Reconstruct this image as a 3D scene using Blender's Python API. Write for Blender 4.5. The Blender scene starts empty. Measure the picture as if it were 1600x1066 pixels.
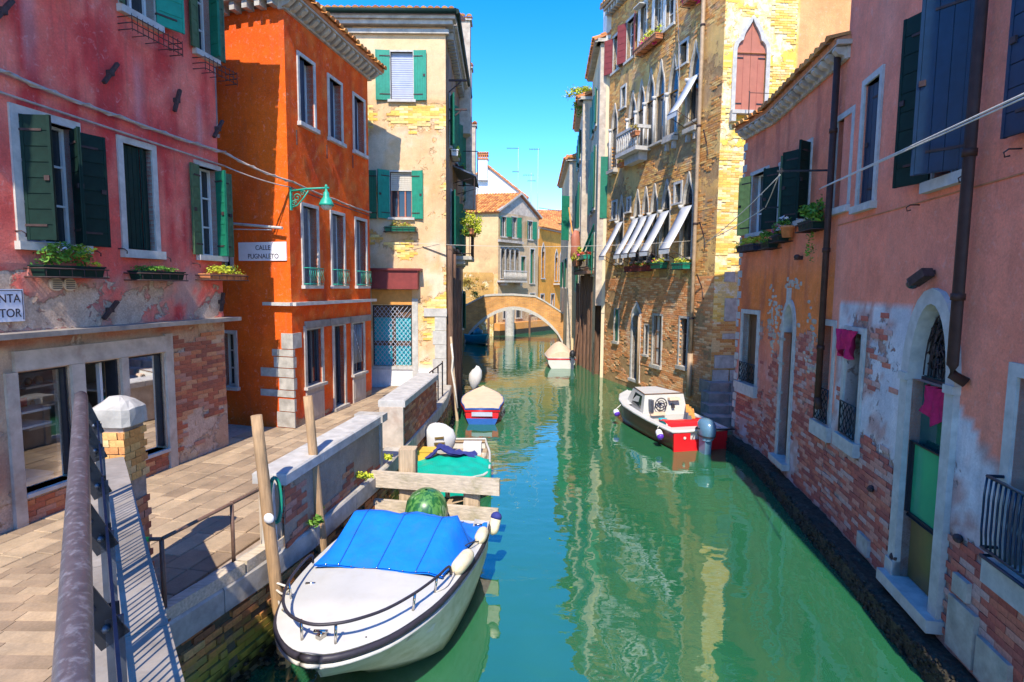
import bpy, math, random
from mathutils import Vector, noise, Matrix
random.seed(7)
SC = bpy.context.scene
COL = SC.collection
R = math.radians

# ------------------------------------------------------------ camera, sky, sun, exposure
cd = bpy.data.cameras.new('camera'); cam = bpy.data.objects.new('camera', cd); COL.objects.link(cam)
_th = math.atan(85 / 900); _rho = math.asin(.0084)
_F = Vector((0, math.cos(_th), -math.sin(_th)))
_R0 = Vector((1, 0, 0)); _U0 = Vector((0, math.sin(_th), math.cos(_th)))
_R = _R0 * math.cos(_rho) + _U0 * math.sin(_rho)
_U = _U0 * math.cos(_rho) - _R0 * math.sin(_rho)
M = Matrix((_R, _U, -_F)).transposed().to_4x4(); M.translation = Vector((0, 0, 4))
cam.matrix_world = M
cd.sensor_width = 36; cd.lens = 36 * 900 / 1600; cd.clip_start = .05; cd.clip_end = 1500
SC.camera = cam
SUN_EL = 50; SUN_X = -.095
wd = bpy.data.worlds.new('World'); SC.world = wd; wd.use_nodes = True
nt = wd.node_tree; bg = nt.nodes['Background']
sk = nt.nodes.new('ShaderNodeTexSky'); sk.sky_type = 'NISHITA'; sk.sun_disc = False
sk.sun_elevation = R(SUN_EL); sk.sun_rotation = math.atan2(SUN_X, -1)
sk.air_density = 1.0; sk.dust_density = 0.; sk.ozone_density = 4.0
hs = nt.nodes.new('ShaderNodeHueSaturation'); hs.inputs['Saturation'].default_value = 1.4; hs.inputs['Hue'].default_value = .511
nt.links.new(sk.outputs[0], hs.inputs['Color']); nt.links.new(hs.outputs[0], bg.inputs['Color'])
bg.inputs['Strength'].default_value = .15
sl = bpy.data.lights.new('sun', 'SUN'); sl.energy = 2.6; sl.angle = R(.5); sl.color = (1, .91, .76)
so = bpy.data.objects.new('sun', sl); COL.objects.link(so)
tosun = Vector((SUN_X, -1, 0)).normalized() * math.cos(R(SUN_EL)) + Vector((0, 0, math.sin(R(SUN_EL))))
so.rotation_euler = tosun.to_track_quat('Z', 'Y').to_euler(); so.location = (0, -20, 30)
vs = SC.view_settings; vs.view_transform = 'Standard'; vs.look = 'None'; vs.gamma = 1; vs.exposure = 1.55
vs.use_curve_mapping = False

# ------------------------------------------------------------ materials
def srgb(h):
    c = [int(h[i:i + 2], 16) / 255 for i in (0, 2, 4)]
    return tuple(x / 12.92 if x <= .04045 else ((x + .055) / 1.055) ** 2.4 for x in c)
class NT:
    def __init__(s, name):
        s.m = bpy.data.materials.new(name); s.m.use_nodes = True; s.t = s.m.node_tree
        s.b = s.t.nodes['Principled BSDF']; s.out = s.t.nodes['Material Output']
        s.co = s.n('ShaderNodeTexCoord').outputs['Object']
    def n(s, k, **kw):
        q = s.t.nodes.new(k)
        for a, b in kw.items(): setattr(q, a, b)
        return q
    def l(s, a, b): s.t.links.new(a, b)
    def noise(s, scale, detail=4, rough=.55, stretch=None, dist=0, off=0):
        co = s.co
        mp = s.n('ShaderNodeMapping'); mp.inputs['Scale'].default_value = stretch or (1, 1, 1)
        mp.inputs['Location'].default_value = (off, off * .7, off * .3)
        s.l(co, mp.inputs['Vector']); q = s.n('ShaderNodeTexNoise')
        q.inputs['Scale'].default_value = scale; q.inputs['Detail'].default_value = detail
        q.inputs['Roughness'].default_value = rough; q.inputs['Distortion'].default_value = dist
        s.l(mp.outputs[0], q.inputs['Vector']); return q.outputs['Fac']
    def ramp(s, fac, a, b, lo=0., hi=1.):
        q = s.n('ShaderNodeMapRange'); q.inputs[1].default_value = a; q.inputs[2].default_value = b
        q.inputs[3].default_value = lo; q.inputs[4].default_value = hi; s.l(fac, q.inputs[0]); return q.outputs[0]
    def mix(s, f, a, b, mode='MIX'):
        q = s.n('ShaderNodeMix'); q.data_type = 'RGBA'; q.blend_type = mode
        if isinstance(f, (int, float)): q.inputs[0].default_value = f
        else: s.l(f, q.inputs[0])
        for i, v in ((6, a), (7, b)):
            if isinstance(v, tuple): q.inputs[i].default_value = (*v[:3], 1)
            else: s.l(v, q.inputs[i])
        return q.outputs[2]
    def math(s, op, a, b=0.):
        q = s.n('ShaderNodeMath'); q.operation = op
        for i, v in ((0, a), (1, b)):
            if isinstance(v, (int, float)): q.inputs[i].default_value = v
            else: s.l(v, q.inputs[i])
        return q.outputs[0]
    def attr(s, name):
        q = s.n('ShaderNodeAttribute'); q.attribute_name = name; return q
    def bump(s, h, strength=.4, dist=.02):
        q = s.n('ShaderNodeBump'); q.inputs['Strength'].default_value = strength; q.inputs['Distance'].default_value = dist
        s.l(h, q.inputs['Height']); s.l(q.outputs[0], s.b.inputs['Normal']); return q
    def col(s, c):
        if isinstance(c, tuple): s.b.inputs['Base Color'].default_value = (*c, 1)
        else: s.l(c, s.b.inputs['Base Color'])
    def rough(s, r, spec=.4, metal=0):
        s.b.inputs['Roughness'].default_value = r; s.b.inputs['Specular IOR Level'].default_value = spec
        s.b.inputs['Metallic'].default_value = metal
def sc(c, k): return tuple(min(1, x * k) for x in c)
def pm(name, c, rough=.6, var=.35, scale=6, bump=.25, metal=0, stretch=None, spec=.4, dirt=None, dscale=2.5, damt=.6, bd=.01):
    q = NT(name); f = q.noise(scale, 6, .6, stretch)
    a = q.mix(q.ramp(f, .3, .7), sc(c, 1 - var), sc(c, 1 + var * .6))
    if dirt:
        g = q.noise(dscale, 7, .65, None, .4, 3.1)
        a = q.mix(q.ramp(g, .5, .72, 0, damt), a, dirt)
    q.col(a); q.rough(rough, spec, metal)
    if bump: q.bump(f, bump, bd)
    return q.m
def plaster(name, exposed=(.42, .33, .22), exposed2=(.36, .2, .12), streak=.25, fine=.22):
    q = NT(name); c = q.attr('Col').outputs['Color']; pe = q.attr('peel').outputs['Fac']
    n1 = q.noise(2.2, 10, .70, None, .3); n2 = q.noise(9, 6, .65, (1, 1, .07), .3, 2.); n3 = q.noise(38, 5, .7, None, 0, 5.)
    c = q.mix(1., c, q.mix(q.ramp(n1, .3, .7), (1 - fine,) * 3, (1.12, 1.1, 1.08)), 'MULTIPLY')
    n5 = q.noise(11, 8, .72, None, .8, 17.); c = q.mix(q.ramp(n5, .56, .70, 0, .22), c, (.80, .66, .60)); c = q.mix(q.ramp(n5, .42, .30, 0, .30), c, (.20, .10, .09))
    c = q.mix(q.ramp(n2, .52, .75, 0, streak), c, (.16, .10, .08), 'MIX')
    c = q.mix(1., c, q.mix(q.ramp(n3, .35, .65), (.88,) * 3, (1.08,) * 3), 'MULTIPLY')
    n4 = q.noise(7, 8, .68, None, .6, 8.)
    k = q.math('ADD', pe, q.math('MULTIPLY', q.math('SUBTRACT', n4, .5), .9))
    mask = q.ramp(k, .49, .53)
    ex = q.mix(q.ramp(q.noise(5, 7, .7, None, .3, 11.), .4, .6), exposed, exposed2)
    ex = q.mix(1., ex, q.mix(q.ramp(n3, .3, .7), (.7,) * 3, (1.2,) * 3), 'MULTIPLY')
    q.col(q.mix(mask, c, ex)); q.rough(.85, .2)
    h = q.math('ADD', q.math('MULTIPLY', mask, -.8), q.math('ADD', q.math('MULTIPLY', n3, .25), q.math('MULTIPLY', n1, .5)))
    q.bump(h, .8, .035); return q.m
def brickmat(name, cols, fine=.3, moss=None):
    q = NT(name); r = q.attr('rnd').outputs['Fac']; cr = q.n('ShaderNodeValToRGB'); q.l(r, cr.inputs[0])
    cr.color_ramp.interpolation = 'CONSTANT'; e = cr.color_ramp.elements
    while len(e) < len(cols): e.new(.5)
    for i, c in enumerate(cols): e[i].position = i / len(cols); e[i].color = (*c, 1)
    n = q.noise(22, 6, .7); n2 = q.noise(1.3, 6, .6, None, .4, 4.)
    c = q.mix(1., cr.outputs[0], q.mix(q.ramp(n, .3, .7), (1 - fine,) * 3, (1.25,) * 3), 'MULTIPLY')
    c = q.mix(q.ramp(n2, .55, .75, 0, .5), c, (.55, .46, .36))
    if moss:
        sx = q.n('ShaderNodeSeparateXYZ'); g = q.n('ShaderNodeNewGeometry'); q.l(g.outputs['Position'], sx.inputs[0])
        k = q.math('ADD', sx.outputs[2], q.math('MULTIPLY', q.math('SUBTRACT', q.noise(3, 6, .6, None, 0, 9.), .5), .7))
        c = q.mix(q.ramp(k, moss + .18, moss - .12, 0, .85), c, (.24, .25, .035))
        c = q.mix(q.ramp(k, .28, .08), c, (.018, .016, .008))
    q.col(c); q.rough(.85, .2); q.bump(n, .5, .008); return q.m
MT = {}
def build_mats():
    m = MT
    m['plaster'] = plaster('plaster_painted'); m['plaster_pink'] = plaster('plaster_pink', (.62, .45, .33), (.5, .34, .24), .35)
    m['plaster_cream'] = plaster('plaster_cream', (.70, .40, .14), (.75, .52, .3), .15)
    m['plaster_brown'] = plaster('plaster_tan', (.36, .2, .09), (.46, .29, .13), .2)
    m['plaster_right'] = plaster('plaster_coral', (.45, .32, .27), (.36, .17, .13), .18)
    m['plaster_yellow'] = plaster('plaster_yellow', (.78, .68, .48), (.72, .5, .16), .08)
    m['stone'] = pm('istrian_stone', (.44, .40, .34), .75, .35, 5, .45, dirt=(.22, .19, .15), damt=.55)
    m['stone_white'] = pm('white_stone', (.48, .455, .41), .7, .25, 7, .25, dirt=(.38, .35, .32), damt=.5)
    m['stone_grey'] = pm('weathered_stone', (.28, .24, .20), .85, .35, 4, .5, dirt=(.13, .11, .09))
    m['step_slab'] = pm('sunny_slab', (.50, .36, .21), .8, .2, 3, .25, stretch=(.5, 4, 4))
    m['concrete'] = pm('old_render', (.50, .42, .33), .85, .3, 4, .4, dirt=(.30, .16, .10), dscale=3, damt=.5)
    m['brick'] = brickmat('red_brick', [(.42, .13, .07), (.5, .19, .09), (.36, .12, .07), (.55, .26, .13), (.45, .22, .15), (.3, .11, .07)])
    m['brick_purple'] = brickmat('salted_brick', [(.50, .13, .09), (.55, .17, .11), (.42, .12, .09), (.58, .25, .18), (.38, .10, .08), (.54, .33, .28)])
    m['brick_moss'] = brickmat('quay_brick', [(.56, .20, .07), (.60, .26, .09), (.46, .18, .07), (.62, .36, .14), (.4, .22, .11), (.3, .13, .06)], .35, .42)
    m['brick_tan'] = brickmat('tan_brick', [(.66, .31, .09), (.70, .38, .12), (.58, .25, .07), (.74, .46, .16), (.50, .25, .10), (.68, .33, .09)])
    m['brick_yellow'] = brickmat('yellow_brick', [(.80, .52, .12), (.82, .60, .22), (.72, .42, .10), (.85, .66, .3), (.7, .5, .2), (.78, .47, .1)])
    m['brick_red'] = brickmat('worn_red_brick', [(.72, .30, .11), (.76, .38, .15), (.62, .25, .09), (.78, .48, .24), (.66, .32, .14)])
    m['brick_orange'] = brickmat('orange_brick', [(.62, .28, .08), (.66, .36, .12), (.56, .24, .08), (.7, .45, .2)])
    m['mortar'] = pm('mortar', (.36, .28, .22), .9, .35, 12, .4)
    m['mortar_dark'] = pm('mortar_wet', (.12, .10, .06), .9, .4, 9, .5)
    m['green_dark'] = pm('dark_green_paint', (.008, .026, .020), .6, .25, 9, .15, spec=.15)
    m['green'] = pm('green_paint', (.010, .16, .09), .5, .2, 8, .12)
    m['green_bright'] = pm('bright_green_paint', (.01, .24, .15), .5, .2, 8, .12)
    m['olive'] = pm('olive_paint', (.07, .13, .06), .6, .35, 8, .15)
    m['yellowgreen'] = pm('pale_green_paint', (.38, .42, .10), .6, .25, 8, .15)
    m['blue_dark'] = pm('blue_black_paint', (.006, .024, .055), .45, .25, 9, .12)
    m['red_shutter'] = pm('red_brown_paint', (.40, .135, .08), .6, .12, 5, .1)
    m['maroon'] = pm('maroon_paint', (.22, .035, .03), .6, .2, 7, .1)
    m['wood'] = pm('weathered_wood', (.45, .32, .20), .8, .35, 10, .6, stretch=(6, 6, .5), dirt=(.16, .11, .07))
    m['wood_post'] = pm('brown_post', (.42, .26, .13), .8, .35, 9, .7, stretch=(6, 6, .35), dirt=(.18, .12, .07))
    m['wood_pale'] = pm('pale_timber', (.50, .37, .23), .8, .3, 9, .6, stretch=(5, 5, .4), dirt=(.25, .18, .1))
    m['wood_beam'] = pm('grey_timber', (.55, .45, .33), .8, .3, 8, .6, stretch=(.6, 5, 5), dirt=(.22, .2, .08), damt=.7)
    m['wood_dark'] = pm('dark_piles', (.17, .09, .055), .85, .55, 7, .7, stretch=(5, 5, .35), dirt=(.06, .05, .035))
    m['wood_door'] = pm('brown_door', (.16, .08, .04), .6, .4, 6, .2, stretch=(6, 6, .5))
    m['orange_wood'] = pm('orange_wood', (.65, .28, .06), .6, .2, 6, .2)
    m['panel'] = pm('faded_panel', (.42, .36, .30), .7, .2, 4, .15, stretch=(3, 3, .6))
    m['iron'] = pm('rusty_iron', (.055, .03, .028), .7, .5, 16, .3)
    m['iron_black'] = pm('black_iron', (.02, .02, .025), .5, .3, 14, .2)
    m['rail_paint'] = pm('rail_paint', (.13, .105, .11), .38, .25, 16, .2, metal=.35, dirt=(.45, .43, .45), dscale=30, damt=.5)
    m['steel_grey'] = pm('grey_steel', (.10, .115, .15), .4, .25, 10, .15, metal=.5)
    m['brown_iron'] = pm('brown_rail_paint', (.16, .09, .06), .5, .3, 12, .15)
    m['pipe'] = pm('dark_brown_pipe', (.060, .028, .020), .6, .3, 8, .1, spec=.2)
    m['pipe_tan'] = pm('tan_pipe', (.36, .25, .15), .6, .3, 5, .1)
    m['teal_iron'] = pm('green_iron', (.02, .33, .22), .45, .25, 20, .1)
    m['cable'] = pm('cable', (.40, .33, .28), .7, .3, 12, 0)
    m['cable_dark'] = pm('cable_dark', (.10, .08, .08), .7, .3, 12, 0)
    m['rope'] = pm('rope', (.62, .57, .48), .85, .2, 30, .3)
    m['white_cloth'] = pm('white_canvas', (.58, .57, .55), .8, .08, 4, .1)
    m['tarp_grey'] = pm('grey_canvas', (.42, .44, .52), .7, .12, 4, .15)
    m['magenta'] = pm('magenta_cloth', (.50, .01, .09), .8, .3, 14, .3)
    m['gel'] = pm('white_gelcoat', (.56, .545, .50), .3, .06, 3, .03, spec=.5, dirt=(.46, .42, .34), dscale=7, damt=.35)
    m['gel_bottom'] = pm('stain_reflection_gelcoat', (.60, .58, .42), .30, .3, 3, .06, spec=.5, stretch=(1, 1, 3), dirt=(.30, .32, .10), dscale=3, damt=.85)  # yellow-green patches hold the water's reflection as well as dirt
    q = NT('hull_stain_and_reflection'); f = q.noise(3, 6, .6, (1, 1, 3)); g = q.noise(5, 8, .7, None, .5, 3.1); c = q.mix(q.ramp(f, .3, .7), (.46, .45, .30), (.64, .62, .50)); c = q.mix(q.ramp(g, .5, .7, 0, .55), c, (.30, .31, .12))  # green-yellow reflection off the water is coloured in along with the stains
    sx = q.n('ShaderNodeSeparateXYZ'); gg = q.n('ShaderNodeNewGeometry'); q.l(gg.outputs['Position'], sx.inputs[0]); k = q.math('ADD', sx.outputs[2], q.math('MULTIPLY', q.math('SUBTRACT', q.noise(6, 6, .6, None, 0, 9.), .5), .25))
    c = q.mix(q.ramp(k, .22, .05, 0, .8), c, (.16, .19, .04)); sc_ = q.noise(26, 4, .7, (.3, .3, 3), 0, 2.); c = q.mix(q.ramp(sc_, .62, .70, 0, .4), c, (.14, .13, .10)); q.col(c); q.rough(.35, .5); m['hull_stain_reflect'] = q.m
    m['rubber'] = pm('black_rubber', (.035, .03, .04), .5, .3, 12, .1)
    m['blue_canvas'] = pm('blue_canvas', (.0, .18, .72), .7, .16, 3.5, .6, bd=.03, dirt=(.03, .14, .42), dscale=6, damt=.4)
    m['fender'] = pm('stained_fender', (.72, .62, .42), .5, .2, 7, .1, dirt=(.62, .40, .12), dscale=5, damt=.8)
    m['chrome'] = pm('steel_tube', (.55, .52, .48), .2, .15, 10, 0, metal=1)
    m['purple'] = pm('purple_rubber', (.10, .03, .38), .4, .15, 6, 0)
    m['red_paint'] = pm('red_gelcoat', (.62, .015, .02), .3, .12, 4, .03)
    m['brown_paint'] = pm('brown_gelcoat', (.13, .045, .03), .3, .2, 4, .03)
    m['blue_paint'] = pm('blue_gelcoat', (.02, .10, .36), .35, .2, 4, .03)
    m['teal_tarp'] = pm('teal_tarpaulin', (.0, .38, .27), .5, .12, 3, .3, bd=.03)
    m['teal_boat'] = pm('teal_boat_paint', (.0, .18, .26), .4, .25, 4, .05)
    m['navy'] = pm('navy_cloth', (.03, .04, .20), .8, .25, 10, .4)
    m['beige'] = pm('beige_canvas', (.66, .48, .33), .8, .12, 5, .2)
    m['yellow_box'] = pm('yellow_plastic', (.75, .42, .05), .5, .12, 5, .05)
    m['engine'] = pm('outboard_cowl', (.10, .20, .29), .25, .15, 5, .02, spec=.6)
    m['terracotta'] = pm('terracotta', (.55, .20, .08), .8, .35, 9, .3)
    m['sign'] = pm('sign_white', (.74, .70, .72), .6, .06, 8, .05, dirt=(.5, .45, .42), damt=.3)
    m['sign_ink'] = pm('sign_black', (.03, .02, .03), .6, .1, 8, 0)
    m['weed'] = pm('seaweed_stone', (.035, .028, .016), .75, .8, 14, 1., dirt=(.10, .09, .06), dscale=22, damt=.8, bd=.04)
    m['dark'] = pm('dark_interior', (.02, .018, .02), .8, .2, 4, 0)
    m['shop_wall'] = pm('shop_interior', (.40, .33, .27), .8, .2, 3, 0)
    m['white_paint'] = pm('white_paint', (.66, .65, .63), .6, .08, 6, .05)
    m['teal_flat'] = pm('turquoise_panel', (.03, .42, .48), .6, .15, 3, 0)
    m['curtain'] = pm('pale_curtain', (.55, .50, .42), .8, .2, 8, .2, stretch=(8, 8, .3))
    m['green_tape'] = pm('green_tape', (.03, .5, .05), .5, .1, 9, 0)
    # leaves
    for nm, c1, c2 in (('leaf', (.035, .13, .015), (.16, .30, .03)), ('leaf_yellow', (.30, .38, .02), (.62, .60, .05)),
                       ('leaf_dry', (.34, .26, .05), (.5, .38, .08)), ('petal', (.55, .01, .12), (.75, .05, .35)),
                       ('petal_red', (.55, .03, .02), (.8, .2, .1)), ('petal_white', (.7, .6, .75), (.8, .8, .8))):
        q = NT(nm); q.col(q.mix(q.attr('rnd').outputs['Fac'], c1, c2)); q.rough(.6, .3)
        q.b.inputs['Subsurface Weight'].default_value = 0; m[nm] = q.m
    # roof tiles
    q = NT('roof_tiles'); r = q.attr('rnd').outputs['Fac']; n = q.noise(6, 5, .6)
    c = q.mix(r, (.40, .13, .04), (.72, .33, .09)); c = q.mix(q.ramp(n, .5, .75, 0, .6), c, (.30, .22, .13)); q.col(c); q.rough(.85, .2); m['tile'] = q.m
    # paving
    q = NT('paving'); r = q.attr('rnd').outputs['Fac']; n = q.noise(3, 8, .65); n2 = q.noise(45, 4, .7)
    c = q.mix(r, (.27, .195, .130), (.44, .33, .215)); c = q.mix(1., c, q.mix(q.ramp(n, .3, .7), (.72,) * 3, (1.2, 1.15, 1.1)), 'MULTIPLY')
    c = q.mix(1., c, q.mix(q.ramp(n2, .3, .7), (.85,) * 3, (1.1,) * 3), 'MULTIPLY'); q.col(c); q.rough(.75, .3); q.bump(n2, .3, .006); m['paving'] = q.m
    # window glass (opaque dark, reflective) and clear shop glass
    q = NT('window_glass'); q.col((.02, .025, .03)); q.rough(.05, .8); q.bump(q.noise(1.5, 2), .08, .02); m['glass'] = q.m
    q = NT('tall_glass_teal'); q.col((.01, .07, .06)); q.rough(.06, .7); m['glass_teal'] = q.m
    q = NT('green_glass'); q.col(q.mix(q.ramp(q.noise(1.2, 3), .3, .7), (.02, .22, .12), (.05, .36, .14))); q.rough(.12, .6); m['glass_green'] = q.m
    q = NT('brass_panel'); q.col(q.mix(q.ramp(q.noise(2, 4), .3, .7), (.14, .10, .03), (.26, .17, .05))); q.rough(.3, .5, .3); m['brass'] = q.m
    q = NT('shop_glass'); tr = q.n('ShaderNodeBsdfTransparent'); tr.inputs[0].default_value = (.86, .92, .92, 1)
    gl = q.n('ShaderNodeBsdfGlossy'); gl.inputs['Roughness'].default_value = .02; fr = q.n('ShaderNodeFresnel'); fr.inputs[0].default_value = 1.5
    ms = q.n('ShaderNodeMixShader'); q.l(q.math('MULTIPLY', fr.outputs[0], 1.0), ms.inputs[0]); q.l(tr.outputs[0], ms.inputs[1]); q.l(gl.outputs[0], ms.inputs[2])
    q.l(ms.outputs[0], q.out.inputs[0]); m['glass_clear'] = q.m
    # striped outboard cover
    q = NT('striped_cover'); w = q.noise(13, 5, .6, (1, 1, .06), .9); n = q.noise(3, 4, .6, (1, 1, .3))
    c = q.mix(q.ramp(w, .47, .56), (.015, .10, .025), (.09, .24, .05)); c = q.mix(q.ramp(n, .6, .7), c, (.5, .6, .4)); q.col(c); q.rough(.35, .5); m['melon'] = q.m
    # water
    q = NT('canal_water'); n = q.noise(.35, 4, .6, (1, .6, 1), .3)
    c = q.mix(q.ramp(n, .3, .7), (.015, .108, .046), (.024, .140, .058)); q.col(c)
    q.rough(.012, .5); q.b.inputs['IOR'].default_value = 2.45
    a = q.noise(1.6, 2, .45, (.8, 1., 1), .15, 1.); b = q.noise(7, 2, .5, (.6, 1.2, 1), .1, 7.); d = q.noise(.5, 1, .5, (1, .8, 1), .1, 3.)
    h = q.math('ADD', q.math('ADD', q.math('MULTIPLY', a, 1.), q.math('MULTIPLY', b, .10)), q.math('MULTIPLY', d, 1.2))
    q.bump(h, .24, .065); m['water'] = q.m
build_mats()

# ------------------------------------------------------------ mesh helpers
class Frame:
    """wall frame: u along a->b, d outward (to the right-hand side turned normal), z up"""
    def __init__(s, a, b, o=None):
        v = Vector((b[0] - a[0], b[1] - a[1], 0)); s.L = v.length; s.U = v.normalized()
        s.N = Vector((s.U.y, -s.U.x, 0)); s.o = Vector((a[0], a[1], 0)); s.ang = math.atan2(s.U.y, s.U.x)
    def p(s, u, d, z): return s.o + s.U * u + s.N * d + Vector((0, 0, z))
    def turned(s, u, d, ang):
        """frame with origin at (u,d), its u axis turned by ang from this u axis toward +d"""
        o = s.p(u, d, 0); t = s.U * math.cos(ang) + s.N * math.sin(ang)
        return Frame((o.x, o.y), (o.x + t.x, o.y + t.y))
class MB:
    def __init__(s): s.v = []; s.f = []; s.r = []; s.sm = []
    def add(s, vs, fs, r=None, smooth=False):
        k = len(s.v); s.v += [Vector(x) for x in vs]; s.f += [tuple(i + k for i in q) for q in fs]
        r = random.random() if r is None else r
        s.r += [r] * len(fs); s.sm += [smooth] * len(fs); return s
    def hexa(s, P, r=None):
        return s.add(P, [(0, 3, 2, 1), (4, 5, 6, 7), (0, 1, 5, 4), (1, 2, 6, 5), (2, 3, 7, 6), (3, 0, 4, 7)], r)
    def box(s, F, u0, u1, d0, d1, z0, z1, r=None):
        return s.hexa([F.p(u0, d0, z0), F.p(u1, d0, z0), F.p(u1, d1, z0), F.p(u0, d1, z0), F.p(u0, d0, z1), F.p(u1, d0, z1), F.p(u1, d1, z1), F.p(u0, d1, z1)], r)
    def bar(s, a, b, w, h, up=(0, 0, 1), r=None):
        a = Vector(a); b = Vector(b); t = (b - a).normalized(); up = Vector(up)
        sd = t.cross(up)
        if sd.length < .01: sd = t.cross(Vector((1, 0, 0)))
        sd.normalize(); up = sd.cross(t); x = sd * w / 2; y = up * h / 2
        return s.hexa([a - x - y, a + x - y, b + x - y, b - x - y, a - x + y, a + x + y, b + x + y, b - x + y], r)
    def tube(s, pts, rad, n=8, caps=True, r=None, smooth=True):
        pts = [Vector(p) for p in pts]; k = len(pts); vs = []
        for i, p in enumerate(pts):
            t = (pts[min(i + 1, k - 1)] - pts[max(i - 1, 0)]).normalized()
            up = Vector((0, 0, 1)) if abs(t.z) < .9 else Vector((0, 1, 0))
            x = t.cross(up).normalized(); y = x.cross(t)
            q = rad[i] if isinstance(rad, (list, tuple)) else rad
            vs += [p + (x * math.cos(2 * math.pi * j / n) + y * math.sin(2 * math.pi * j / n)) * q for j in range(n)]
        fs = [(i * n + j, i * n + (j + 1) % n, (i + 1) * n + (j + 1) % n, (i + 1) * n + j) for i in range(k - 1) for j in range(n)]
        rr = random.random() if r is None else r
        s.add(vs, fs, rr, smooth)
        if caps:
            b = len(s.v) - len(vs); s.f += [tuple(b + j for j in range(n))[::-1], tuple(b + (k - 1) * n + j for j in range(n))]; s.r += [rr] * 2; s.sm += [False] * 2
        return s
    def loft(s, rows, closed=False, smooth=True, r=None, caps=False):
        n = len(rows[0]); vs = [p for q in rows for p in q]; fs = []
        for i in range(len(rows) - 1):
            for j in range(n if closed else n - 1):
                a = i * n + j; b = i * n + (j + 1) % n; fs.append((a, b, b + n, a + n))
        k = len(s.v); rr = random.random() if r is None else r; s.add(vs, fs, rr, smooth)
        if caps:
            s.f += [tuple(k + j for j in range(n)), tuple(k + (len(rows) - 1) * n + j for j in range(n))]; s.r += [rr] * 2; s.sm += [False] * 2
        return s
    def prism(s, F, pts, d0, d1, r=None):
        n = len(pts); vs = [F.p(u, d0, z) for u, z in pts] + [F.p(u, d1, z) for u, z in pts]
        return s.add(vs, [tuple(range(n)), tuple(range(2 * n - 1, n - 1, -1))] + [(i, (i + 1) % n, (i + 1) % n + n, i + n) for i in range(n)], r)
    def ell(s, c, rx, ry, rz, n=12, m=8, ang=0, r=None, z0=-1., wob=0.):
        rows = []; c = Vector(c)
        for i in range(m + 1):
            ph = math.asin(z0) + (math.pi / 2 - math.asin(z0)) * i / m; row = []
            for j in range(n):
                th = 2 * math.pi * j / n; x = rx * math.cos(ph) * math.cos(th); y = ry * math.cos(ph) * math.sin(th)
                k = 1 + wob * noise.noise(Vector((x * 5, y * 5, ph * 3)) + c)
                row.append(c + Vector(((x * math.cos(ang) - y * math.sin(ang)) * k, (x * math.sin(ang) + y * math.cos(ang)) * k, rz * math.sin(ph) * k)))
            rows.append(row)
        return s.loft(rows, True, True, r)
    def mesh(s, name, off=Vector((0, 0, 0))):
        me = bpy.data.meshes.new(name); me.from_pydata([tuple(v - off) for v in s.v], [], s.f); me.update()
        a = me.attributes.new('rnd', 'FLOAT', 'FACE'); a.data.foreach_set('value', s.r)
        me.polygons.foreach_set('use_smooth', s.sm); return me
WL = {}
def wl(o): return WL.get(o.name, Vector((0, 0, 0)))
def tags(o, label=None, cat=None, group=None, kind=None):
    if label: o['label'] = label
    if cat: o['category'] = cat
    if group: o['group'] = group
    if kind: o['kind'] = kind
    return o
def thing(name, label, cat, loc=(0, 0, 0), group=None):
    o = bpy.data.objects.new(name, None); COL.objects.link(o); o.location = loc; o.empty_display_size = .2
    WL[o.name] = Vector(loc); return tags(o, label, cat, group)
def fixn(me):
    import bmesh
    b = bmesh.new(); b.from_mesh(me); bmesh.ops.recalc_face_normals(b, faces=b.faces); b.to_mesh(me); b.free()
def obj(name, mb, mat, parent=None, loc=None, label=None, cat=None, group=None, kind=None, fix=False):
    off = wl(parent) if parent else Vector(loc or (0, 0, 0))
    me = mb.mesh(name, off); me.materials.append(MT[mat] if isinstance(mat, str) else mat)
    if fix: fixn(me)
    o = bpy.data.objects.new(name, me); COL.objects.link(o)
    if parent: o.parent = parent
    else: o.location = off
    WL[o.name] = off; return tags(o, label, cat, group, kind)
def inst(name, me, parent, pos, ang=0):
    o = bpy.data.objects.new(name, me); COL.objects.link(o); o.parent = parent; o.location = Vector(pos) - wl(parent)
    o.rotation_euler = (0, 0, ang); return o
def fbm(x, y, s=1., seed=0, o=4): return noise.fractal(Vector((x * s, y * s, seed * 7.3)), .6, 2., o)   # about -1..1
def lerp(a, b, t): t = max(0, min(1, t)); return tuple(x + (y - x) * t for x, y in zip(a, b))
def sst(a, b, x): t = max(0, min(1, (x - a) / (b - a))); return t * t * (3 - 2 * t)

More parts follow.
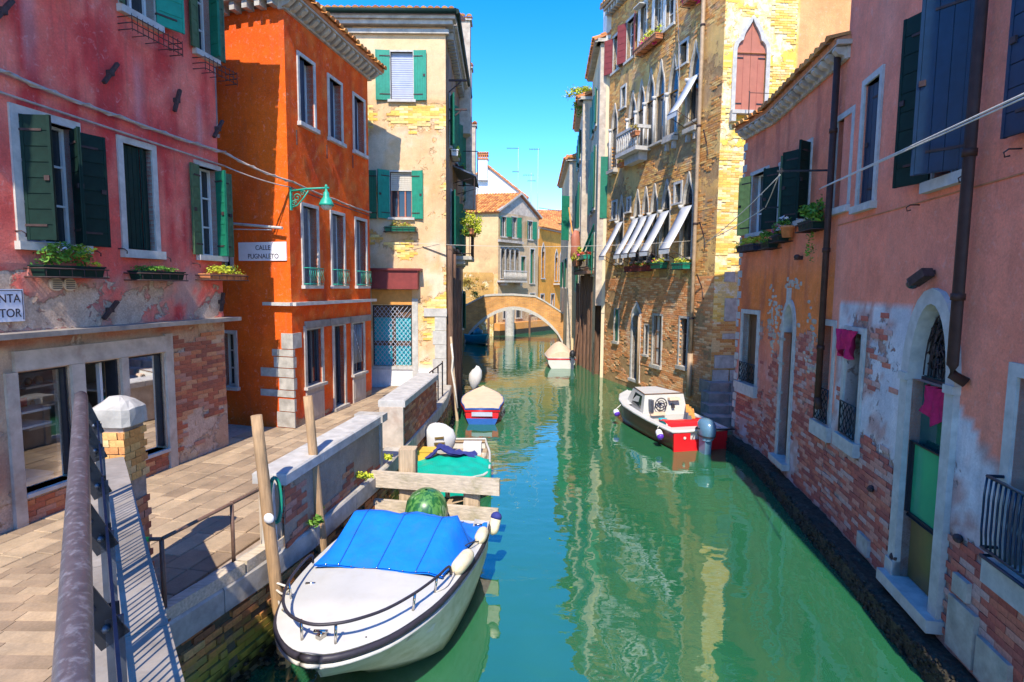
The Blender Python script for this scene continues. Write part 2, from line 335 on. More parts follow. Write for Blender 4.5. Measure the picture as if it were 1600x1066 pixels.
def wall(F, u0, u1, z0, z1, parent, mat, colf, peelf=None, holes=(), arches=(), step=.15, name='wall', depth=.25, label=None, d=0., kind=None):
    us = {u0, u1}; zs = {z0, z1}
    for h in holes: us |= {h[0], h[1]}; zs |= {h[2], h[3]}
    for a in arches: us |= {a[0][0], a[-1][0]}; zs |= {a[0][1], max(q[1] for q in a)}
    def fill(S, lo, hi):
        S = sorted(x for x in S if lo - 1e-6 <= x <= hi + 1e-6); out = []
        for a, b in zip(S, S[1:]):
            if b - a < 1e-5: continue
            n = max(1, round((b - a) / step)); out += [a + (b - a) * i / n for i in range(n)]
        return out + [S[-1]]
    U = fill(us, u0, u1); Z = fill(zs, z0, z1); vs = []; cols = []; pe = []; idx = {}
    def vert(u, z, dd=0.):
        p = peelf(u, z) if peelf else 0.
        vs.append(F.p(u, d + dd - .012 * (1 if p > .5 else 0), z)); cols.append((*colf(u, z), 1)); pe.append(p); return len(vs) - 1
    fs = []
    H = list(holes) + [(a[0][0], a[-1][0], a[0][1], max(q[1] for q in a)) for a in arches]
    for i, (a, b) in enumerate(zip(U, U[1:])):
        for j, (c, e) in enumerate(zip(Z, Z[1:])):
            mu, mz = (a + b) / 2, (c + e) / 2
            if any(h[0] < mu < h[1] and h[2] < mz < h[3] for h in H): continue
            q = []
            for (x, ii, y, jj) in ((a, i, c, j), (b, i + 1, c, j), (b, i + 1, e, j + 1), (a, i, e, j + 1)):
                if (ii, jj) not in idx: idx[(ii, jj)] = vert(x, y)
                q.append(idx[(ii, jj)])
            fs.append(tuple(q))
    for A in arches:
        zt = max(q[1] for q in A)
        for (a, b) in zip(A, A[1:]):
            pts = [a, b, (b[0], zt), (a[0], zt)]
            if abs(a[1] - zt) < 1e-6: pts = [a, b, (b[0], zt)]
            if abs(b[1] - zt) < 1e-6: pts = [a, b, (a[0], zt)]
            fs.append(tuple(vert(*q) for q in pts))
    for h in holes:
        for (a, b) in (((h[0], h[2]), (h[0], h[3])), ((h[0], h[3]), (h[1], h[3])), ((h[1], h[3]), (h[1], h[2])), ((h[1], h[2]), (h[0], h[2]))):
            fs.append((vert(*a), vert(*b), vert(*b, -depth), vert(*a, -depth)))
    off = wl(parent) if parent else Vector((0, 0, 0))
    me = bpy.data.meshes.new(name); me.from_pydata([tuple(v - off) for v in vs], [], fs); me.update()
    ca = me.attributes.new('Col', 'FLOAT_COLOR', 'POINT'); ca.data.foreach_set('color', [x for c in cols for x in c])
    pa = me.attributes.new('peel', 'FLOAT', 'POINT'); pa.data.foreach_set('value', pe)
    me.materials.append(MT[mat]); o = bpy.data.objects.new(name, me); COL.objects.link(o)
    if parent: o.parent = parent
    WL[o.name] = off; return tags(o, label, kind=kind)

BRK = {}
def brick_mesh(mat, bw, bh, bt, k):
    key = (mat, bw, bh, bt, k)
    if key not in BRK:
        rnd = random.Random(hash((bw, k)) & 255); mb = MB(); j = lambda a: (rnd.random() - .5) * a
        w, h, t = bw / 2 - abs(j(.008)), bh / 2 - abs(j(.006)), bt; bv = .006
        P = [Vector(p) for p in ((-w, 0, -h), (w, 0, -h), (w, 0, h), (-w, 0, h))]
        Q = [Vector((x + math.copysign(-bv, x) + j(.005), -t + bv * 0 + j(.004), z + math.copysign(-bv, z) + j(.004))) for x, _, z in P]
        M_ = [Vector((x, -t + bv, z)) for x, _, z in P]
        vs = P + M_ + Q; fs = [(i, (i + 1) % 4, (i + 1) % 4 + 4, i + 4) for i in range(4)] + [(i + 4, (i + 1) % 4 + 4, (i + 1) % 4 + 8, i + 8) for i in range(4)] + [(8, 9, 10, 11)]
        mb.add(vs, fs, (k + .5) / 6); me = mb.mesh('brick'); me.materials.append(MT[mat]); BRK[key] = me
    return BRK[key]
def bricks(F, u0, u1, z0, z1, parent, mat, pred, n_ind=0, maxd=12., bw=.24, bh=.06, gap=.012, bt=.05, d=0., slope=0., name='brick', stuffname='brickwork'):
    """courses of bricks laid in the wall plane; the nearest n_ind are single objects, the rest one joined part"""
    cand = []; row = 0; z = z0 + bh / 2; cm = Vector((0, 0, 4))
    while z < z1 - bh / 2:
        u = u0 + .004; first = row % 2
        while u < u1 - .05:
            w = min(bw * (.5 if first else 1.), u1 - u); first = 0
            if pred(u + w / 2, z): cand.append(((F.p(u, 0, z) - cm).length, u + w / 2, z, w))
            u += w + gap
        z += bh + gap; row += 1
    cand.sort(); n = 0; mb = MB()
    for dist, u, z, bw_ in cand:
        k = random.randrange(6); dd = d - bt + .006 + (random.random() - .5) * .010
        if n < n_ind and dist < maxd:
            o = inst(name, brick_mesh(mat, bw, bh, bt, k), parent, F.p(u, dd, z), F.ang)
            if bw_ < bw - .001: o.scale.x = bw_ / bw
            n += 1
        else:
            w = bw_ / 2; h = bh / 2; a = dd; b = dd + bt
            P = [F.p(u - w, a, z - h), F.p(u + w, a, z - h), F.p(u + w, a, z + h), F.p(u - w, a, z + h)]
            Q = [F.p(u - w, b, z - h), F.p(u + w, b, z - h), F.p(u + w, b, z + h), F.p(u - w, b, z + h)]
            mb.add(P + Q, [(4, 5, 6, 7), (0, 1, 5, 4), (1, 2, 6, 5), (2, 3, 7, 6), (3, 0, 4, 7)], (k + .5) / 6)
    if mb.v: obj(stuffname, mb, mat, parent, kind='stuff')

def offset(path, w):
    """offset an open path (u,z) to its left-hand side going up-over-down (outward)"""
    n = len(path); out = []
    for i, p in enumerate(path):
        ns = []
        for a, b in ((i - 1, i), (i, i + 1)):
            if a < 0 or b >= n: continue
            dx, dz = path[b][0] - path[a][0], path[b][1] - path[a][1]; L = math.hypot(dx, dz) or 1
            ns.append((-dz / L, dx / L))
        m = (sum(q[0] for q in ns) / len(ns), sum(q[1] for q in ns) / len(ns)); k = m[0] ** 2 + m[1] ** 2
        k = max(k, .35); out.append((p[0] + m[0] * w / k, p[1] + m[1] * w / k))
    return out
def frame_mb(F, path, fw, d0, d1, mb=None):
    """surround: path is the inner outline; strip of width fw outside it, from depth d0 (back) to d1 (front)"""
    mb = mb or MB(); out = offset(path, fw)
    rows = []
    for a, b in zip(path, out): rows.append([F.p(a[0], d0, a[1]), F.p(a[0], d1, a[1]), F.p(b[0], d1, b[1]), F.p(b[0], -.01, b[1])])
    mb.loft(rows, False, False, None); k = len(rows)
    # end caps
    for q in (rows[0], rows[-1]): mb.add(q, [(0, 1, 2, 3)])
    return mb
def rect(u0, u1, z0, z1): return [(u0, z0), (u0, z1), (u1, z1), (u1, z0)]
def arch_pts(u0, u1, zs, kind='round', tip=None, n=14):
    c = (u0 + u1) / 2; hw = (u1 - u0) / 2
    if kind == 'round':
        h = (tip - zs) if tip else hw
        return [(c - hw * math.cos(math.pi * i / n), zs + h * math.sin(math.pi * i / n)) for i in range(n + 1)]
    T = {'ogee': [(0, 0), (.04, .16), (.14, .34), (.3, .48), (.48, .57), (.66, .65), (.82, .77), (.93, .89), (1, 1)],
         'trefoil': [(0, 0), (.02, .12), (.10, .25), (.24, .33), (.40, .37), (.44, .46), (.52, .58), (.66, .70), (.82, .81), (.94, .91), (1, 1)],
         'point': [(0, 0), (.03, .2), (.12, .42), (.28, .62), (.5, .8), (.75, .92), (1, 1)]}[kind]
    H = tip - zs; L = [(u0 + hw * x, zs + H * y) for x, y in T]
    return L + [(2 * c - u, z) for u, z in L[-2::-1]]
def pane_mb(F, path, d):
    mb = MB(); c = (sum(p[0] for p in path) / len(path), sum(p[1] for p in path) / len(path))
    vs = [F.p(c[0], d, c[1])] + [F.p(u, d, z) for u, z in path]; n = len(path)
    return mb.add(vs, [(0, i + 1, (i + 1) % n + 1) for i in range(n)])
def window(house, F, u0, u1, z0, z1, holes, arch=None, fw=.10, mat='stone_white', proud=.03, depth=.2, pane='glass', sash='white_paint',
           sill=.07, proj=.09, mull=1, trans=2, tip=None, arches=None, name='window', label=None):
    """a window part with sill, pane and sash as sub-parts; the opening goes into holes / arches"""
    if arch:
        crv = arch_pts(u0, u1, z1, arch, tip); path = [(u0, z0)] + crv + [(u1, z0)]; arches.append(crv); holes.append((u0, u1, z0, z1))
    else: path = rect(u0, u1, z0, z1); holes.append((u0, u1, z0, z1))
    w = obj(name, frame_mb(F, path, fw, -depth, proud), mat, house, label=label)
    if sill:
        s = MB(); s.box(F, u0 - fw - .03, u1 + fw + .03, -depth, proj, z0 - sill, z0 + .002); obj('sill', s, mat, w)
    if pane: obj('pane', pane_mb(F, path, -depth + .015), pane, w)
    if sash:
        s = MB(); t = .035; dz = -depth + .02; e = -depth + .06; zt = z1
        s.box(F, u0, u0 + t, dz, e, z0, zt); s.box(F, u1 - t, u1, dz, e, z0, zt); s.box(F, u0 + t, u1 - t, dz, e, z0, z0 + t); s.box(F, u0 + t, u1 - t, dz, e, zt - t, zt)
        for i in range(mull): c = u0 + (u1 - u0) * (i + 1) / (mull + 1); s.box(F, c - t * .6, c + t * .6, dz, e, z0 + t, zt - t)
        for i in range(trans): c = z0 + (zt - z0) * (i + 1) / (trans + 1); s.box(F, u0 + t, u1 - t, dz, e - .01, c - t * .4, c + t * .4)
        obj('sash', s, sash, w)
    return w
def shutter(house, F, hu, z0, z1, width, ang, side, mat, nb=8, d0=.04, ind=False, vertical=False, label=None):
    """leaf hinged at u=hu; side=-1 opens to smaller u. ang=0 lies on the wall, 180 closes the opening"""
    o = F.p(hu, d0, 0); t = F.U * (side * math.cos(R(ang))) + F.N * math.sin(R(ang))
    G = Frame((o.x, o.y), (o.x + t.x, o.y + t.y)); s = MB(); th = .03
    s.box(G, 0, width, -.006, .006, z0, z1)
    for x in (0, width - .035): s.box(G, x, x + .035, -th / 2 - .004, th / 2 + .004, z0, z1)
    sh = obj('shutter', s, mat, house, label=label)
    for q in ((.12, .88) if ind else ()):
        zz = z0 + (z1 - z0) * q; obj('hinge', MB().box(G, -.01, width * .72, -th / 2 - .010, th / 2 + .010, zz - .014, zz + .014), 'iron', sh)
    if ind: obj('latch', MB().box(G, width - .09, width - .03, -th / 2 - .02, th / 2 + .02, (z0 + z1) / 2 - .03, (z0 + z1) / 2 + .03), 'iron', sh)
    if vertical:
        w = (width - .07) / nb; b = MB()
        for i in range(nb): b.box(G, .035 + i * w + .004, .035 + (i + 1) * w - .004, -th / 2, th / 2, z0 + .01, z1 - .01)
        obj('board', b, mat, sh) if not ind else [obj('board', MB().box(G, .035 + i * w + .004, .035 + (i + 1) * w - .004, -th / 2, th / 2, z0 + .01, z1 - .01), mat, sh) for i in range(nb)]
    elif ind:
        h = (z1 - z0) / nb; me = MB().box(Frame((0, 0), (1, 0)), .036, width - .036, -th / 2, th / 2, .006, h - .006).mesh('board'); me.materials.append(MT[mat])
        for i in range(nb): inst('board', me, sh, G.p(0, 0, z0 + i * h), G.ang)
    else:
        h = (z1 - z0) / nb; b = MB()
        for i in range(nb): b.box(G, .036, width - .036, -th / 2, th / 2, z0 + i * h + .007, z0 + (i + 1) * h - .007)
        obj('board', b, mat, sh)
    return sh
def leaves(c, sx, sy, sz, n, size, parent, mat, name='foliage', ang=0, droop=0., flat=.5):
    mb = MB(); c = Vector(c)
    ca, sa = math.cos(ang), math.sin(ang)
    clumps = [(random.uniform(-1, 1), random.uniform(-1, 1), random.uniform(-.6, .8), random.uniform(.25, .6)) for _ in range(max(4, n // 45))]
    for i in range(n):
        k = random.choice(clumps); a, b, e = (k[j] + random.gauss(0, .30) * k[3] * 1.6 for j in range(3))
        x, y, z = a * sx * .8, b * sy * .8, e * sz * .8
        z -= droop * max(0, abs(a) - .5) * random.random()
        p = c + Vector((x * ca - y * sa, x * sa + y * ca, z))
        s_ = size * random.uniform(.5, 1.2); v = Vector((random.gauss(0, 1), random.gauss(0, 1), random.gauss(0, 1) * flat + .3)).normalized()
        w = v.cross(Vector((random.gauss(0, 1), random.gauss(0, 1), random.gauss(0, 1)))).normalized()
        mb.add([p - v * s_, p + w * s_ * .45 + v * .1 * s_, p + v * s_, p - w * s_ * .45 + v * .1 * s_], [(0, 1, 2, 3)], random.random())
    return obj(name, mb, mat, parent)
def tiles(house, A, B, up, ncol, nrow, ind_rows=0, parent=None, thick=.05, label=None):
    """barrel tiles: eave from A to B, vector up runs to the ridge"""
    A, B, up = Vector(A), Vector(B), Vector(up); e = (B - A); n = e.cross(up).normalized()
    if n.z < 0: n = -n
    base = obj('roof', MB().hexa([A, B, B + up, A + up, A - n * .08, B - n * .08, B + up - n * .08, A + up - n * .08]), 'terracotta', house)
    cw = e / ncol; rw = up / nrow; mb = MB(); w = cw.length
    for j in range(nrow):
        for i in range(ncol):
            o = A + cw * (i + .5) + rw * j - rw * .15; s0 = 1.; s1 = .82; P = []
            jit = n * random.uniform(-.008, .008) + cw * random.uniform(-.04, .04)
            for q, (t, sc_) in enumerate(((0, s0), (1, s1))):
                for a in (0, .25, .5, .75, 1):
                    th = math.pi * a; P.append(o + jit + rw * (1.15 * t) + cw.normalized() * (-math.cos(th) * w * .46 * sc_) + n * (math.sin(th) * w * .38 * sc_ + (.02 if t == 0 else .0)))
            fs = [(k, k + 1, k + 6, k + 5) for k in range(4)] + [(0, 1, 2, 3, 4)]
            if j < ind_rows: obj('roof_tile', MB().add(P, fs), 'tile', base)
            else: mb.add(P, fs)
    if mb.v: obj('roof_tiling', mb, 'tile', base, kind='stuff')
    return base
def text(s, size, F, u, z, d, parent, mat, sx=1., align='CENTER'):
    cu = bpy.data.curves.new('t', 'FONT'); cu.body = s; cu.size = size; cu.extrude = .002; cu.align_x = align; cu.offset = -.0004 * size
    t = bpy.data.objects.new('t', cu); COL.objects.link(t); dg = bpy.context.evaluated_depsgraph_get()
    me = bpy.data.meshes.new_from_object(t.evaluated_get(dg)); bpy.data.objects.remove(t)
    off = wl(parent)
    # thin serifs are added to the stems by widening the feet of each glyph
    for v in me.vertices:
        x, y, e = v.co; v.co = F.p(u + x * sx, d + e, z + y) - off
    me.materials.clear(); me.materials.append(MT[mat]); o = bpy.data.objects.new('lettering', me); COL.objects.link(o); o.parent = parent
    WL[o.name] = off; return o
def strip(poly, w0, w1, z0, z1, mb=None, jit=0.):
    """band along a plan polyline between lateral offsets w0..w1 (to its right), z0..z1"""
    mb = mb or MB(); n = len(poly); rows = []
    for i, p in enumerate(poly):
        a = Vector(poly[max(i - 1, 0)]); b = Vector(poly[min(i + 1, n - 1)]); t = (b - a).normalized(); nn = Vector((t.y, -t.x))
        q = [(w0, z0), (w1, z0), (w1, z1), (w0, z1)]; rows.append([Vector((p[0] + nn.x * w + random.uniform(-jit, jit), p[1] + nn.y * w, z + random.uniform(-jit, jit))) for w, z in q])
    return mb.loft(rows, True, False, None, True)
def dense(poly, step):
    out = []
    for a, b in zip(poly, poly[1:]):
        n = max(1, int(math.dist(a, b) / step)); out += [tuple(a[k] + (b[k] - a[k]) * i / n for k in range(len(a))) for i in range(n)]
    return out + [poly[-1]]

# ================================================================ SETTING
def plane_poly(name, pts, z, mat, kind='structure'):
    mb = MB(); mb.add([(x, y, z) for x, y in pts], [tuple(range(len(pts)))]); return obj(name, mb, mat, kind=kind)
plane_poly('water', [(-600, -600), (600, -600), (600, 600), (-600, 600)], 0, 'water')
KERB = [(-3.15, 4.15), (-2.99, 4.67), (-2.78, 5.35), (-2.57, 6.05), (-2.38, 6.8), (-2.21, 8.0), (-2.02, 9.2), (-1.97, 10.0), (-1.9, 11.2), (-1.75, 13.6), (-1.72, 15.2), (-1.80, 17.05)]
# land behind the left houses and on the right
plane_poly('ground', [(-60, -20), (-6.9, -20), (-6.9, 5), (-5.0, 12.5), (-4.7, 17.6), (-4.9, 80), (-60, 80)], .93, 'stone_grey')
plane_poly('ground', [(4.6, -20), (60, -20), (60, 80), (9, 80), (7.5, 41), (6.8, 17.9), (6.2, 15), (5.5, 9.4)], .4, 'stone_grey')
plane_poly('ground', [(-60, 60), (60, 60), (60, 130), (-60, 130)], .9, 'stone_grey')

# walkway: bed + single stones (rows run along the houses)
pv = thing('walkway', None, None); pv['kind'] = 'structure'
inner = [(p[0] - .30, p[1]) for p in KERB]
bed = [(-7.2, 3.2)] + [(-3.5, 3.2)] + inner + [(-4.8, 17.1), (-4.8, 12.2), (-7.2, 12.6)]
plane = MB().add([(x, y, .965) for x, y in bed], [tuple(range(len(bed)))]); obj('bedding', plane, 'mortar', pv)
def kerb_x(y):
    for a, b in zip(KERB, KERB[1:]):
        if a[1] <= y <= b[1]: return a[0] + (b[0] - a[0]) * (y - a[1]) / (b[1] - a[1])
    return KERB[0][0] if y < KERB[0][1] else KERB[-1][0]
PF = Frame((-6.75, 3.4), (-6.75 + .199 * 14, 3.4 + .98 * 14))
def wall_x(y):
    if y < 10.6: return -6.1 + (y - 6.64) * .203
    if y < 12: return -6.3
    return -4.53 + (y - 11.83) * .182
stones = []; v = -.3
row = 0
while v < 4.6:
    h = random.choice((.24, .27, .30)); u = -random.random() * .6
    while u < 14.3:
        w = random.uniform(.38, .66); c = PF.p(u + w / 2, v + h / 2, 0)
        if 3.9 < c.y < 17.0 and wall_x(c.y) - .25 < c.x < kerb_x(c.y) - .30 - h * .45 and not (c.y < 5.6 and c.x < -3.5): stones.append((c.length, u, v, w, h))
        u += w + .012
    v += h + .012; row += 1
stones.sort(); rest = MB()
for i, (_, u, v, w, h) in enumerate(stones):
    dz = random.uniform(-.004, .004); g = .006; P = []
    for z, q in ((.95, 0), (.992 + dz, 0), (1.0 + dz, .008)):
        P += [PF.p(u + q, v + q, z), PF.p(u + w - q, v + q, z), PF.p(u + w - q, v + h - q, z), PF.p(u + q, v + h - q, z)]
    fs = [(k + a, k + (a + 1) % 4, k + 4 + (a + 1) % 4, k + 4 + a) for k in (0, 4) for a in range(4)] + [(8, 9, 10, 11)]
    if i < 290: obj('paving_stone', MB().add(P, fs), 'paving', pv)
    else: rest.add(P, fs)
if rest.v: obj('far_paving', rest, 'paving', pv, kind='stuff')

# quay edge: kerb stones, brick wall below, timber beam
qy = thing('quay', None, None); qy['kind'] = 'structure'
KD = dense(KERB, .12)
for a, b in zip(KERB, KERB[1:]):
    L = math.dist(a, b); n = max(1, round(L / 1.0))
    for i in range(n):
        p = [a[k] + (b[k] - a[k]) * i / n for k in (0, 1)]; q = [a[k] + (b[k] - a[k]) * (i + 1) / n for k in (0, 1)]
        G = Frame(p, q); g = .006; s = MB(); y0 = -.34; P = []
        for z, c in ((.80, .0), (1.03, 0), (1.055, .02)):
            P += [G.p(g, y0, z), G.p(G.L - g, y0, z), G.p(G.L - g, -c, z + random.uniform(-.004, .004)), G.p(g, -c, z)]
        s.add(P, [(k + x, k + (x + 1) % 4, k + 4 + (x + 1) % 4, k + 4 + x) for k in (0, 4) for x in range(4)] + [(8, 9, 10, 11), (3, 2, 1, 0)])
        obj('kerb_stone', s, 'stone', qy)
back = MB(); rows = []
for p in dense(KERB, .3): rows.append([Vector((p[0] - .10, p[1], .82)), Vector((p[0] - .0, p[1], .3)), Vector((p[0] + .07, p[1], -.4))])
back.loft(rows, False, False); obj('wall_core', back, 'mortar_dark', qy)
tot = 0; ind = []; joined = MB()
for a, b in zip(KERB, KERB[1:]):
    G = Frame(a, b); z = .78; r_ = 0
    while z > -.1:
        u = .13 if r_ % 2 else 0.
        while u < G.L - .02:
            w = min(.23, G.L - u - .01); out = -.06 + (.8 - z) * .15
            if w > .05: ind.append((G.p(u, 0, z).length, G, u, w, z, out))
            u += .245
        z -= .074; r_ += 1
ind.sort(key=lambda q: q[0])
for i, (ds, G, u, w, z, out) in enumerate(ind):
    dd = out + random.uniform(-.012, .012)
    if random.random() < .06: continue
    if i < 290: inst('brick', brick_mesh('brick_moss', .23, .06, .05, random.randrange(6)), qy, G.p(u + w / 2, dd - .04, z), G.ang).scale.x = w / .23
    else: joined.box(G, u, u + w, dd - .05, dd + .01, z - .03, z + .03, (random.randrange(6) + .5) / 6)
obj('far_brickwork', joined, 'brick_moss', qy, kind='stuff')
wd_ = MB()
for i in range(900):   # barnacles and weed on the waterline
    p = random.choice(KD); z = abs(random.gauss(0, .12)); s_ = random.uniform(.015, .05)
    c = Vector((p[0] + .03 + random.uniform(-.05, .07), p[1] + random.uniform(-.1, .1), z)); wd_.ell(c, s_, s_, s_ * .7, 5, 2)
obj('weed', wd_, 'weed', qy, kind='stuff')
bm_ = thing('timber_beam', 'long grey timber beam lying on the stone kerb beside the iron railing', 'beam', (-2.95, 4.85, 1.055))
b = MB(); b.bar((-3.06, 4.75, 1.115), (-2.76, 5.65, 1.115), .12, .12); obj('timber', b, 'wood_beam', bm_)
b = MB(); b.bar((-2.755, 5.68, 1.115), (-2.56, 6.42, 1.115), .12, .12); obj('timber', b, 'wood_beam', bm_)

# right-hand water ledge (dark, weed grown)
RL = [(4.1, 2.5), (4.42, 4.6), (4.62, 6.2), (4.86, 7.6), (5.12, 9.3), (5.5, 11.6), (5.70, 13.2), (5.62, 14.5)]
def ledge(poly, w0, w1, z1, name, seed=1):
    pts = dense(poly, .11); mb = MB(); rows = []
    for i, p in enumerate(pts):
        a = Vector(pts[max(i - 1, 0)]); b = Vector(pts[min(i + 1, len(pts) - 1)]); t = (b - a).normalized(); nn = Vector((-t.y, t.x)); row = []
        for k in range(9):
            f = k / 8; w = w0 + (w1 - w0) * min(1, f / .6); z = z1 if f <= .6 else z1 - (f - .6) / .4 * (z1 + .25)
            nz = noise.noise(Vector((p[0] * 7 + k * .9, p[1] * 7, seed))) + .5 * noise.noise(Vector((p[0] * 19, p[1] * 19 + k, seed)))
            if f > .6: w += .05 * (f - .6)
            row.append(Vector((p[0] + nn.x * (w + nz * .045), p[1] + nn.y * (w + nz * .03), z + nz * .035 * (f > .1))))
        rows.append(row)
    mb.loft(rows, False, False); q = obj(name, mb, 'weed', kind='structure')
ledge(RL, -.3, .24, .27, 'quay_ledge')
# stone sill on top of the ledge against the wall
# clumps of mussels
mu = MB(); pts = dense(RL, .05)
for i in range(2600):
    p = random.choice(pts); s_ = random.uniform(.010, .032); f = random.random()
    mu.ell((p[0] - .20 - .06 * random.random() - f * .02, p[1], .27 - f * .30 + random.uniform(-.02, .02)), s_, s_ * 1.4, s_, 5, 2)
obj('mussels', mu, 'weed', kind='stuff')

# ================================================================ PINK HOUSE (left)
F = Frame((-6.1, 6.64), (-5.3, 10.58))
H = thing('pink_house', 'faded pink red house on the left with dark green shutters and a shop below', 'house', (-6.1, 6.64, 1))
holes = []; arches = []
window(H, F, .53, 1.24, 4.50, 6.03, holes, fw=.10, sill=.10, pane='glass')
window(H, F, 2.0, 2.52, 4.50, 6.04, holes, fw=.09, sill=.12, pane=None, sash=None, depth=.14, label='white stone window surround closed by its shutters')
window(H, F, 3.50, 3.98, 4.50, 6.02, holes, fw=.08, sill=.09)
window(H, F, 2.14, 2.72, 7.98, 9.3, holes, fw=.07, sill=.10)
window(H, F, 3.60, 4.06 - .08, 7.94, 9.3, holes, fw=.07, sill=.09)
window(H, F, .55, 1.15, 8.0, 9.3, holes, fw=.07, sill=.10)
window(H, F, -1.3, -.65, 4.5, 6.03, holes, fw=.09, sill=.10)
shutter(H, F, .54, 4.52, 6.02, .34, 74, 1, 'green_dark', 8, ind=True)
shutter(H, F, 1.22, 4.52, 6.0, .34, 118, 1, 'green_dark', 8, d0=.0, ind=True)
shutter(H, F, 1.24, 4.50, 6.0, .37, 14, 1, 'green_dark', 8, ind=True)
shutter(H, F, 2.02, 4.52, 6.03, .30, 176, -1, 'green_dark', 3, d0=-.06, vertical=True)
shutter(H, F, 2.51, 4.52, 6.03, .20, 150, 1, 'green_dark', 2, d0=-.10, vertical=True)
shutter(H, F, 3.48, 4.5, 6.02, .22, 8, -1, 'olive', 8, ind=True, label='sun-bleached green shutter leaf')
shutter(H, F, 3.96, 4.5, 6.0, .26, 110, 1, 'green', 8, d0=.0, ind=True)
shutter(H, F, 4.0, 4.5, 6.0, .24, 12, 1, 'olive', 8, ind=True, label='sun-bleached green shutter leaf')
shutter(H, F, 2.72, 7.98, 9.28, .42, 22, 1, 'green_bright', 6, ind=True, label='bright green shutter leaf catching the sun')
shutter(H, F, 2.13, 7.98, 9.28, .16, 30, -1, 'olive', 6)
shutter(H, F, 3.60, 7.94, 9.28, .20, 10, -1, 'olive', 6)
shutter(H, F, 3.97, 7.94, 9.28, .24, 110, 1, 'green', 6, d0=.0)
shutter(H, F, 4.0, 7.94, 9.28, .20, 14, 1, 'olive', 6)
# shop front openings
o1 = (.32, .97, 1.38, 2.90); o2 = (1.2, 1.74, 1.02, 2.90); o3 = (1.90, 2.56, 1.34, 2.90)
holes += [o1, o2, o3]
def pink_peel(u, z):
    n = fbm(u, z, 1.1, 3)
    if z > 4.15: return .5 * sst(.35, .7, fbm(u, z, .6, 9)) * .5
    if z > 3.42: return .42 + .5 * n + .16 * sst(4.1, 3.5, z)
    if z < 1.3: return .55 + .3 * n
    return .25 + .35 * n + (.3 if u > 2.75 else 0)
def pink_col(u, z):
    if z > 3.42:
        c = lerp((.80, .125, .095), (.84, .21, .15), .5 + fbm(u, z, 1.3, 1)); c = lerp(c, (.62, .06, .055), sst(.1, .6, fbm(u * 1.5, z * .4, 1.2, 5)))
        if z < 4.4: c = lerp(c, (.50, .36, .28), .75 * sst(4.5, 4.0, z) * sst(-.15, .3, fbm(u, z, 1.3, 8) + (.35 if u < 1.1 else -.1)))
        # pale vertical streaks under the upper sills
        for du, w, za, zb in ((.75, .05, 6.6, 7.7), (2.35, .06, 6.3, 7.4), (3.6, .04, 6.2, 7.2)):
            c = lerp(c, (.66, .34, .32), .5 * sst(w * 2.2, w * .6, abs(u - du + .05 * noise.noise(Vector((z * 3, du, 0))))) * sst(za - .2, za + .3, z) * sst(zb + .1, zb - .3, z))
        return c
    if z > 3.17: return lerp((.42, .12, .06), (.5, .3, .2), .5 + fbm(u, z, 1.4, 2))
    c = lerp((.62, .45, .29), (.48, .30, .2), .5 + fbm(u, z, 1.1, 6)); c = lerp(c, (.36, .14, .10), .6 * sst(2.6, 1.2, z) * sst(-.2, .4, fbm(u, z, .9, 12)) if u < .3 else 0)
    return c
wall(F, -3.2, 4.02, .9, 9.5, H, 'plaster_pink', pink_col, pink_peel, holes, step=.09)
def inshop(u, z): return 2.80 < u < 3.98 and 1.2 < z < 3.15 and fbm(u, z, .9, 31) + .42 * sst(1.0, 2.4, z) > .12
bricks(F, 2.78, 4.0, 1.0, 3.2, H, 'brick', inshop, 200, 12)
def lowb(u, z): return (.34 < u < .95 or 1.92 < u < 2.54)
bricks(F, .3, 2.6, 1.0, 1.33, H, 'brick', lowb, 60, 12, d=0.)
b = MB()
b.box(F, .27, 2.70, .0, .05, 2.92, 3.17); obj('lintel', b, 'concrete', H)
for a, c in ((.16, .30), (.99, 1.18), (1.76, 1.88), (2.585, 2.74)):
    b = MB(); b.box(F, a, c, -.02, .045, .97, 2.915 if c < 2.7 else 3.2); obj('pillar', b, 'concrete', H)
# string course slab
b = MB(); b.box(F, -3.2, 4.16, -.02, .26, 3.335, 3.40); obj('string_course', b, 'stone_grey', H)
for (u0, u1, z0, z1) in (o1, o3):
    w = obj('shop_window', frame_mb(F, rect(u0 + .03, u1 - .03, z0 + .04, z1 - .03), .03, -.12, -.04), 'iron_black', H)
    obj('pane', pane_mb(F, rect(u0 + .03, u1 - .03, z0 + .04, z1 - .03), -.09), 'glass_clear', w)
    b = MB(); b.box(F, u0 - .02, u1 + .02, -.24, .06, z0 - .05, z0); obj('sill', b, 'stone_white', w)
dr = obj('doorway', frame_mb(F, rect(o2[0] + .03, o2[1] - .03, o2[2], o2[3] - .02), .03, -.2, -.02), 'iron_black', H)
b = MB(); b.box(F, 1.56, 1.60, -.2, -.14, 1.0, 2.88); obj('door_post', b, 'white_paint', dr)
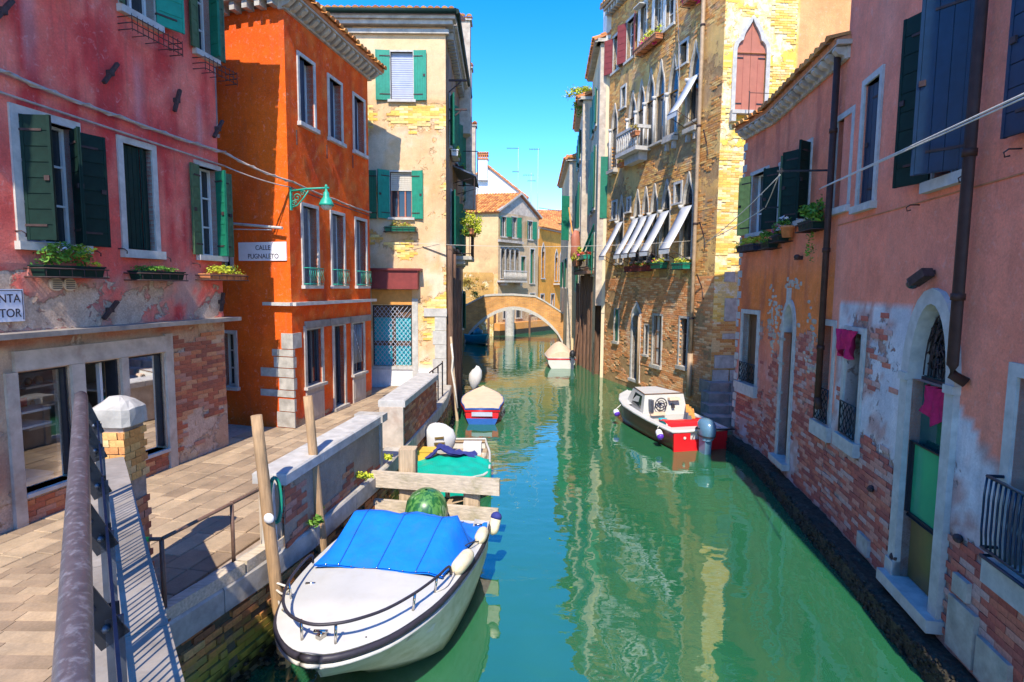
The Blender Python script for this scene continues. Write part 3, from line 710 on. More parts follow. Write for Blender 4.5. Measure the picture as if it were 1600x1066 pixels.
# shop interior: room, shelves and goods
rm = MB(); A = lambda *a: rm.box(F, *a)
A(.1, 2.8, -2.2, -2.15, .95, 3.0); A(.05, .1, -2.2, -.27, .95, 3.0); A(2.8, 2.85, -2.2, -.27, .95, 3.0); A(.05, 2.85, -2.2, -.27, 2.95, 3.0); A(.05, 2.85, -2.2, -.27, .93, .98); obj('shop_room', rm, 'shop_wall', H)
b = MB(); b.box(F, .15, 1.0, -1.3, -.35, 2.30, 2.33); b.box(F, .15, 1.0, -1.3, -.35, 2.10, 2.13); b.box(F, 1.9, 2.7, -1.2, -.35, 2.36, 2.39); b.box(F, 1.2, 1.7, -1.4, -1.0, 2.2, 2.23); b.box(F, 1.2, 1.7, -1.4, -1.0, 2.5, 2.53); b.box(F, 1.2, 1.7, -1.4, -1.0, 1.9, 1.93); obj('shelf', b, 'white_paint', H)
b = MB(); b.box(F, .15, .95, -1.2, -.32, 1.0, 1.45); b.box(F, .15, .6, -1.2, -.6, 1.45, 1.72); b.box(F, 1.92, 2.5, -1.0, -.32, 1.0, 1.5); b.box(F, 1.95, 2.25, -.9, -.5, 1.5, 1.68); obj('display_step', b, 'white_paint', H)
b = MB(); b.box(F, 2.3, 2.6, -.9, -.6, 1.5, 2.2); b.box(F, 1.95, 2.2, -1.3, -1.0, 1.68, 2.0); obj('display_panel', b, 'teal_flat', H)
bt = thing('model_boat', 'small red model boat on the shelf behind the left shop window', 'model boat', tuple(F.p(.55, -.7, 2.34)))
b = MB(); rows = []
for i in range(9):
    t = i / 8; hw = .07 * math.sin(math.pi * min(1, t * .9 + .08)) + .01; rows.append([F.p(.28 + t * .6, -.6 + hw, 2.44 + .03 * (2 * t - 1) ** 2), F.p(.28 + t * .6, -.6 + hw * .5, 2.35), F.p(.28 + t * .6, -.6 - hw * .5, 2.35), F.p(.28 + t * .6, -.6 - hw, 2.44 + .03 * (2 * t - 1) ** 2)])
b.loft(rows, False, True); obj('hull', b, 'red_paint', bt); b = MB(); b.tube([F.p(.5, -.6, 2.4), F.p(.5, -.6, 2.7)], .006); obj('mast', b, 'wood_pale', bt)
for k, (u, z, s_, m_) in enumerate(((1.3, 2.28, .06, 'wood'), (1.47, 2.27, .05, 'white_paint'), (1.35, 2.58, .05, 'brass'), (1.5, 2.58, .06, 'wood'), (1.32, 1.98, .05, 'beige'))):
    b = MB(); b.ell(F.p(u, -1.15, z), s_, s_, s_ * 1.2, 8, 5, wob=.3, z0=-.7)
    obj('souvenir', b, m_, None, tuple(F.p(u, -1.15, z)), ('round brown souvenir left on the middle doorway shelf', 'white souvenir right on the middle doorway shelf', 'brass souvenir on the top doorway shelf at left', 'brown souvenir on the top doorway shelf at right', 'beige souvenir on the lowest doorway shelf')[k], 'souvenir')
# wall anchors, hooks, vents
for (u, z, a, L) in ((1.84, 6.95, 55, .42), (3.06, 6.95, 70, .40), (4.0, 6.75, 55, .42), (1.62, 3.62, 45, .34), (3.93, 3.68, 78, .34), (.42, 7.15, 55, .42), (-.6, 3.65, 110, .4)):
    p = F.p(u, .05, z); t = F.U * math.cos(R(a)) + Vector((0, 0, math.sin(R(a)))); b = MB(); b.bar(p - t * L / 2, p + t * L / 2, .045, .05, F.N); b.bar(p - F.N * .06, p + F.N * .03, .07, .07); obj('wall_anchor', b, 'iron', H)
for u, z in ((.42, 4.62), (1.42, 4.44), (1.85, 4.5), (2.66, 4.42), (3.3, 4.35)):
    b = MB(); b.tube([F.p(u, 0, z), F.p(u, .10, z), F.p(u + .03, .12, z - .03), F.p(u + .03, .12, z - .07)], .008, 5); obj('shutter_hook', b, 'iron', H)
for u in (.86, 1.04):
    b = MB(); b.tube([F.p(u, 0, 3.98), F.p(u, .05, 3.98)], .085, 16); v_ = obj('vent', b, 'beige', H)
    b = MB()
    for k in range(5): b.box(F, u - .06, u + .06, .05, .058, 3.925 + k * .026, 3.935 + k * .026)
    obj('louvre', b, 'iron_black', v_)
# roof and hidden sides
b = MB(); b.box(F, -3.2, 4.2, -7, .34, 9.5, 9.62); b.box(F, -3.2, 4.2, .34, .42, 9.52, 9.64); obj('eave', b, 'stone_grey', H)
b = MB(); b.box(F, 3.98, 4.02, -7, -.26, .9, 9.5); b.box(F, -3.2, -3.16, -7, -.26, .9, 9.5); b.box(F, -3.2, 4.02, -7, -6.9, .9, 9.5); obj('side_wall', b, 'stone_grey', H)
A_ = F.p(-3.3, .42, 9.66); B_ = F.p(4.3, .42, 9.66); tiles(H, A_, B_, -F.N * 3.8 + Vector((0, 0, 1.2)), 34, 8)
# iron flower brackets on upper windows
for k, (u0, u1, z) in enumerate(((2.05, 3.0, 7.62), (3.5, 4.3, 7.6), (.45, 1.25, 7.68))):
    b = MB()
    for zz in (0, .09, .18):
        b.tube([F.p(u0, .0, z + zz), F.p(u0, .24, z + zz), F.p(u1, .24, z + zz), F.p(u1, 0, z + zz)], .008, 5)
    n = int((u1 - u0) / .09)
    for i in range(n + 1): b.tube([F.p(u0 + (u1 - u0) * i / n, .24, z - .03), F.p(u0 + (u1 - u0) * i / n, .24, z + .21)], .006, 4)
    for i in range(5): b.tube([F.p(u0 + (u1 - u0) * i / 4, .0, z), F.p(u0 + (u1 - u0) * i / 4, .24, z)], .006, 4)
    obj('flower_bracket', b, 'iron', H)

def planter(label, F, u0, u1, z, h, boxmat, plants, rack=None, group='window boxes with plants', proj=.22, d0=.05, shape='box'):
    t = thing('window_box', label, 'planter', tuple(F.p((u0 + u1) / 2, .1, z)), group)
    b = MB(); t_ = .012
    if shape == 'pot':
        c = F.p((u0 + u1) / 2, d0 + proj / 2, z); r_ = (u1 - u0) / 2
        b.tube([c, c + Vector((0, 0, h * .8)), c + Vector((0, 0, h * .8)), c + Vector((0, 0, h))], [r_ * .7, r_ * .95, r_ * 1.08, r_ * 1.08], 14)
    else:
        P = lambda a, q: [F.p(u0 + a, d0 + a, z + q), F.p(u1 - a, d0 + a, z + q), F.p(u1 - a, d0 + proj - a, z + q), F.p(u0 + a, d0 + proj - a, z + q)]
        b.loft([P(.02, 0), P(0, h * .85), P(-.012, h * .85), P(-.012, h), P(.012, h), P(.015, h * .8)], True, False)
        b.add(P(.02, 0), [(0, 1, 2, 3)]); b.add(P(.015, h * .8), [(0, 1, 2, 3)])
    obj('box' if shape == 'box' else 'pot', b, boxmat, t)
    if rack:
        b = MB(); e = .03
        for zz in (z - .01, z + h * .7): b.tube([F.p(u0 - e, 0, zz), F.p(u0 - e, d0 + proj + .03, zz), F.p(u1 + e, d0 + proj + .03, zz), F.p(u1 + e, 0, zz)], .009, 5)
        for i in range(6): b.tube([F.p(u0 + (u1 - u0) * i / 5, 0, z - .01), F.p(u0 + (u1 - u0) * i / 5, d0 + proj + .03, z - .01), F.p(u0 + (u1 - u0) * i / 5, d0 + proj + .03, z + h * .7)], .006, 4)
        obj('bracket', b, rack, t)
    for (mat, n, size, sx, sy, sz, dz, nm) in plants:
        leaves(F.p((u0 + u1) / 2, d0 + proj / 2, z + h + dz), sx, sy, sz, n, size, t, mat, nm, F.ang, .1)
    return t
planter('dark green window box of tall leafy plants under the open dark shutters', F, .52, 1.36, 4.08, .14, 'green_dark',
        [('leaf', 620, .035, .36, .16, .20, .12, 'foliage'), ('leaf_yellow', 90, .03, .36, .15, .16, .13, 'young_leaves'), ('petal_white', 30, .025, .2, .15, .06, .22, 'blossoms')], 'iron')
planter('narrow green window box of low herbs below the middle pink-house window', F, 1.95, 2.80, 4.06, .13, 'green_dark', [('leaf', 700, .022, .42, .14, .06, .04, 'foliage')], 'iron')
planter('window box of yellow-green flowers at the far end of the pink house', F, 3.38, 4.32, 4.08, .10, 'terracotta', [('leaf_yellow', 900, .024, .46, .15, .09, .07, 'foliage')], 'iron')
# street sign at the frame's edge
sg = thing('street_sign', 'white street sign with two lines of black lettering at the left picture edge', 'sign', tuple(F.p(0, .03, 3.72)))
b = MB(); b.box(F, -.5, .44, .004, .03, 3.53, 3.92); obj('plate', b, 'sign', sg)
b = MB(); frame_mb(F, rect(-.48, .42, 3.55, 3.90), .008, .03, .034, b); obj('border', b, 'sign_ink', sg)
text('MENTA', .145, F, .40, 3.76, .033, sg, 'sign_ink', .86, 'RIGHT'); text('NTOR', .145, F, .40, 3.585, .033, sg, 'sign_ink', .86, 'RIGHT')
# cables along the pink house
def cable(label, pts, r=.018, mat='cable', sag=0., n=10, wrap=False):
    out = []
    for a, b in zip(pts, pts[1:]):
        a, b = Vector(a), Vector(b)
        for i in range(n):
            t = i / n; out.append(a + (b - a) * t - Vector((0, 0, sag * 4 * t * (1 - t))))
    out.append(Vector(pts[-1])); mb = MB(); mb.tube(out, r, 6)
    if wrap:
        q = [p + Vector((0, .0, math.sin(i * 1.9) * r * 1.4)) + Vector((math.cos(i * 1.9) * r * 1.3, 0, 0)) for i, p in enumerate(dense([tuple(p) for p in out], .12) and [Vector(p) for p in dense([tuple(p) for p in out], .12)])]
        mb.tube(q, r * .5, 5)
    return obj('cable', mb, mat, None, tuple(out[0]), label, 'cable')
OW = Frame((-4.53, 11.83), (-3.85, 15.57)); OF = Frame((-6.50, 12.44), (-4.53, 11.83))
cable('thick wrapped cable bundle crossing the pink house above its windows', [F.p(-2, .07, 6.62), F.p(.4, .06, 6.45), F.p(1.9, .06, 6.38), F.p(4.1, .08, 6.36)], .024, 'cable', .02, wrap=True)
cable('thin pale cable running just over the pink house window lintels', [F.p(-2, .06, 6.30), F.p(.36, .06, 6.20), F.p(4.1, .08, 6.12)], .016)
cable('cable bundle spanning the gap from the pink house to the orange corner', [F.p(4.1, .08, 6.36), OW.p(-.02, .10, 6.06)], .02, 'cable', .05, wrap=True)
cable('thin cable spanning from pink house to orange house below the bundle', [F.p(4.1, .08, 6.12), OW.p(-.02, .06, 5.95)], .012, 'cable', .04)
cable('wrapped cable running along the orange house between its two floors', [OW.p(-.02, .10, 6.06), OW.p(1.8, .07, 5.98), OW.p(3.8, .07, 5.93)], .018, 'cable', .02, wrap=True)
cable('thin cable along the orange house just over the lower windows', [OW.p(-.02, .06, 5.95), OW.p(3.8, .06, 5.84)], .012, 'cable_dark', .01)

# ================================================================ ORANGE HOUSE
H = thing('orange_house', 'bright orange house with white window frames at the corner of the lane', 'house', (-4.53, 11.83, 1))
holes = []; arches = []
for i, u in enumerate((.50, 1.76, 3.02)):
    window(H, OW, u, u + .58, 7.36, 8.70, holes, fw=.07, sill=.08, depth=.22)
    shutter(H, OW, u + .01, 7.38, 8.69, .30, 165, -1, 'blue_dark', 3, d0=-.14, vertical=True)
    w = window(H, OW, u, u + .58, 3.99, 5.66, holes, fw=.07, sill=.07, depth=.22)
    shutter(H, OW, u + .01, 4.0, 5.64, .28, 160, -1, 'steel_grey', 3, d0=-.14, vertical=True)
    b = MB()
    for z in (4.02, 4.36): b.tube([OW.p(u - .03, .0, z), OW.p(u - .03, .13, z), OW.p(u + .61, .13, z), OW.p(u + .61, 0, z)], .011, 6)
    for k in range(8):
        c = u + .01 + k * .08; b.tube([OW.p(c, .13, 4.02), OW.p(c + .05, .14, 4.12), OW.p(c - .02, .14, 4.24), OW.p(c + .03, .13, 4.36)], .007, 5)
    obj('balcony_railing', b, 'teal_iron', H)
g1 = (.52, 1.16, 1.80, 3.03); g2 = (1.76, 2.26, 1.08, 3.03); g3 = (2.74, 3.36, 1.74, 3.03)
window(H, OW, *g1, holes, fw=.09, mat='stone', sill=.06, mull=1, trans=0, sash='steel_grey', depth=.12, name='shop_window')
window(H, OW, *g2, holes, fw=.08, mat='stone', sill=.07, mull=1, trans=0, sash='steel_grey', depth=.16, name='shop_door')
window(H, OW, *g3, holes, fw=.08, mat='stone', sill=.06, mull=1, trans=0, sash='steel_grey', depth=.12, name='shop_window')
for (a, c, z1) in ((.46, 1.20, 1.74), (2.70, 3.42, 1.68)):
    b = MB(); b.box(OW, a, c, .0, .035, 1.0, z1); pn = obj('shop_panel', b, 'panel', H)
    b = MB(); b.box(OW, a + .05, c - .05, .035, .045, 1.10, z1 - .12); obj('panel_field', b, 'panel', pn)
b = MB()
for i in range(9): b.tube([OW.p(2.78 + i * .07, -.02, 2.0), OW.p(2.78 + (i + 1) % 9 * .07, -.02, 3.0)], .006, 4)
obj('lattice', b, 'white_paint', H)
rnd_l = [(.48, 1.52), (1.54, 2.55), (2.57, 3.80)]
for a, c in rnd_l: b = MB(); b.box(OW, a, c, .0, .05, 3.06, 3.22); obj('lintel', b, 'stone_grey', H)
OP = lambda u, z: .48 * (sst(1.35, 1.05, z)) + .12 + .25 * fbm(u, z, 1.4, 21)
def ocol(u, z):
    c = lerp((.86, .115, .007), (.80, .085, .006), .5 + fbm(u, z, .9, 22)); c = lerp(c, (.60, .05, .01), .55 * sst(.15, .6, fbm(u * 1.8, z * .5, 1.1, 23)))
    c = lerp(c, (.88, .24, .05), .5 * sst(.15, .5, fbm(u, z, 3.2, 24)))
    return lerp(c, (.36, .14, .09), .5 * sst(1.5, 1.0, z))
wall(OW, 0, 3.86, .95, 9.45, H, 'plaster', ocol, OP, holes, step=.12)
fh = []
window(H, OF, .28, .58, 4.30, 5.72, fh, fw=.07, sill=.08); window(H, OF, .28, .60, 1.80, 2.95, fh, fw=.07, sill=.07)
window(H, OF, .0, .30, 7.1, 8.6, fh, fw=.07, sill=.07)
def ofcol(u, z): return lerp((.82, .135, .008), (.76, .100, .007), .5 + fbm(u, z, .7, 25))
wall(OF, -2.0, OF.L, .95, 9.45, H, 'plaster', ofcol, lambda u, z: .42 * sst(1.3, 1.05, z), fh, step=.14, name='front_wall')
b = MB(); b.box(OF, -2.0, OF.L, -7.0, -6.9, .9, 9.4); b.box(OF, -2.0, -1.9, -6.9, -.26, .9, 9.4); b.box(OW, 3.82, 3.86, -7, -.26, .9, 9.4); obj('rear_wall', b, 'stone_grey', H)
# corner quoins in white stone
L0 = OF.L; quo = [(1.02, 1.34, .42, .02), (1.36, 1.62, .36, .06), (1.66, 1.80, .82, .04), (1.82, 2.06, .34, .10), (2.08, 2.26, .80, .04), (2.28, 2.50, .46, .10), (2.52, 2.66, .50, .05), (2.68, 3.0, .26, .32)]
for z0, z1, w, w2 in quo:
    b = MB(); b.box(OF, L0 - w, L0 - .002, -.02, .022, z0, z1); obj('quoin', b, 'stone', H)
    b = MB(); b.box(OW, -.022, w2, -.02, .020, z0, z1); obj('quoin', b, 'stone', H)
b = MB(); b.box(OW, -.04, 3.98, -.01, .13, 3.57, 3.64); b.box(OF, L0 - .62, L0 + .06, -.01, .12, 3.572, 3.638); obj('string_course', b, 'stone_white', H)
# cornice with modillions
co = MB(); co.box(OW, -.32, 4.15, -.3, .30, 9.56, 9.66); co.box(OW, -.05, 4.0, -.1, .06, 9.36, 9.56); co.box(OF, -2, L0 + .2, -.3, .28, 9.562, 9.658); cn = obj('cornice', co, 'stone', H)
i = 0
while -.1 + i * .235 < 4.0:
    u = -.1 + i * .235; b = MB(); P = [(u, 0, .0), (u, .24, .0), (u, .24, -.06), (u, .12, -.15), (u, 0, -.18)]
    A1 = [OW.p(u, d + .02, 9.56 + z) for _, d, z in P]; A2 = [OW.p(u + .11, d + .02, 9.56 + z) for _, d, z in P]
    b.add(A1 + A2, [(0, 1, 2, 3, 4), (9, 8, 7, 6, 5)] + [(k, (k + 1) % 5, (k + 1) % 5 + 5, k + 5) for k in range(5)]); obj('modillion', b, 'stone', cn); i += 1
for i in range(9):
    u = L0 - .2 - i * .3; b = MB(); b.box(OF, u, u + .12, 0.01, .22, 9.40, 9.56); obj('modillion', b, 'stone', cn)
tiles(H, OW.p(-.3, .34, 9.68), OW.p(4.2, .34, 9.68), -OW.N * 3.4 + Vector((0, 0, 1.1)), 22, 8)
for u, z in ((.3, 7.0), (1.55, 7.0), (2.85, 7.05)):
    b = MB(); p = OW.p(u, .04, z); b.bar(p - Vector((0, 0, .15)), p + Vector((0, 0, .15)), .02, .02); obj('wall_anchor', b, 'iron', H)
sg = thing('street_sign', 'white street sign reading CALLE PUGNALETO on the orange wall', 'sign', tuple(OF.p(1.39, .02, 4.7)))
b = MB(); b.box(OF, .80, 1.99, .004, .024, 4.49, 4.87); obj('plate', b, 'sign', sg)
text('CALLE', .14, OF, 1.42, 4.71, .027, sg, 'sign_ink', .95); text('PUGNALETO', .14, OF, 1.42, 4.535, .027, sg, 'sign_ink', .95)
b = MB(); b.tube([OF.p(.55, .10, 5.27), OF.p(2.02, .16, 5.13)], .028, 8); b.tube([OF.p(.6, .12, 5.14), OF.p(1.75, .16, 5.10)], .012, 6)
obj('pole', b, 'stone_white', None, tuple(OF.p(.55, .1, 5.27)), 'pale horizontal pole fixed on the orange wall above the sign', 'pole')
# street lamp on the corner
lp = thing('street_lamp', 'green iron bracket lamp on the orange house corner', 'lamp', tuple(OW.p(.0, 0, 5.8)))
LF = Frame((OW.p(.02, .0, 0).x, OW.p(.02, 0, 0).y), (OW.p(.02, 0, 0).x + 1, OW.p(.02, 0, 0).y - .15))
b = MB(); b.box(LF, .03, .06, -.03, .03, 5.5, 5.95); b.tube([LF.p(.05, 0, 5.88), LF.p(.4, 0, 5.92), LF.p(.86, 0, 5.93)], .020, 8)
b.tube([LF.p(.05, 0, 5.55), LF.p(.18, 0, 5.60), LF.p(.30, 0, 5.72), LF.p(.42, 0, 5.88)], .014, 6)
for cx, cz, r0 in ((.17, 5.75, .09), (.30, 5.84, .06), (.10, 5.64, .06)):
    b.tube([LF.p(cx + r0 * (1 - k / 14) * math.cos(k * .75), 0, cz + r0 * (1 - k / 14) * math.sin(k * .75)) for k in range(12)], .010, 5)
b.ell(LF.p(.80, 0, 5.96), .03, .03, .04, 8, 6); obj('bracket', b, 'teal_iron', lp)
b = MB(); c = LF.p(.80, 0, 0); b.loft([[c + Vector((r_ * math.cos(a * math.pi / 8), r_ * math.sin(a * math.pi / 8), z)) for a in range(16)] for r_, z in ((.02, 5.92), (.03, 5.86), (.055, 5.84), (.06, 5.76), (.10, 5.70), (.14, 5.62), (.15, 5.58), (.135, 5.58))], True, True); obj('lamp_shade', b, 'teal_iron', lp)
b = MB(); b.ell(LF.p(.80, 0, 5.58), .12, .12, .09, 14, 6, z0=-.99); obj('globe', b, 'curtain', lp)

# ================================================================ CREAM HOUSE
CF = Frame((-4.6, 17.1), (-1.96, 17.1)); CS = Frame((-1.96, 17.1), (-2.1, 24.0))
H = thing('cream_house', 'tall cream and brick house with bright green shutters facing down the canal', 'house', (-1.96, 17.1, 1))
holes = []
w = window(H, CF, 1.07, 1.71, 9.30, 10.62, holes, fw=.05, sill=.07, depth=.12, pane=None, sash=None)
for i in range(22): obj('slat', MB().box(CF, 1.08, 1.70, -.09, -.06, 9.31 + i * .06, 9.31 + i * .06 + .048), 'tarp_grey', w)
w = window(H, CF, 1.02, 1.65, 5.98, 7.28, holes, fw=.05, sill=.07, depth=.14, mull=2, trans=0, sash='red_shutter')
b = MB()
for i in range(9): b.box(CF, 1.03, 1.64, -.09, -.06, 6.76 + i * .058, 6.76 + i * .058 + .05)
obj('blind', b, 'curtain', w)
for hu, s_, z0, z1, wd2, an in ((1.05, -1, 9.28, 10.66, .40, 5), (1.74, 1, 9.28, 10.66, .36, 5), (1.66, 1, 5.94, 7.32, .32, 6), (1.00, -1, 5.94, 7.32, .36, 38)):
    shutter(H, CF, hu, z0, z1, wd2, an, s_, 'green_bright', 4, ind=True, vertical=True)
shutter(H, CF, .62, 5.94, 7.32, .32, 4, -1, 'green', 4, ind=True, vertical=True)
dh = (.46, 1.62, 1.60, 3.42); holes.append(dh)
b = MB(); b.box(CF, dh[0], dh[1], -.24, -.2, dh[2], dh[3]); gw = obj('lattice_window', b, 'teal_flat', H)
b = MB(); b.box(CF, dh[0], dh[1], -.2, -.17, 2.2, 2.34); b.box(CF, 1.0, 1.10, -.2, -.17, dh[2], dh[3]); b.box(CF, dh[0], dh[1], -.2, -.17, 3.05, 3.42); obj('sash', b, 'wood_door', gw)
b = MB(); n = 9
for k in range(-16, 17):
    for sgn in (1, -1):
        # diagonal bars clipped to the opening
        u = dh[0] + k * .13; pts = []
        a_, b_ = (u, dh[2]), (u + sgn * (dh[3] - dh[2]) * .8, dh[3])
        t0 = max(0, min(1, (dh[0] - a_[0]) / (b_[0] - a_[0]))) if (b_[0] - a_[0]) else 0; t1 = max(0, min(1, (dh[1] - a_[0]) / (b_[0] - a_[0])))
        if sgn < 0: t0, t1 = t1, t0
        if t1 - t0 > .03: b.bar(CF.p(a_[0] + (b_[0] - a_[0]) * t0, -.05 + .012 * sgn, a_[1] + (b_[1] - a_[1]) * t0), CF.p(a_[0] + (b_[0] - a_[0]) * t1, -.05 + .012 * sgn, a_[1] + (b_[1] - a_[1]) * t1), .012, .018, CF.N)
obj('lattice', b, 'tarp_grey', gw); obj('lattice_frame', frame_mb(CF, rect(dh[0] + .03, dh[1] - .03, dh[2] + .03, dh[3] - .03), .03, -.08, -.02), 'iron_black', gw)
b = MB(); b.box(CF, 1.63, 1.80, -.02, .03, 1.0, 3.62); obj('door_jamb', b, 'stone_white', H)
b = MB(); b.box(CF, .44, 1.63, -.02, .03, 1.5, 1.60); obj('sill', b, 'stone_white', H)
b = MB(); b.box(CF, .40, 1.85, .0, .34, 3.90, 4.44); b.box(CF, .38, 1.95, .0, .40, 4.44, 4.50); obj('shutter_box', b, 'maroon', H)
b = MB(); b.box(CF, .44, 1.63, -.02, .02, 3.44, 3.88); obj('shop_fascia', b, 'orange_wood', H)
for i, z in enumerate((1.0, 1.42, 1.84, 2.26, 2.68)):
    b = MB(); b.box(CF, 2.30 - (.06 if i % 2 else 0), 2.64, -.02, .02, z + .004, z + .414); obj('quoin', b, 'stone_white', H)
b = MB(); b.box(CF, 1.98, 2.66, -.02, .04, 3.10, 3.34); obj('string_stone', b, 'stone_white', H)
def cpeel(u, z):
    n = fbm(u, z, .9, 41); k = .28 + .5 * n + .35 * math.exp(-((z - 8.75) / .5) ** 2) + (.25 if z < 3.8 and u > 1.8 else 0)
    return min(1, k if 1.7 < z < 9.2 else .15 + .2 * n)
def ccol(u, z):
    c = lerp((.72, .50, .29), (.68, .40, .19), .5 + fbm(u, z, .7, 43)); c = lerp(c, (.74, .58, .40), sst(.0, .5, fbm(u, z, .9, 46)))
    if z > 9.3: c = lerp(c, (.72, .49, .27), .7)
    if z < 1.5: c = (.74, .72, .68)
    return c
wall(CF, 0, CF.L, .95, 11.35, H, 'plaster_cream', ccol, cpeel, holes, step=.11)
bricks(CF, 0.05, CF.L, 1.6, 9.2, H, 'brick_yellow', lambda u, z: cpeel(u, z) > .56 + .06 * fbm(u, z, 8, 3) and not any(h[0] - .1 < u < h[1] + .1 and h[2] - .1 < z < h[3] + .1 for h in holes) and not (1.55 < u < 1.95 and z < 3.7) and not (.35 < u < 1.95 and 3.4 < z < 4.6), 280, 20, d=0.)
b = MB(); b.box(CF, -1.5, CF.L + .10, -.1, .10, 11.10, 11.22); b.box(CF, -1.5, CF.L + .22, -.1, .22, 11.30, 11.42); b.box(CF, -1.5, CF.L + .30, -.1, .30, 11.42, 11.50)
b.box(CS, .24, 6.9, -.05, .22, 11.30, 11.42); b.box(CS, .32, 6.9, -.05, .30, 11.42, 11.50); obj('cornice', b, 'stone', H)
b = MB()
for k in range(28): u = .3 + k * .235; b.box(CS, u, u + .12, 0, .20, 11.1, 11.29)
obj('modillions', b, 'stone', H)
b = MB(); g = [CF.p(-1.6, .38, 11.58), CF.p(CF.L + .34, .38, 11.58)]; b.tube(g, .075, 10); b.tube([CF.p(CF.L + .36, .38, 11.58), CF.p(CF.L + .36, .1, 11.58), CS.p(6.9, .36, 11.58)], .07, 10); obj('gutter', b, 'green_dark', H)
tiles(H, CF.p(-1.6, .36, 11.62), CF.p(CF.L + .30, .36, 11.62), (-.0, 3.6, 1.35), 24, 8, 1)
def dullcol(u, z): return lerp((.24, .15, .10), (.40, .27, .18), .5 + fbm(u, z, .7, 51))
sh = []
for u, z0, z1 in ((1.2, 8.3, 9.8), (1.6, 5.3, 7.0), (3.4, 5.3, 7.0), (3.4, 8.3, 9.8), (5.2, 5.3, 7.0), (5.2, 8.3, 9.8), (4.4, 1.8, 3.2)):
    window(H, CS, u, u + .7, z0, z1, sh, fw=.08, sill=.07)
    if z0 > 5: shutter(H, CS, u - .02, z0, z1, .36, 20, -1, 'green', 5); shutter(H, CS, u + .72, z0, z1, .36, 25, 1, 'green', 5)
wall(CS, 0, 6.9, -.3, 11.35, H, 'plaster_brown', dullcol, lambda u, z: .4 + .4 * fbm(u, z, .8, 52), sh, step=.22, name='side_wall')
b = MB(); b.box(CF, -1.5, .0, -.3, .0, .9, 11.4); b.box(CF, -1.5, -1.4, -7, -.3, .9, 11.4); b.box(CS, 6.86, 6.9, -4.2, -.26, .9, 11.4); obj('rear_wall', b, 'stone_grey', H)
# balcony with railing on the canal side, canopy over it
b = MB(); b.box(CS, 2.6, 4.6, .0, .62, 4.90, 5.02); b.box(CS, 2.7, 4.5, .0, .4, 4.76, 4.9); bl = obj('balcony', b, 'stone', H)
b = MB()
for z in (5.1, 5.85): b.tube([CS.p(2.62, 0, z), CS.p(2.62, .60, z), CS.p(4.58, .60, z), CS.p(4.58, 0, z)], .018, 6)
for i in range(15): u = 2.62 + i * .14; b.tube([CS.p(u, .6, 5.02), CS.p(u, .6, 5.85)], .009, 4)
for i in range(4): d_ = .12 + i * .14; b.tube([CS.p(2.62, d_, 5.02), CS.p(2.62, d_, 5.85)], .009, 4)
obj('railing', b, 'iron', bl)
b = MB(); b.hexa([CS.p(2.4, .0, 7.95), CS.p(4.7, .0, 7.95), CS.p(4.7, .78, 7.62), CS.p(2.4, .78, 7.62), CS.p(2.4, .0, 8.0), CS.p(4.7, .0, 8.0), CS.p(4.7, .78, 7.67), CS.p(2.4, .78, 7.67)]); cp = obj('canopy', b, 'steel_grey', H)
b = MB()
for u in (2.45, 4.65): b.tube([CS.p(u, .72, 7.62), CS.p(u, .66, 5.9)], .012, 5); b.tube([CS.p(u, 0, 7.4), CS.p(u, .7, 7.6)], .012, 5)
obj('canopy_strut', b, 'iron', cp)
b = MB()
for z in (9.0, 7.75): b.tube([CS.p(4.9, 0, z), CS.p(4.9, .72, z)], .018, 5)
b.tube([CS.p(4.9, .72, 9.0), CS.p(4.9, .72, 7.75)], .018, 5); obj('drying_frame', b, 'iron', H)
for z, m_ in ((10.2, 'iron'), (9.35, 'iron')):
    b = MB(); b.bar(CS.p(1.0, 0, z), CS.p(1.0, .55, z), .05, .05); b.bar(CS.p(1.0, 0, z - .35), CS.p(1.0, .4, z), .03, .03); obj('iron_bracket', b, m_, H)
planter('terracotta trough of bushy yellow-green plants on the balcony rail', CS, 2.5, 3.6, 5.75, .18, 'terracotta', [('leaf_yellow', 1000, .055, .95, .38, .48, .15, 'foliage'), ('leaf', 300, .055, .8, .3, .35, .0, 'darker_leaves')], d0=.50, proj=.24)
planter('small white window box with trailing plants high on the canal wall', CS, 1.2, 2.0, 8.02, .2, 'white_paint', [('leaf', 200, .05, .4, .16, .3, .0, 'foliage')], 'iron')
planter('trailing plants in a dark box beside the iron drying frame', CS, 3.5, 4.3, 7.98, .2, 'iron', [('leaf', 220, .05, .42, .18, .3, .0, 'foliage')])
planter('window box of drying yellow plants under the cream house blind', CF, .90, 1.78, 5.56, .14, 'green', [('leaf_dry', 420, .03, .42, .14, .16, .02, 'foliage'), ('leaf_yellow', 160, .028, .36, .12, .10, .08, 'young_leaves'), ('petal_red', 30, .02, .3, .12, .05, .1, 'blossoms')], 'iron')
cable('cable running diagonally across the cream house front', [CF.p(1.95, .02, 5.15), CF.p(2.64, .03, 4.9)], .015, 'cable_dark')

# ================================================================ BROWN BRICK PALACE (right, middle distance)
BR = Frame((4.05, 25.3), (6.13, 17.6)); BY = Frame((6.13, 17.6), (12.0, 18.05))
H = thing('brick_palace', 'tall brown brick palace with pointed gothic windows and white raised awnings', 'palace', (6.13, 17.6, 0))
holes = []; arches = []
goth = dict(arch='ogee', fw=.055, mat='stone', depth=.08, proj=.14, sash=None, arches=arches)
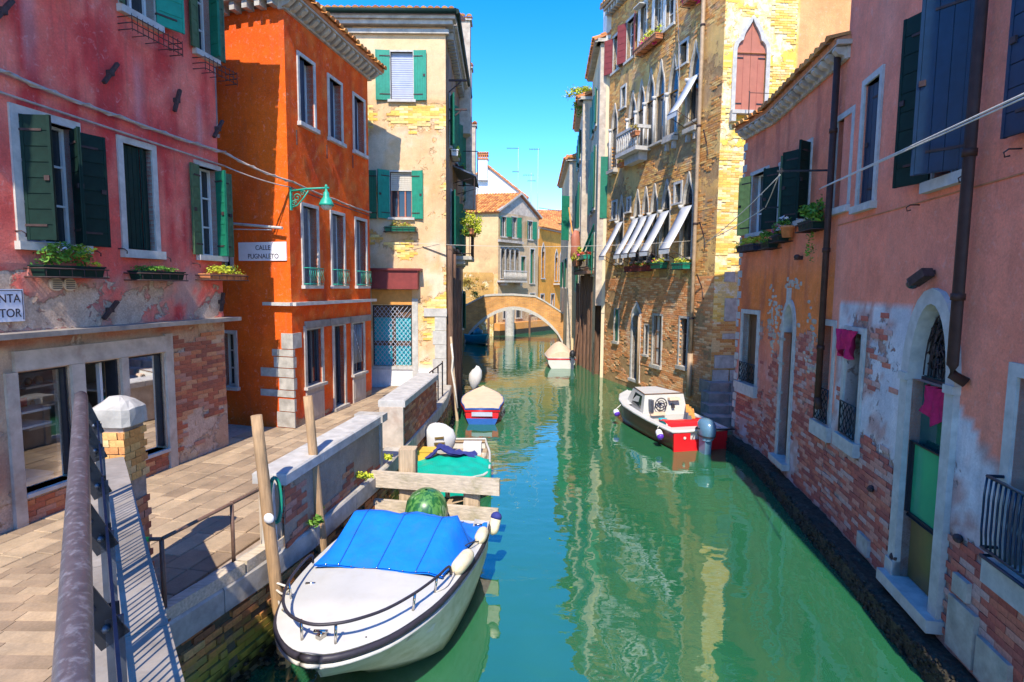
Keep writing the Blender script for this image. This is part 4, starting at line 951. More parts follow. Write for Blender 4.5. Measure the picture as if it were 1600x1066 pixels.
# upper gothic row and balcony
for u, w, z0, zs, tip in ((.36, .50, 8.9, 10.6, 11.6), (1.95, .54, 9.16, 10.6, 11.6), (2.65, .54, 9.16, 10.7, 11.8), (3.36, .54, 9.16, 10.8, 11.95), (4.08, .54, 9.16, 10.8, 12.0), (4.95, .58, 9.2, 10.65, 11.85), (6.24, .54, 9.3, 10.7, 11.8)):
    window(H, BR, u, u + w, z0, zs, holes, tip=tip, **goth)
    b = MB()
    for uu in (u - .05,): b.tube([BR.p(uu, .07, z0), BR.p(uu, .07, zs - .1)], .05, 8); b.tube([BR.p(uu, .07, zs - .1), BR.p(uu, .07, zs + .02)], [.06, .10], 8)
    obj('column', b, 'stone_white', H)
# lower gothic row (behind awnings)
AW = []
for u, w in ((1.2, .46), (2.62, .44), (3.28, .44), (3.94, .44), (4.75, .50), (6.10, .56)):
    window(H, BR, u, u + w, 5.0, 6.75, holes, tip=7.75, **goth)
    b = MB(); b.tube([BR.p(u - .04, .06, 5.0), BR.p(u - .04, .06, 6.6)], .038, 8); b.tube([BR.p(u - .05, .07, 6.6), BR.p(u - .05, .07, 6.74)], [.06, .10], 8); obj('column', b, 'stone_white', H)
    AW.append((u - .04, u + w + .04))
def awning(u0, u1, zt, L, drop, lab=None):
    P = [BR.p(u0, .06, zt), BR.p(u1, .06, zt), BR.p(u1, L, zt - drop), BR.p(u0, L, zt - drop)]
    b = MB(); n = 8; rows = []
    for i in range(n + 1):
        t = i / n; s_ = -.05 * math.sin(math.pi * t); a = P[0].lerp(P[3], t); c = P[1].lerp(P[2], t); m_ = (a + c) / 2; a = a + Vector((0, 0, s_)); c = c + Vector((0, 0, s_)); rows.append([a, m_ + Vector((0, 0, s_ * 1.5)), c, c - Vector((0, 0, .015)), m_ - Vector((0, 0, .015 - s_ * 1.5)), a - Vector((0, 0, .015))])
    b.loft(rows, True, True, None, True); b.add([P[3], P[2], P[2] - Vector((0, 0, .16)), P[3] - Vector((0, 0, .16))], [(0, 1, 2, 3)])
    aw = obj('awning', b, 'white_cloth', H, label=lab)
    b = MB(); b.tube([BR.p(u0, .02, zt - drop - .4), P[3], P[2], BR.p(u1, .02, zt - drop - .4)], .012, 5); obj('awning_frame', b, 'iron', aw)
for u0, u1 in AW: awning(u0, u1, 6.66, .84, 1.40)
awning(6.25, 6.82, 10.7, .80, 1.2)
# small rectangular windows
for u, z0, z1, w in ((1.2, 11.2, 12.0, .34), (5.58, 11.3, 12.0, .42), (5.56, 6.85, 7.48, .36), (.6, 6.85, 7.55, .34), (2.0, 7.0, 7.5, .2)):
    window(H, BR, u, u + w, z0, z1, holes, fw=.09, mat='stone_white', sill=.06, mull=0, trans=0, sash=None)
# top floor
for u, z0, z1, w, sh_ in ((.30, 12.9, 14.3, .6, 1), (1.55, 12.9, 14.4, .62, 1), (2.62, 12.9, 14.5, .5, 0), (3.7, 12.9, 14.5, .5, 0), (4.5, 12.9, 14.4, .6, 0)):
    window(H, BR, u, u + w, z0, z1, holes, fw=.10, mat='stone_white', sill=.09)
    if sh_:
        shutter(H, BR, u - .02, z0, z1, .40, 30, -1, 'maroon', 6, vertical=False); shutter(H, BR, u + w + .02, z0, z1, .34, 20, 1, 'maroon', 6)
    else:
        b = MB(); b.box(BR, u - .02, u + w + .02, .04, .30, z1 - .1, z1 - .07); b.box(BR, u - .05, u + .14, .05, .07, z0, z1); obj('white_shutter', b, 'white_cloth', H)
# ground floor openings
window(H, BR, 1.05, 1.45, 1.75, 3.1, holes, fw=.04, sill=.1, mat='stone', pane=None, sash=None, depth=.1); shutter(H, BR, 1.07, 1.76, 3.08, .36, 172, -1, 'green', 4, d0=-.06, vertical=True)
window(H, BR, 2.72, 3.28, .42, 2.9, holes, arch='ogee', tip=3.35, arches=arches, fw=.12, mat='stone_white', sill=.1, sash=None, pane='glass_teal', depth=.28, name='water_gate')
window(H, BR, 4.36, 4.95, 1.2, 3.0, holes, fw=.07, mat='stone', sill=.12, pane='curtain', sash='wood_door', depth=.15)
window(H, BR, 3.74, 3.98, 1.5, 2.6, holes, fw=.05, mat='stone', sill=.08, pane='dark', sash=None, depth=.12)
window(H, BR, 6.16, 6.62, 1.4, 3.0, holes, fw=.07, mat='stone', sill=.12, sash='wood_door', depth=.2)
def bpeel(u, z): return .45 + .45 * fbm(u, z, .7, 61) + (.25 if z < 4 else 0)
def bcol(u, z):
    c = lerp((.68, .38, .12), (.74, .48, .17), .5 + fbm(u, z, .6, 62)); c = lerp(c, (.50, .30, .14), sst(.0, .6, fbm(u, z * .6, 1.2, 63)))
    if z < 2.9: c = lerp(c, (.52, .22, .10), .8)
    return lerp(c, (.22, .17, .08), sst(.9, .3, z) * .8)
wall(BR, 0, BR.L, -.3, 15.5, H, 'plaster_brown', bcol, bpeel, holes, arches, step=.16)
def inhole(u, z, g=.08): return any(h[0] - g < u < h[1] + g and h[2] - g < z < h[3] + g for h in holes) or any(a[0][0] - g < u < a[-1][0] + g and a[0][1] - g < z < max(q[1] for q in a) + g for a in arches)
bricks(BR, .02, BR.L, .2, 4.4, H, 'brick_red', lambda u, z: fbm(u, z, .8, 66) > -.30 and not inhole(u, z), 120, 19.6, d=0.)
bricks(BR, .02, BR.L, 4.42, 15.4, H, 'brick_tan', lambda u, z: fbm(u, z, .8, 61) > -.02 and not inhole(u, z), 0, d=0.)
# gothic balcony on the upper row
b = MB(); b.box(BR, 2.05, 3.75, .0, .62, 9.02, 9.16); b.box(BR, 2.3, 3.5, .0, .35, 8.72, 9.02); bl = obj('balcony', b, 'stone_white', H)
b = MB(); b.box(BR, 2.05, 3.75, .52, .62, 9.82, 9.92); b.box(BR, 2.05, 2.13, .0, .62, 9.80, 9.918); b.box(BR, 3.67, 3.75, .0, .62, 9.80, 9.918)
for i in range(10): u = 2.10 + i * .175; b.tube([BR.p(u, .57, 9.16), BR.p(u, .57, 9.3), BR.p(u, .57, 9.5), BR.p(u, .57, 9.82)], [.03, .045, .028, .035], 6)
for i in range(3): d_ = .12 + i * .17; b.tube([BR.p(3.71, d_, 9.16), BR.p(3.71, d_, 9.82)], .032, 6); b.tube([BR.p(2.09, d_, 9.16), BR.p(2.09, d_, 9.82)], .032, 6)
obj('balustrade', b, 'stone_white', bl)
for u in (.3, 4.9, 6.2):
    b = MB(); b.box(BR, u, u + .70, 0, .22, 8.95 if u > 1 else 8.75, 9.10 if u > 1 else 8.88); b.box(BR, u + .08, u + .18, 0, .14, 8.7, 8.95); b.box(BR, u + .52, u + .62, 0, .14, 8.7, 8.95); obj('sill_bracket', b, 'stone', H)
# drainpipe at the near corner
b = MB(); b.tube([BR.p(7.02, .12, z) for z in (15.5, 10, 5, 1.9)], .065, 8); b.tube([BR.p(7.02, .12, 1.9), BR.p(7.02, .12, .5)], .09, 8); obj('drainpipe', b, 'pipe_tan', H)
for z in (3, 6, 9, 12, 14.5): b = MB(); b.tube([BR.p(7.02, .12, z), BR.p(7.02, .12, z + .06)], .08, 8); obj('pipe_clamp', b, 'iron', H)
b = MB(); b.tube([BR.p(3.42, .10, 3.0), BR.p(3.42, .10, .3)], .05, 8); obj('drainpipe', b, 'pipe_tan', H)
b = MB(); b.box(BR, -.1, 8.0, .0, .34, 15.5, 15.64)
for i in range(30): b.box(BR, i * .26, i * .26 + .12, 0, .28, 15.3, 15.5)
obj('cornice', b, 'stone', H); b = MB(); b.tube([BR.p(-.2, .40, 15.66), BR.p(8.1, .40, 15.66)], .07, 8); obj('gutter', b, 'pipe_tan', H)
b = MB(); b.box(BR, -.42, -.04, -.3, .18, 13.3, 17.8); b.box(BR, -.47, .01, -.35, .23, 17.8, 17.95); obj('chimney', b, 'white_paint', H)
b = MB(); b.box(BR, 0, 8.0, -9, -8.9, 0, 15.5); obj('rear_wall', b, 'stone_grey', H)
tiles(H, BR.p(-.1, .36, 15.7), BR.p(8.0, .36, 15.7), -BR.N * 4.6 + Vector((0, 0, 1.6)), 34, 6)
# iron stay
# yellow front
yh = []; ya = []
YW = window(H, BY, .40, 1.30, 9.22, 10.9, yh, arch='trefoil', tip=11.86, arches=ya, fw=.12, mat='stone_white', sill=.10, proj=.2, pane=None, sash=None, depth=.12, label='white gothic window surround with closed red shutters')
crv = arch_pts(.41, 1.29, 10.9, 'trefoil', 11.84)
for lo, hi in ((.41, .845), (.855, 1.29)):
    L_ = [(u, z) for u, z in crv if lo <= u <= hi]; path = [(lo, 9.24)] + ([(lo, 10.9)] if lo > .5 else []) + L_ + [(hi, 9.24)]
    if lo > .5: path[1] = (lo, 11.78)
    else: path.insert(-1, (hi, 11.78))
    sh_ = obj('shutter', MB().prism(BY, path, -.09, -.05), 'red_shutter', H)
    b = MB(); 
    for z in (9.45, 10.75): b.box(BY, *((.41, .62) if lo < .5 else (1.08, 1.29)), -.05, -.035, z, z + .035)
    obj('hinge', b, 'iron_black', sh_)
    b = MB(); c = (lo + hi) / 2; b.box(BY, c - .004, c + .004, -.05, -.047, 9.26, 10.9); obj('board_joint', b, 'maroon', sh_)
for u in (.24, 1.32):
    b = MB(); b.box(BY, u, u + .14, 0, .18, 8.90, 9.12); obj('sill_bracket', b, 'stone_white', H)
b = MB(); b.tube([BY.p(.62, .0, 8.5), BY.p(.60, .5, 9.05), BY.p(.60, .5, 9.65), BY.p(.60, .46, 9.65)], .014, 5); b.tube([BY.p(.60, .5, 9.6), BY.p(1.4, .5, 9.6)], .01, 5); b.tube([BY.p(.75, 0, 8.6), BY.p(.60, .5, 9.05)], .012, 5); obj('drying_bracket', b, 'iron', H)
def ypeel(u, z):
    if u > 2.28: return 0.
    n = fbm(u, z, 1.0, 71) + .5 * fbm(u, z, 3, 72)
    return .46 + .42 * n + (.12 if u < .4 or z > 11 else 0) if z > 8.2 else .7
def ycol(u, z):
    if u > 2.28: return lerp((.78, .36, .15), (.72, .30, .12), .5 + fbm(u, z, .5, 73))
    c = lerp((.84, .60, .10), (.80, .50, .08), .5 + fbm(u, z, .8, 74)); return lerp(c, (.85, .72, .42), sst(.1, .5, fbm(u, z, 1.2, 75)))
wall(BY, 0, 2.29, -.2, 15.5, H, 'plaster_yellow', ycol, ypeel, yh, ya, step=.12, name='front_wall')
wall(BY, 2.29, 6, -.2, 15.5, H, 'plaster', ycol, lambda u, z: .1, (), step=.3, name='front_wall')
def yin(u, z): return any(h[0] - .15 < u < h[1] + .15 and h[2] - .35 < z < h[3] + 1.0 for h in yh)
bricks(BY, .0, 2.2, .9, 8.6, H, 'brick_yellow', lambda u, z: (z > 3.2 + .9 * noise.noise(Vector((u * 2, 0, 1)))) and fbm(u, z, 1, 78) > (-.45 if z < 5.5 else -.12), 170, 30, d=0.)
bricks(BY, .0, 2.2, .9, 4.2, H, 'brick_orange', lambda u, z: z < 3.1 + .9 * noise.noise(Vector((u * 2, 0, 1))), 120, 30, d=0.)
bricks(BY, .0, 2.2, 8.6, 15, H, 'brick_yellow', lambda u, z: fbm(u, z, .9, 79) > .34 and not yin(u, z), 10, 30, d=0., stuffname='upper_brickwork')
for k, (u0, u1, z0, z1) in enumerate(((.35, .85, 3.0, 3.7), (.32, .80, 2.45, 2.62), (.1, .9, 1.55, 1.95), (.05, .55, .95, 1.5), (.6, 1.3, 1.0, 1.5), (.3, .62, 4.2, 4.5))):
    b = MB(); b.box(BY, u0, u1, -.02, .06, z0, z1); obj('stone_block', b, 'stone', H)
# landing steps between palace and coral house
st = thing('stone_steps', 'worn stone steps down to the water between the palace and the coral house', 'steps', (5.9, 16.6, 0))
for i, (y0, z, x0) in enumerate(((15.9, .38, 5.55), (16.4, .62, 5.7), (16.85, .88, 5.85), (17.2, 1.15, 6.0))):
    for k in range(3):
        a = x0 + k * .62; b = MB(); b.box(Frame((a, y0), (a + 1, y0 + .05)), .004, .612, -.9 if i == 3 else -.62, 0, z - .42, z + random.uniform(-.01, .01)); obj('step_stone', b, 'stone_grey', st)

# palace flowers
planter('long box of red and pink flowers below the row of white awnings', BR, 2.5, 4.3, 4.62, .2, 'maroon', [('leaf', 260, .04, .9, .18, .16, .0, 'foliage'), ('petal_red', 330, .03, .95, .2, .18, .03, 'blossoms')], 'iron', proj=.3)
planter('yellow flowering window box beneath the fourth awning', BR, 4.6, 5.3, 4.68, .2, 'green', [('leaf_yellow', 300, .04, .4, .2, .18, .08, 'foliage'), ('petal_red', 50, .03, .35, .2, .12, .05, 'blossoms')], 'iron', proj=.3)
planter('green and yellow window box beneath the awning nearest the drainpipe', BR, 6.05, 6.75, 4.62, .2, 'green_bright', [('leaf_yellow', 260, .04, .38, .2, .18, .08, 'foliage'), ('leaf_dry', 90, .04, .35, .2, .16, .05, 'dry_leaves')], 'iron', proj=.3)
planter('magenta petunias and greenery on the top floor sill of the palace', BR, 2.9, 4.5, 12.62, .2, 'terracotta', [('leaf_yellow', 380, .05, .85, .22, .3, .1, 'foliage'), ('petal', 330, .045, .6, .24, .32, .0, 'blossoms')], 'iron', proj=.3)
planter('hanging magenta flowers high at the upper picture edge', BR, 6.1, 7.0, 12.95, .2, 'terracotta', [('petal', 500, .045, .42, .22, .42, -.1, 'blossoms'), ('leaf', 120, .05, .4, .2, .3, .0, 'foliage')], 'iron', proj=.3)
planter('dry orange plant hanging over the gothic balcony rail', BR, 3.45, 3.85, 9.5, .15, 'terracotta', [('leaf_dry', 200, .04, .22, .2, .26, .05, 'foliage')], d0=.5, proj=.2)
planter('small yellow-green plant on the sill left of the gothic balcony', BR, 1.5, 1.95, 8.8, .15, 'terracotta', [('leaf_dry', 110, .04, .22, .2, .26, .1, 'foliage'), ('leaf_yellow', 90, .04, .22, .2, .26, .1, 'young_leaves')], proj=.25)

# ================================================================ CORAL HOUSE (right) and SALMON HOUSE (right, near)
R2b = Frame((5.65, 14.45), (5.72, 13.0)); R2 = Frame((5.72, 13.0), (5.25, 9.45)); R1 = Frame((5.25, 9.45), (4.08, 3.0))
H = thing('coral_house', 'low coral house with a curved stone cornice and peeling lower walls', 'house', (5.5, 12, .3))
hb = []; h2 = []; ha = []
window(H, R2b, .50, 1.22, 5.30, 6.66, hb, fw=.08, sill=.09)
shutter(H, R2b, .49, 5.28, 6.66, .34, 24, -1, 'yellowgreen', 8, ind=True, label='sunlit yellow-green shutter leaf'); shutter(H, R2b, 1.23, 5.28, 6.66, .22, 35, 1, 'green', 8, ind=True)
window(H, R2b, .36, 1.10, 1.72, 3.40, hb, fw=.10, sill=.26, pane='wood_door', sash='wood_door', mull=1, trans=0, proj=.10, mat='stone_white')
U2 = lambda px: px
# R2 local u: old u - 2.14 (same line direction within a few cm)
def n2(u): return u - 2.12
window(H, R2, n2(2.66), n2(3.36), 5.30, 6.58, h2, fw=.08, sill=.09, depth=.16); shutter(H, R2, n2(2.64), 5.28, 6.58, .34, 40, -1, 'green_dark', 8, ind=True); shutter(H, R2, n2(3.38), 5.28, 6.60, .30, 50, 1, 'olive', 8, ind=True)
window(H, R2, n2(3.86), n2(4.36), 5.30, 6.66, h2, fw=.07, sill=.10, depth=.16); shutter(H, R2, n2(3.84), 5.28, 6.66, .34, 35, -1, 'green_dark', 8, ind=True); shutter(H, R2, n2(4.38), 5.28, 6.66, .32, 48, 1, 'green_dark', 8, ind=True)
window(H, R2, n2(5.52), n2(6.05), 5.30, 6.70, h2, fw=.09, sill=.10, depth=.24)
window(H, R2, n2(5.36), n2(5.84), 1.75, 3.40, h2, fw=.10, sill=.24, pane='wood_door', sash='wood_door', mull=1, trans=0, depth=.24)
DA = dict(arch='round', arches=ha, fw=.12, mat='stone_white', sill=.12)
window(H, R2, n2(3.40), n2(3.98), .56, 3.12, h2, tip=3.68, pane='wood_door', sash='wood_door', mull=1, trans=1, depth=.2, name='arched_water_door', proj=.14, **DA)
b = MB(); u_ = n2(3.69); b.bar(R2.p(u_, .02, 3.70), R2.p(u_, .02, 4.02), .08, .10); obj('keystone', b, 'stone_white', H)
b = MB(); b.box(R2, n2(3.62), n2(3.97), -.14, -.12, 1.1, 2.2); obj('glass_leaf', b, 'glass_teal', H)
for z in (1.25, 1.85, 2.45, 2.95):
    b = MB(); b.box(R2, n2(3.25), n2(3.42), -.03, .045, z, z + .05); obj('jamb_joint', b, 'stone', H)
def cp(u, z, off=0):
    n = fbm(u + off, z, .8, 81)
    k = .05 + .75 * sst(4.3, 2.2, z) * (.55 + n) + (.18 if z < 1.7 else 0); return max(0, min(.9, k))
def cc(u, z, off=0):
    c = lerp((.88, .28, .15), (.84, .23, .12), .5 + fbm(u + off, z, .7, 82)); c = lerp(c, (.88, .22, .03), sst(4.9, 4.1, z) * sst(2.6, 3.4, z) * .8)
    c = lerp(c, (.40, .10, .07), .5 * sst(.1, .6, fbm((u + off) * 2.2, z * .35, 1.2, 83)))
    c = lerp(c, (.66, .22, .15), sst(3.0, 2.0, z)); c = lerp(c, (.46, .34, .31), sst(1.6, .9, z) * .8)
    return lerp(c, (.66, .54, .56), .7 * sst(.15, .5, fbm(u + off, z, 2.4, 84)) * sst(2.8, 1.2, z))
wall(R2b, 0, R2b.L, -.1, 7.6, H, 'plaster_right', lambda u, z: cc(u, z), lambda u, z: cp(u, z), hb, step=.11)
wall(R2, 0, R2.L + .02, -.1, 7.6, H, 'plaster_right', lambda u, z: cc(u, z, 1.45), lambda u, z: cp(u, z, 1.45), h2, ha, step=.10)
# brick and rubble exposed by the fallen plaster
def okh(hs, u, z, g=.14): return not any(h[0] - g < u < h[1] + g and h[2] - g - .1 < z < h[3] + g for h in hs) and not any(a[0][0] - g < u < a[-1][0] + g and a[0][1] - g < z < 3.95 for a in ha)
bricks(R2b, .15, R2b.L, .35, 3.6, H, 'brick_purple', lambda u, z: okh(hb, u, z) and cp(u, z) > .47, 60, 15, d=0.)
bricks(R2, .0, R2.L, .3, 4.3, H, 'brick_purple', lambda u, z: okh(h2, u, z) and cp(u, z, 1.45) > .46, 230, 15, d=0.)
rb = MB()
for i in range(420):
    u = random.uniform(.2, 3.4); z = random.uniform(2.5, 4.2)
    if not okh(h2, u, z, .12) or fbm(u, z, 1.1, 87) + .25 * (1 - abs(z - 3.4)) < .12: continue
    rb.ell(R2.p(u, -.006, z), .02, .06 + random.random() * .05, .03 + random.random() * .03, 7, 3, r=(random.randrange(6) + .5) / 6)
obj('rubble', rb, 'concrete', H, kind='stuff')
z = .5; k = 0
while z < 7.5:     # white corner quoins
    b = MB(); w = .16 if k % 2 else .08; b.box(R2b, -.03, w, -.05, .018, z + .004, z + .17); obj('quoin', b, 'stone_white', H); z += .31 if k % 2 else .2; k += 1
b = MB(); b.box(R2b, -.1, R2b.L, -.2, .22, 7.79, 7.86); b.box(R2, 0.03, R2.L + .15, -.2, .22, 7.79, 7.86); b.box(R2b, 0, R2b.L, -.2, .05, 7.6, 7.78); b.box(R2, 0, R2.L + .1, -.2, .05, 7.6, 7.78); cn = obj('cornice', b, 'concrete', H)
for G, L in ((R2b, R2b.L), (R2, R2.L + .1)):
    u = .06
    while u < L - .1:
        P = [(0, 0), (.20, 0), (.21, -.05), (.15, -.11), (.07, -.13), (.05, -.18), (0, -.19)]; n = len(P)
        A1 = [G.p(u, d + .02, 7.775 + z) for d, z in P]; A2 = [G.p(u + .12, d + .02, 7.775 + z) for d, z in P]; b = MB()
        b.add(A1 + A2, [tuple(range(n)), tuple(range(2 * n - 1, n - 1, -1))] + [(q, (q + 1) % n, (q + 1) % n + n, q + n) for q in range(n)]); obj('modillion', b, 'concrete', cn); u += .29
tiles(H, R2.p(0, .24, 7.89), R2.p(R2.L + .1, .24, 7.89), -R2.N * 3.5 + Vector((0, 0, .9)), 16, 8)
tiles(H, R2b.p(-.1, .24, 7.89), R2b.p(R2b.L, .24, 7.89), -R2b.N * 3.5 + Vector((0, 0, .9)), 7, 8)
b = MB(); b.box(R2b, -.02, .02, -6, -.05, .4, 7.6); obj('side_wall', b, 'brick_orange', H)
def grille(G, u0, u1, z0, z1, par, d=.03, mat='iron_black'):
    b = MB(); b.tube([G.p(u0, d, z0), G.p(u0, d, z1), G.p(u1, d, z1), G.p(u1, d, z0), G.p(u0, d, z0)], .013, 5)
    n = max(3, int((u1 - u0) / .12)); m = max(3, int((z1 - z0) / .13))
    for i in range(n + 1):
        for s_ in (1, -1):
            a = u0 + (u1 - u0) * i / n; pts = []
            for k in range(m * 2 + 1): t = k / (m * 2); pts.append(G.p(max(u0, min(u1, a + s_ * .055 * math.sin(t * m * math.pi))), d, z0 + (z1 - z0) * t))
            b.tube(pts, .008, 4)
    return obj('window_grille', b, mat, par)
grille(R2b, .34, 1.12, 1.78, 2.22, H, .05); grille(R2, n2(5.34), n2(5.86), 1.8, 2.35, H, .06)
b = MB(); b.tube([R2.p(R2.L - .06, .13, 7.7), R2.p(R2.L - .06, .13, 2.2)], .05, 10); b.tube([R2.p(R2.L - .06, .13, 2.2), R2.p(R2.L - .06, .10, 2.0)], .055, 10); dp = obj('drainpipe', b, 'pipe', H)
for z in (6.5, 4.6, 3.0): b = MB(); b.tube([R2.p(R2.L - .06, .13, z), R2.p(R2.L - .06, .13, z + .07)], .062, 10); obj('pipe_collar', b, 'pipe', dp)
b = MB(); b.box(R2, 1.95, 2.12, .0, .10, 4.55, 4.62); b.ell(R2.p(2.1, .1, 4.6), .06, .05, .05); obj('wall_anchor', b, 'iron', H)
planter('yellow-green window box under the pale green shutters of the coral house', R2b, .35, 1.25, 4.88, .14, 'blue_dark', [('leaf_yellow', 420, .032, .5, .17, .13, .07, 'foliage')], 'iron')
planter('round green pot plant on the bracket under the second coral window', R2, .30, .85, 4.86, .16, 'green_dark', [('leaf', 420, .035, .36, .2, .18, .06, 'foliage')], 'iron')
planter('terracotta pot with purple leaves below the third coral window', R2, 1.55, 1.82, 5.0, .22, 'terracotta', [('petal_white', 60, .03, .2, .15, .12, .1, 'blossoms'), ('leaf', 160, .035, .25, .18, .16, .08, 'foliage')], shape='pot')
planter('small window box of dark purple plants beside the terracotta pot', R2, 1.05, 1.5, 4.95, .14, 'green_dark', [('petal', 60, .03, .22, .15, .14, .1, 'blossoms'), ('leaf', 220, .035, .26, .18, .2, .06, 'foliage')], 'iron')
planter('bushy climbing plant in an iron basket beside the dark drainpipe', R2, 2.55, 3.25, 5.02, .16, 'green_dark', [('leaf', 700, .045, .42, .2, .26, .10, 'foliage'), ('leaf', 90, .035, .1, .1, .45, -.35, 'trailing_stems')], 'iron')

H = thing('salmon_house', 'tall salmon pink house at right with blue-black shutters and arched water door', 'house', (4.9, 7.5, .3))
hh = []; ha1 = []
window(H, R1, .80, 1.30, 5.22, 6.94, hh, fw=.09, sill=.10, depth=.18, pane=None, sash=None); shutter(H, R1, 1.30, 5.24, 6.92, .48, 172, 1, 'blue_dark', 4, d0=-.10, vertical=True, ind=True)
window(H, R1, 2.86, 3.48, 5.22, 7.16, hh, fw=.09, sill=.12, depth=.22)
shutter(H, R1, 2.84, 5.22, 7.16, .46, 24, -1, 'green_dark', 9, ind=True); shutter(H, R1, 3.47, 5.24, 7.15, .48, 138, 1, 'blue_dark', 3, d0=.03, vertical=True, ind=True, label='blue shutter leaf swung half closed')
window(H, R1, 4.75, 5.3, 5.2, 7.0, hh, fw=.09, sill=.10); shutter(H, R1, 4.73, 5.35, 7.0, .50, 10, -1, 'blue_dark', 8, ind=True)
window(H, R1, .70, 1.26, 1.78, 3.36, hh, fw=.09, sill=.20, mat='stone_white', depth=.24, pane='glass_teal', sash='green_dark')
grille(R1, .70, 1.26, 1.82, 2.30, H, .05)
DR = window(H, R1, 2.72, 3.52, .50, 2.95, hh, tip=3.85, arch='round', arches=ha1, fw=.17, mat='stone_white', sill=.14, pane=None, sash=None, depth=.17, proj=.16, name='arched_water_door', proud=.06)
b = MB(); b.box(R1, 2.54, 2.72, -.1, .085, 2.93, 3.02); b.box(R1, 3.52, 3.70, -.1, .085, 2.93, 3.02); b.box(R1, 2.53, 2.72, -.02, .08, .5, .68); obj('impost', b, 'stone_white', DR)
b = MB(); b.box(R1, 2.72, 3.52, -.14, -.10, .52, 1.30); obj('lower_panel', b, 'brass', DR)
b = MB(); b.box(R1, 2.76, 3.48, -.08, -.06, 1.34, 2.18); obj('glass_panel', b, 'glass_green', DR)
obj('panel_frame', frame_mb(R1, rect(2.76, 3.48, 1.34, 2.18) + [(2.76, 1.34)], .035, -.10, -.04), 'iron_black', DR)
b = MB(); b.box(R1, 2.72, 3.52, -.155, -.12, 1.30, 3.0); obj('door_leaf', b, 'glass_teal', DR)
obj('fanlight_pane', pane_mb(R1, [(2.72, 3.0)] + arch_pts(2.72, 3.52, 3.0, 'round', 3.82) + [(3.52, 3.0)], -.15), 'glass', DR)
b = MB(); b.box(R1, 2.72, 3.52, -.13, -.09, 2.93, 2.99)
for i in range(22):
    a = random.uniform(.25, math.pi - .25); r0 = random.uniform(.0, .2); pts = [R1.p(3.12 + math.cos(a + .35 * math.sin(k * 1.3 + i)) * (r0 + k * .055) * 1.0, -.11, 3.0 + math.sin(a + .35 * math.sin(k * 1.3 + i)) * (r0 + k * .055) * 1.9 * .9) for k in range(7)]
    pts = [p for p in pts]; b.tube(pts, .011, 4)
for r_ in (.18, .30, .40): b.tube([R1.p(3.12 + r_ * math.cos(t * math.pi / 12), -.11, 3.0 + r_ * 1.95 * math.sin(t * math.pi / 12)) for t in range(13)], .010, 4)
obj('fanlight_grille', b, 'iron', DR)
# near window at the right edge, set in a recessed salmon frame
window(H, R1, 4.55, 5.3, 1.55, 3.25, hh, fw=.12, sill=.24, mat='stone_white', depth=.3)
b = MB(); n = 10
for z in (1.60, 1.68, 2.34): b.tube([R1.p(4.50, 0, z), R1.p(4.50, .16, z), R1.p(5.4, .16, z)], .016, 6)
for i in range(14):
    u = 4.50 + i * .065; b.tube([R1.p(u, .16, 1.68), R1.p(u + .03, .19, 1.85), R1.p(u - .02, .16, 2.0), R1.p(u + .03, .19, 2.18), R1.p(u, .16, 2.34)], .010, 5)
obj('balcony_railing', b, 'blue_dark', H)
def sp(u, z):
    n = fbm(u, z, .9, 91); up = 3.78 if u < 2.6 else (2.65 if u < 4.35 else 1.5)
    if u > 3.6: up = 2.85 - (u - 3.6) * .55
    return 0. if z > up - .03 else min(.95, .33 + .42 * n + .60 * sst(1.75, 1.15, z))
def scol(u, z):
    up = 3.78 if u < 2.6 else 2.85 - max(0, u - 3.6) * .55
    if u < .28: up = 2.0
    if z > up: return lerp((.88, .31, .20), (.89, .26, .155), .5 + fbm(u * 1.3, z * .5, .6, 92))
    c = lerp((.56, .54, .56), (.74, .68, .66), .5 + fbm(u, z, 2.2, 93)); c = lerp(c, (.50, .25, .20), .8 * sst(.05, .45, fbm(u, z, 1.8, 94)))
    return lerp(c, (.50, .20, .14), sst(1.9, 1.1, z) * .6)
wall(R1, .0, 6.6, -.1, 12.0, H, 'plaster_right', scol, sp, hh, ha1, step=.09)
def ok1(u, z, g=.17): return not any(h[0] - g < u < h[1] + g and h[2] - g - .1 < z < h[3] + g for h in hh) and not (2.5 < u < 3.75 and z < 4.05)
def near1(u, z): return ok1(u, z) and sp(u, z) + .25 * fbm(u, z, 5, 96) > .52 and z < 3.7
bricks(R1, .0, 5.6, .32, 3.75, H, 'brick_purple', near1, 290, 11, d=0.)
for u0, u1, z0, z1 in ((3.86, 4.3, .36, .9), (4.35, 4.8, .36, .75), (3.9, 4.15, .95, 1.15), (1.6, 1.95, .36, .6)):
    b = MB(); b.box(R1, u0, u1, -.02, .05, z0, z1); obj('stone_block', b, 'stone', H)
b = MB(); b.box(R1, .04, 6.6, -.01, .012, 5.02, 5.035); obj('plaster_joint', b, 'terracotta', H)
b = MB(); b.tube([R1.p(3.78, .14, 12), R1.p(3.78, .14, 3.25), R1.p(3.78, .13, 3.15), R1.p(3.83, .03, 3.08)], .052, 12); dp = obj('drainpipe', b, 'pipe', H)
for z in (8.5, 5.3, 3.9): b = MB(); b.tube([R1.p(3.78, .14, z), R1.p(3.78, .14, z + .07)], .064, 12); obj('pipe_collar', b, 'pipe', dp)
b = MB(); b.box(R1, .0, .04, -5, -.02, .3, 12); b.box(R1, 6.56, 6.6, -5, -.26, .3, 12); b.box(R1, 0, 6.6, -5.05, -5, .3, 12); obj('side_wall', b, 'plaster_grey' if 'plaster_grey' in MT else 'stone_grey', H)
b = MB(); b.box(R1, -.1, 6.6, -5, .38, 12.0, 12.12); obj('eave', b, 'stone', H)
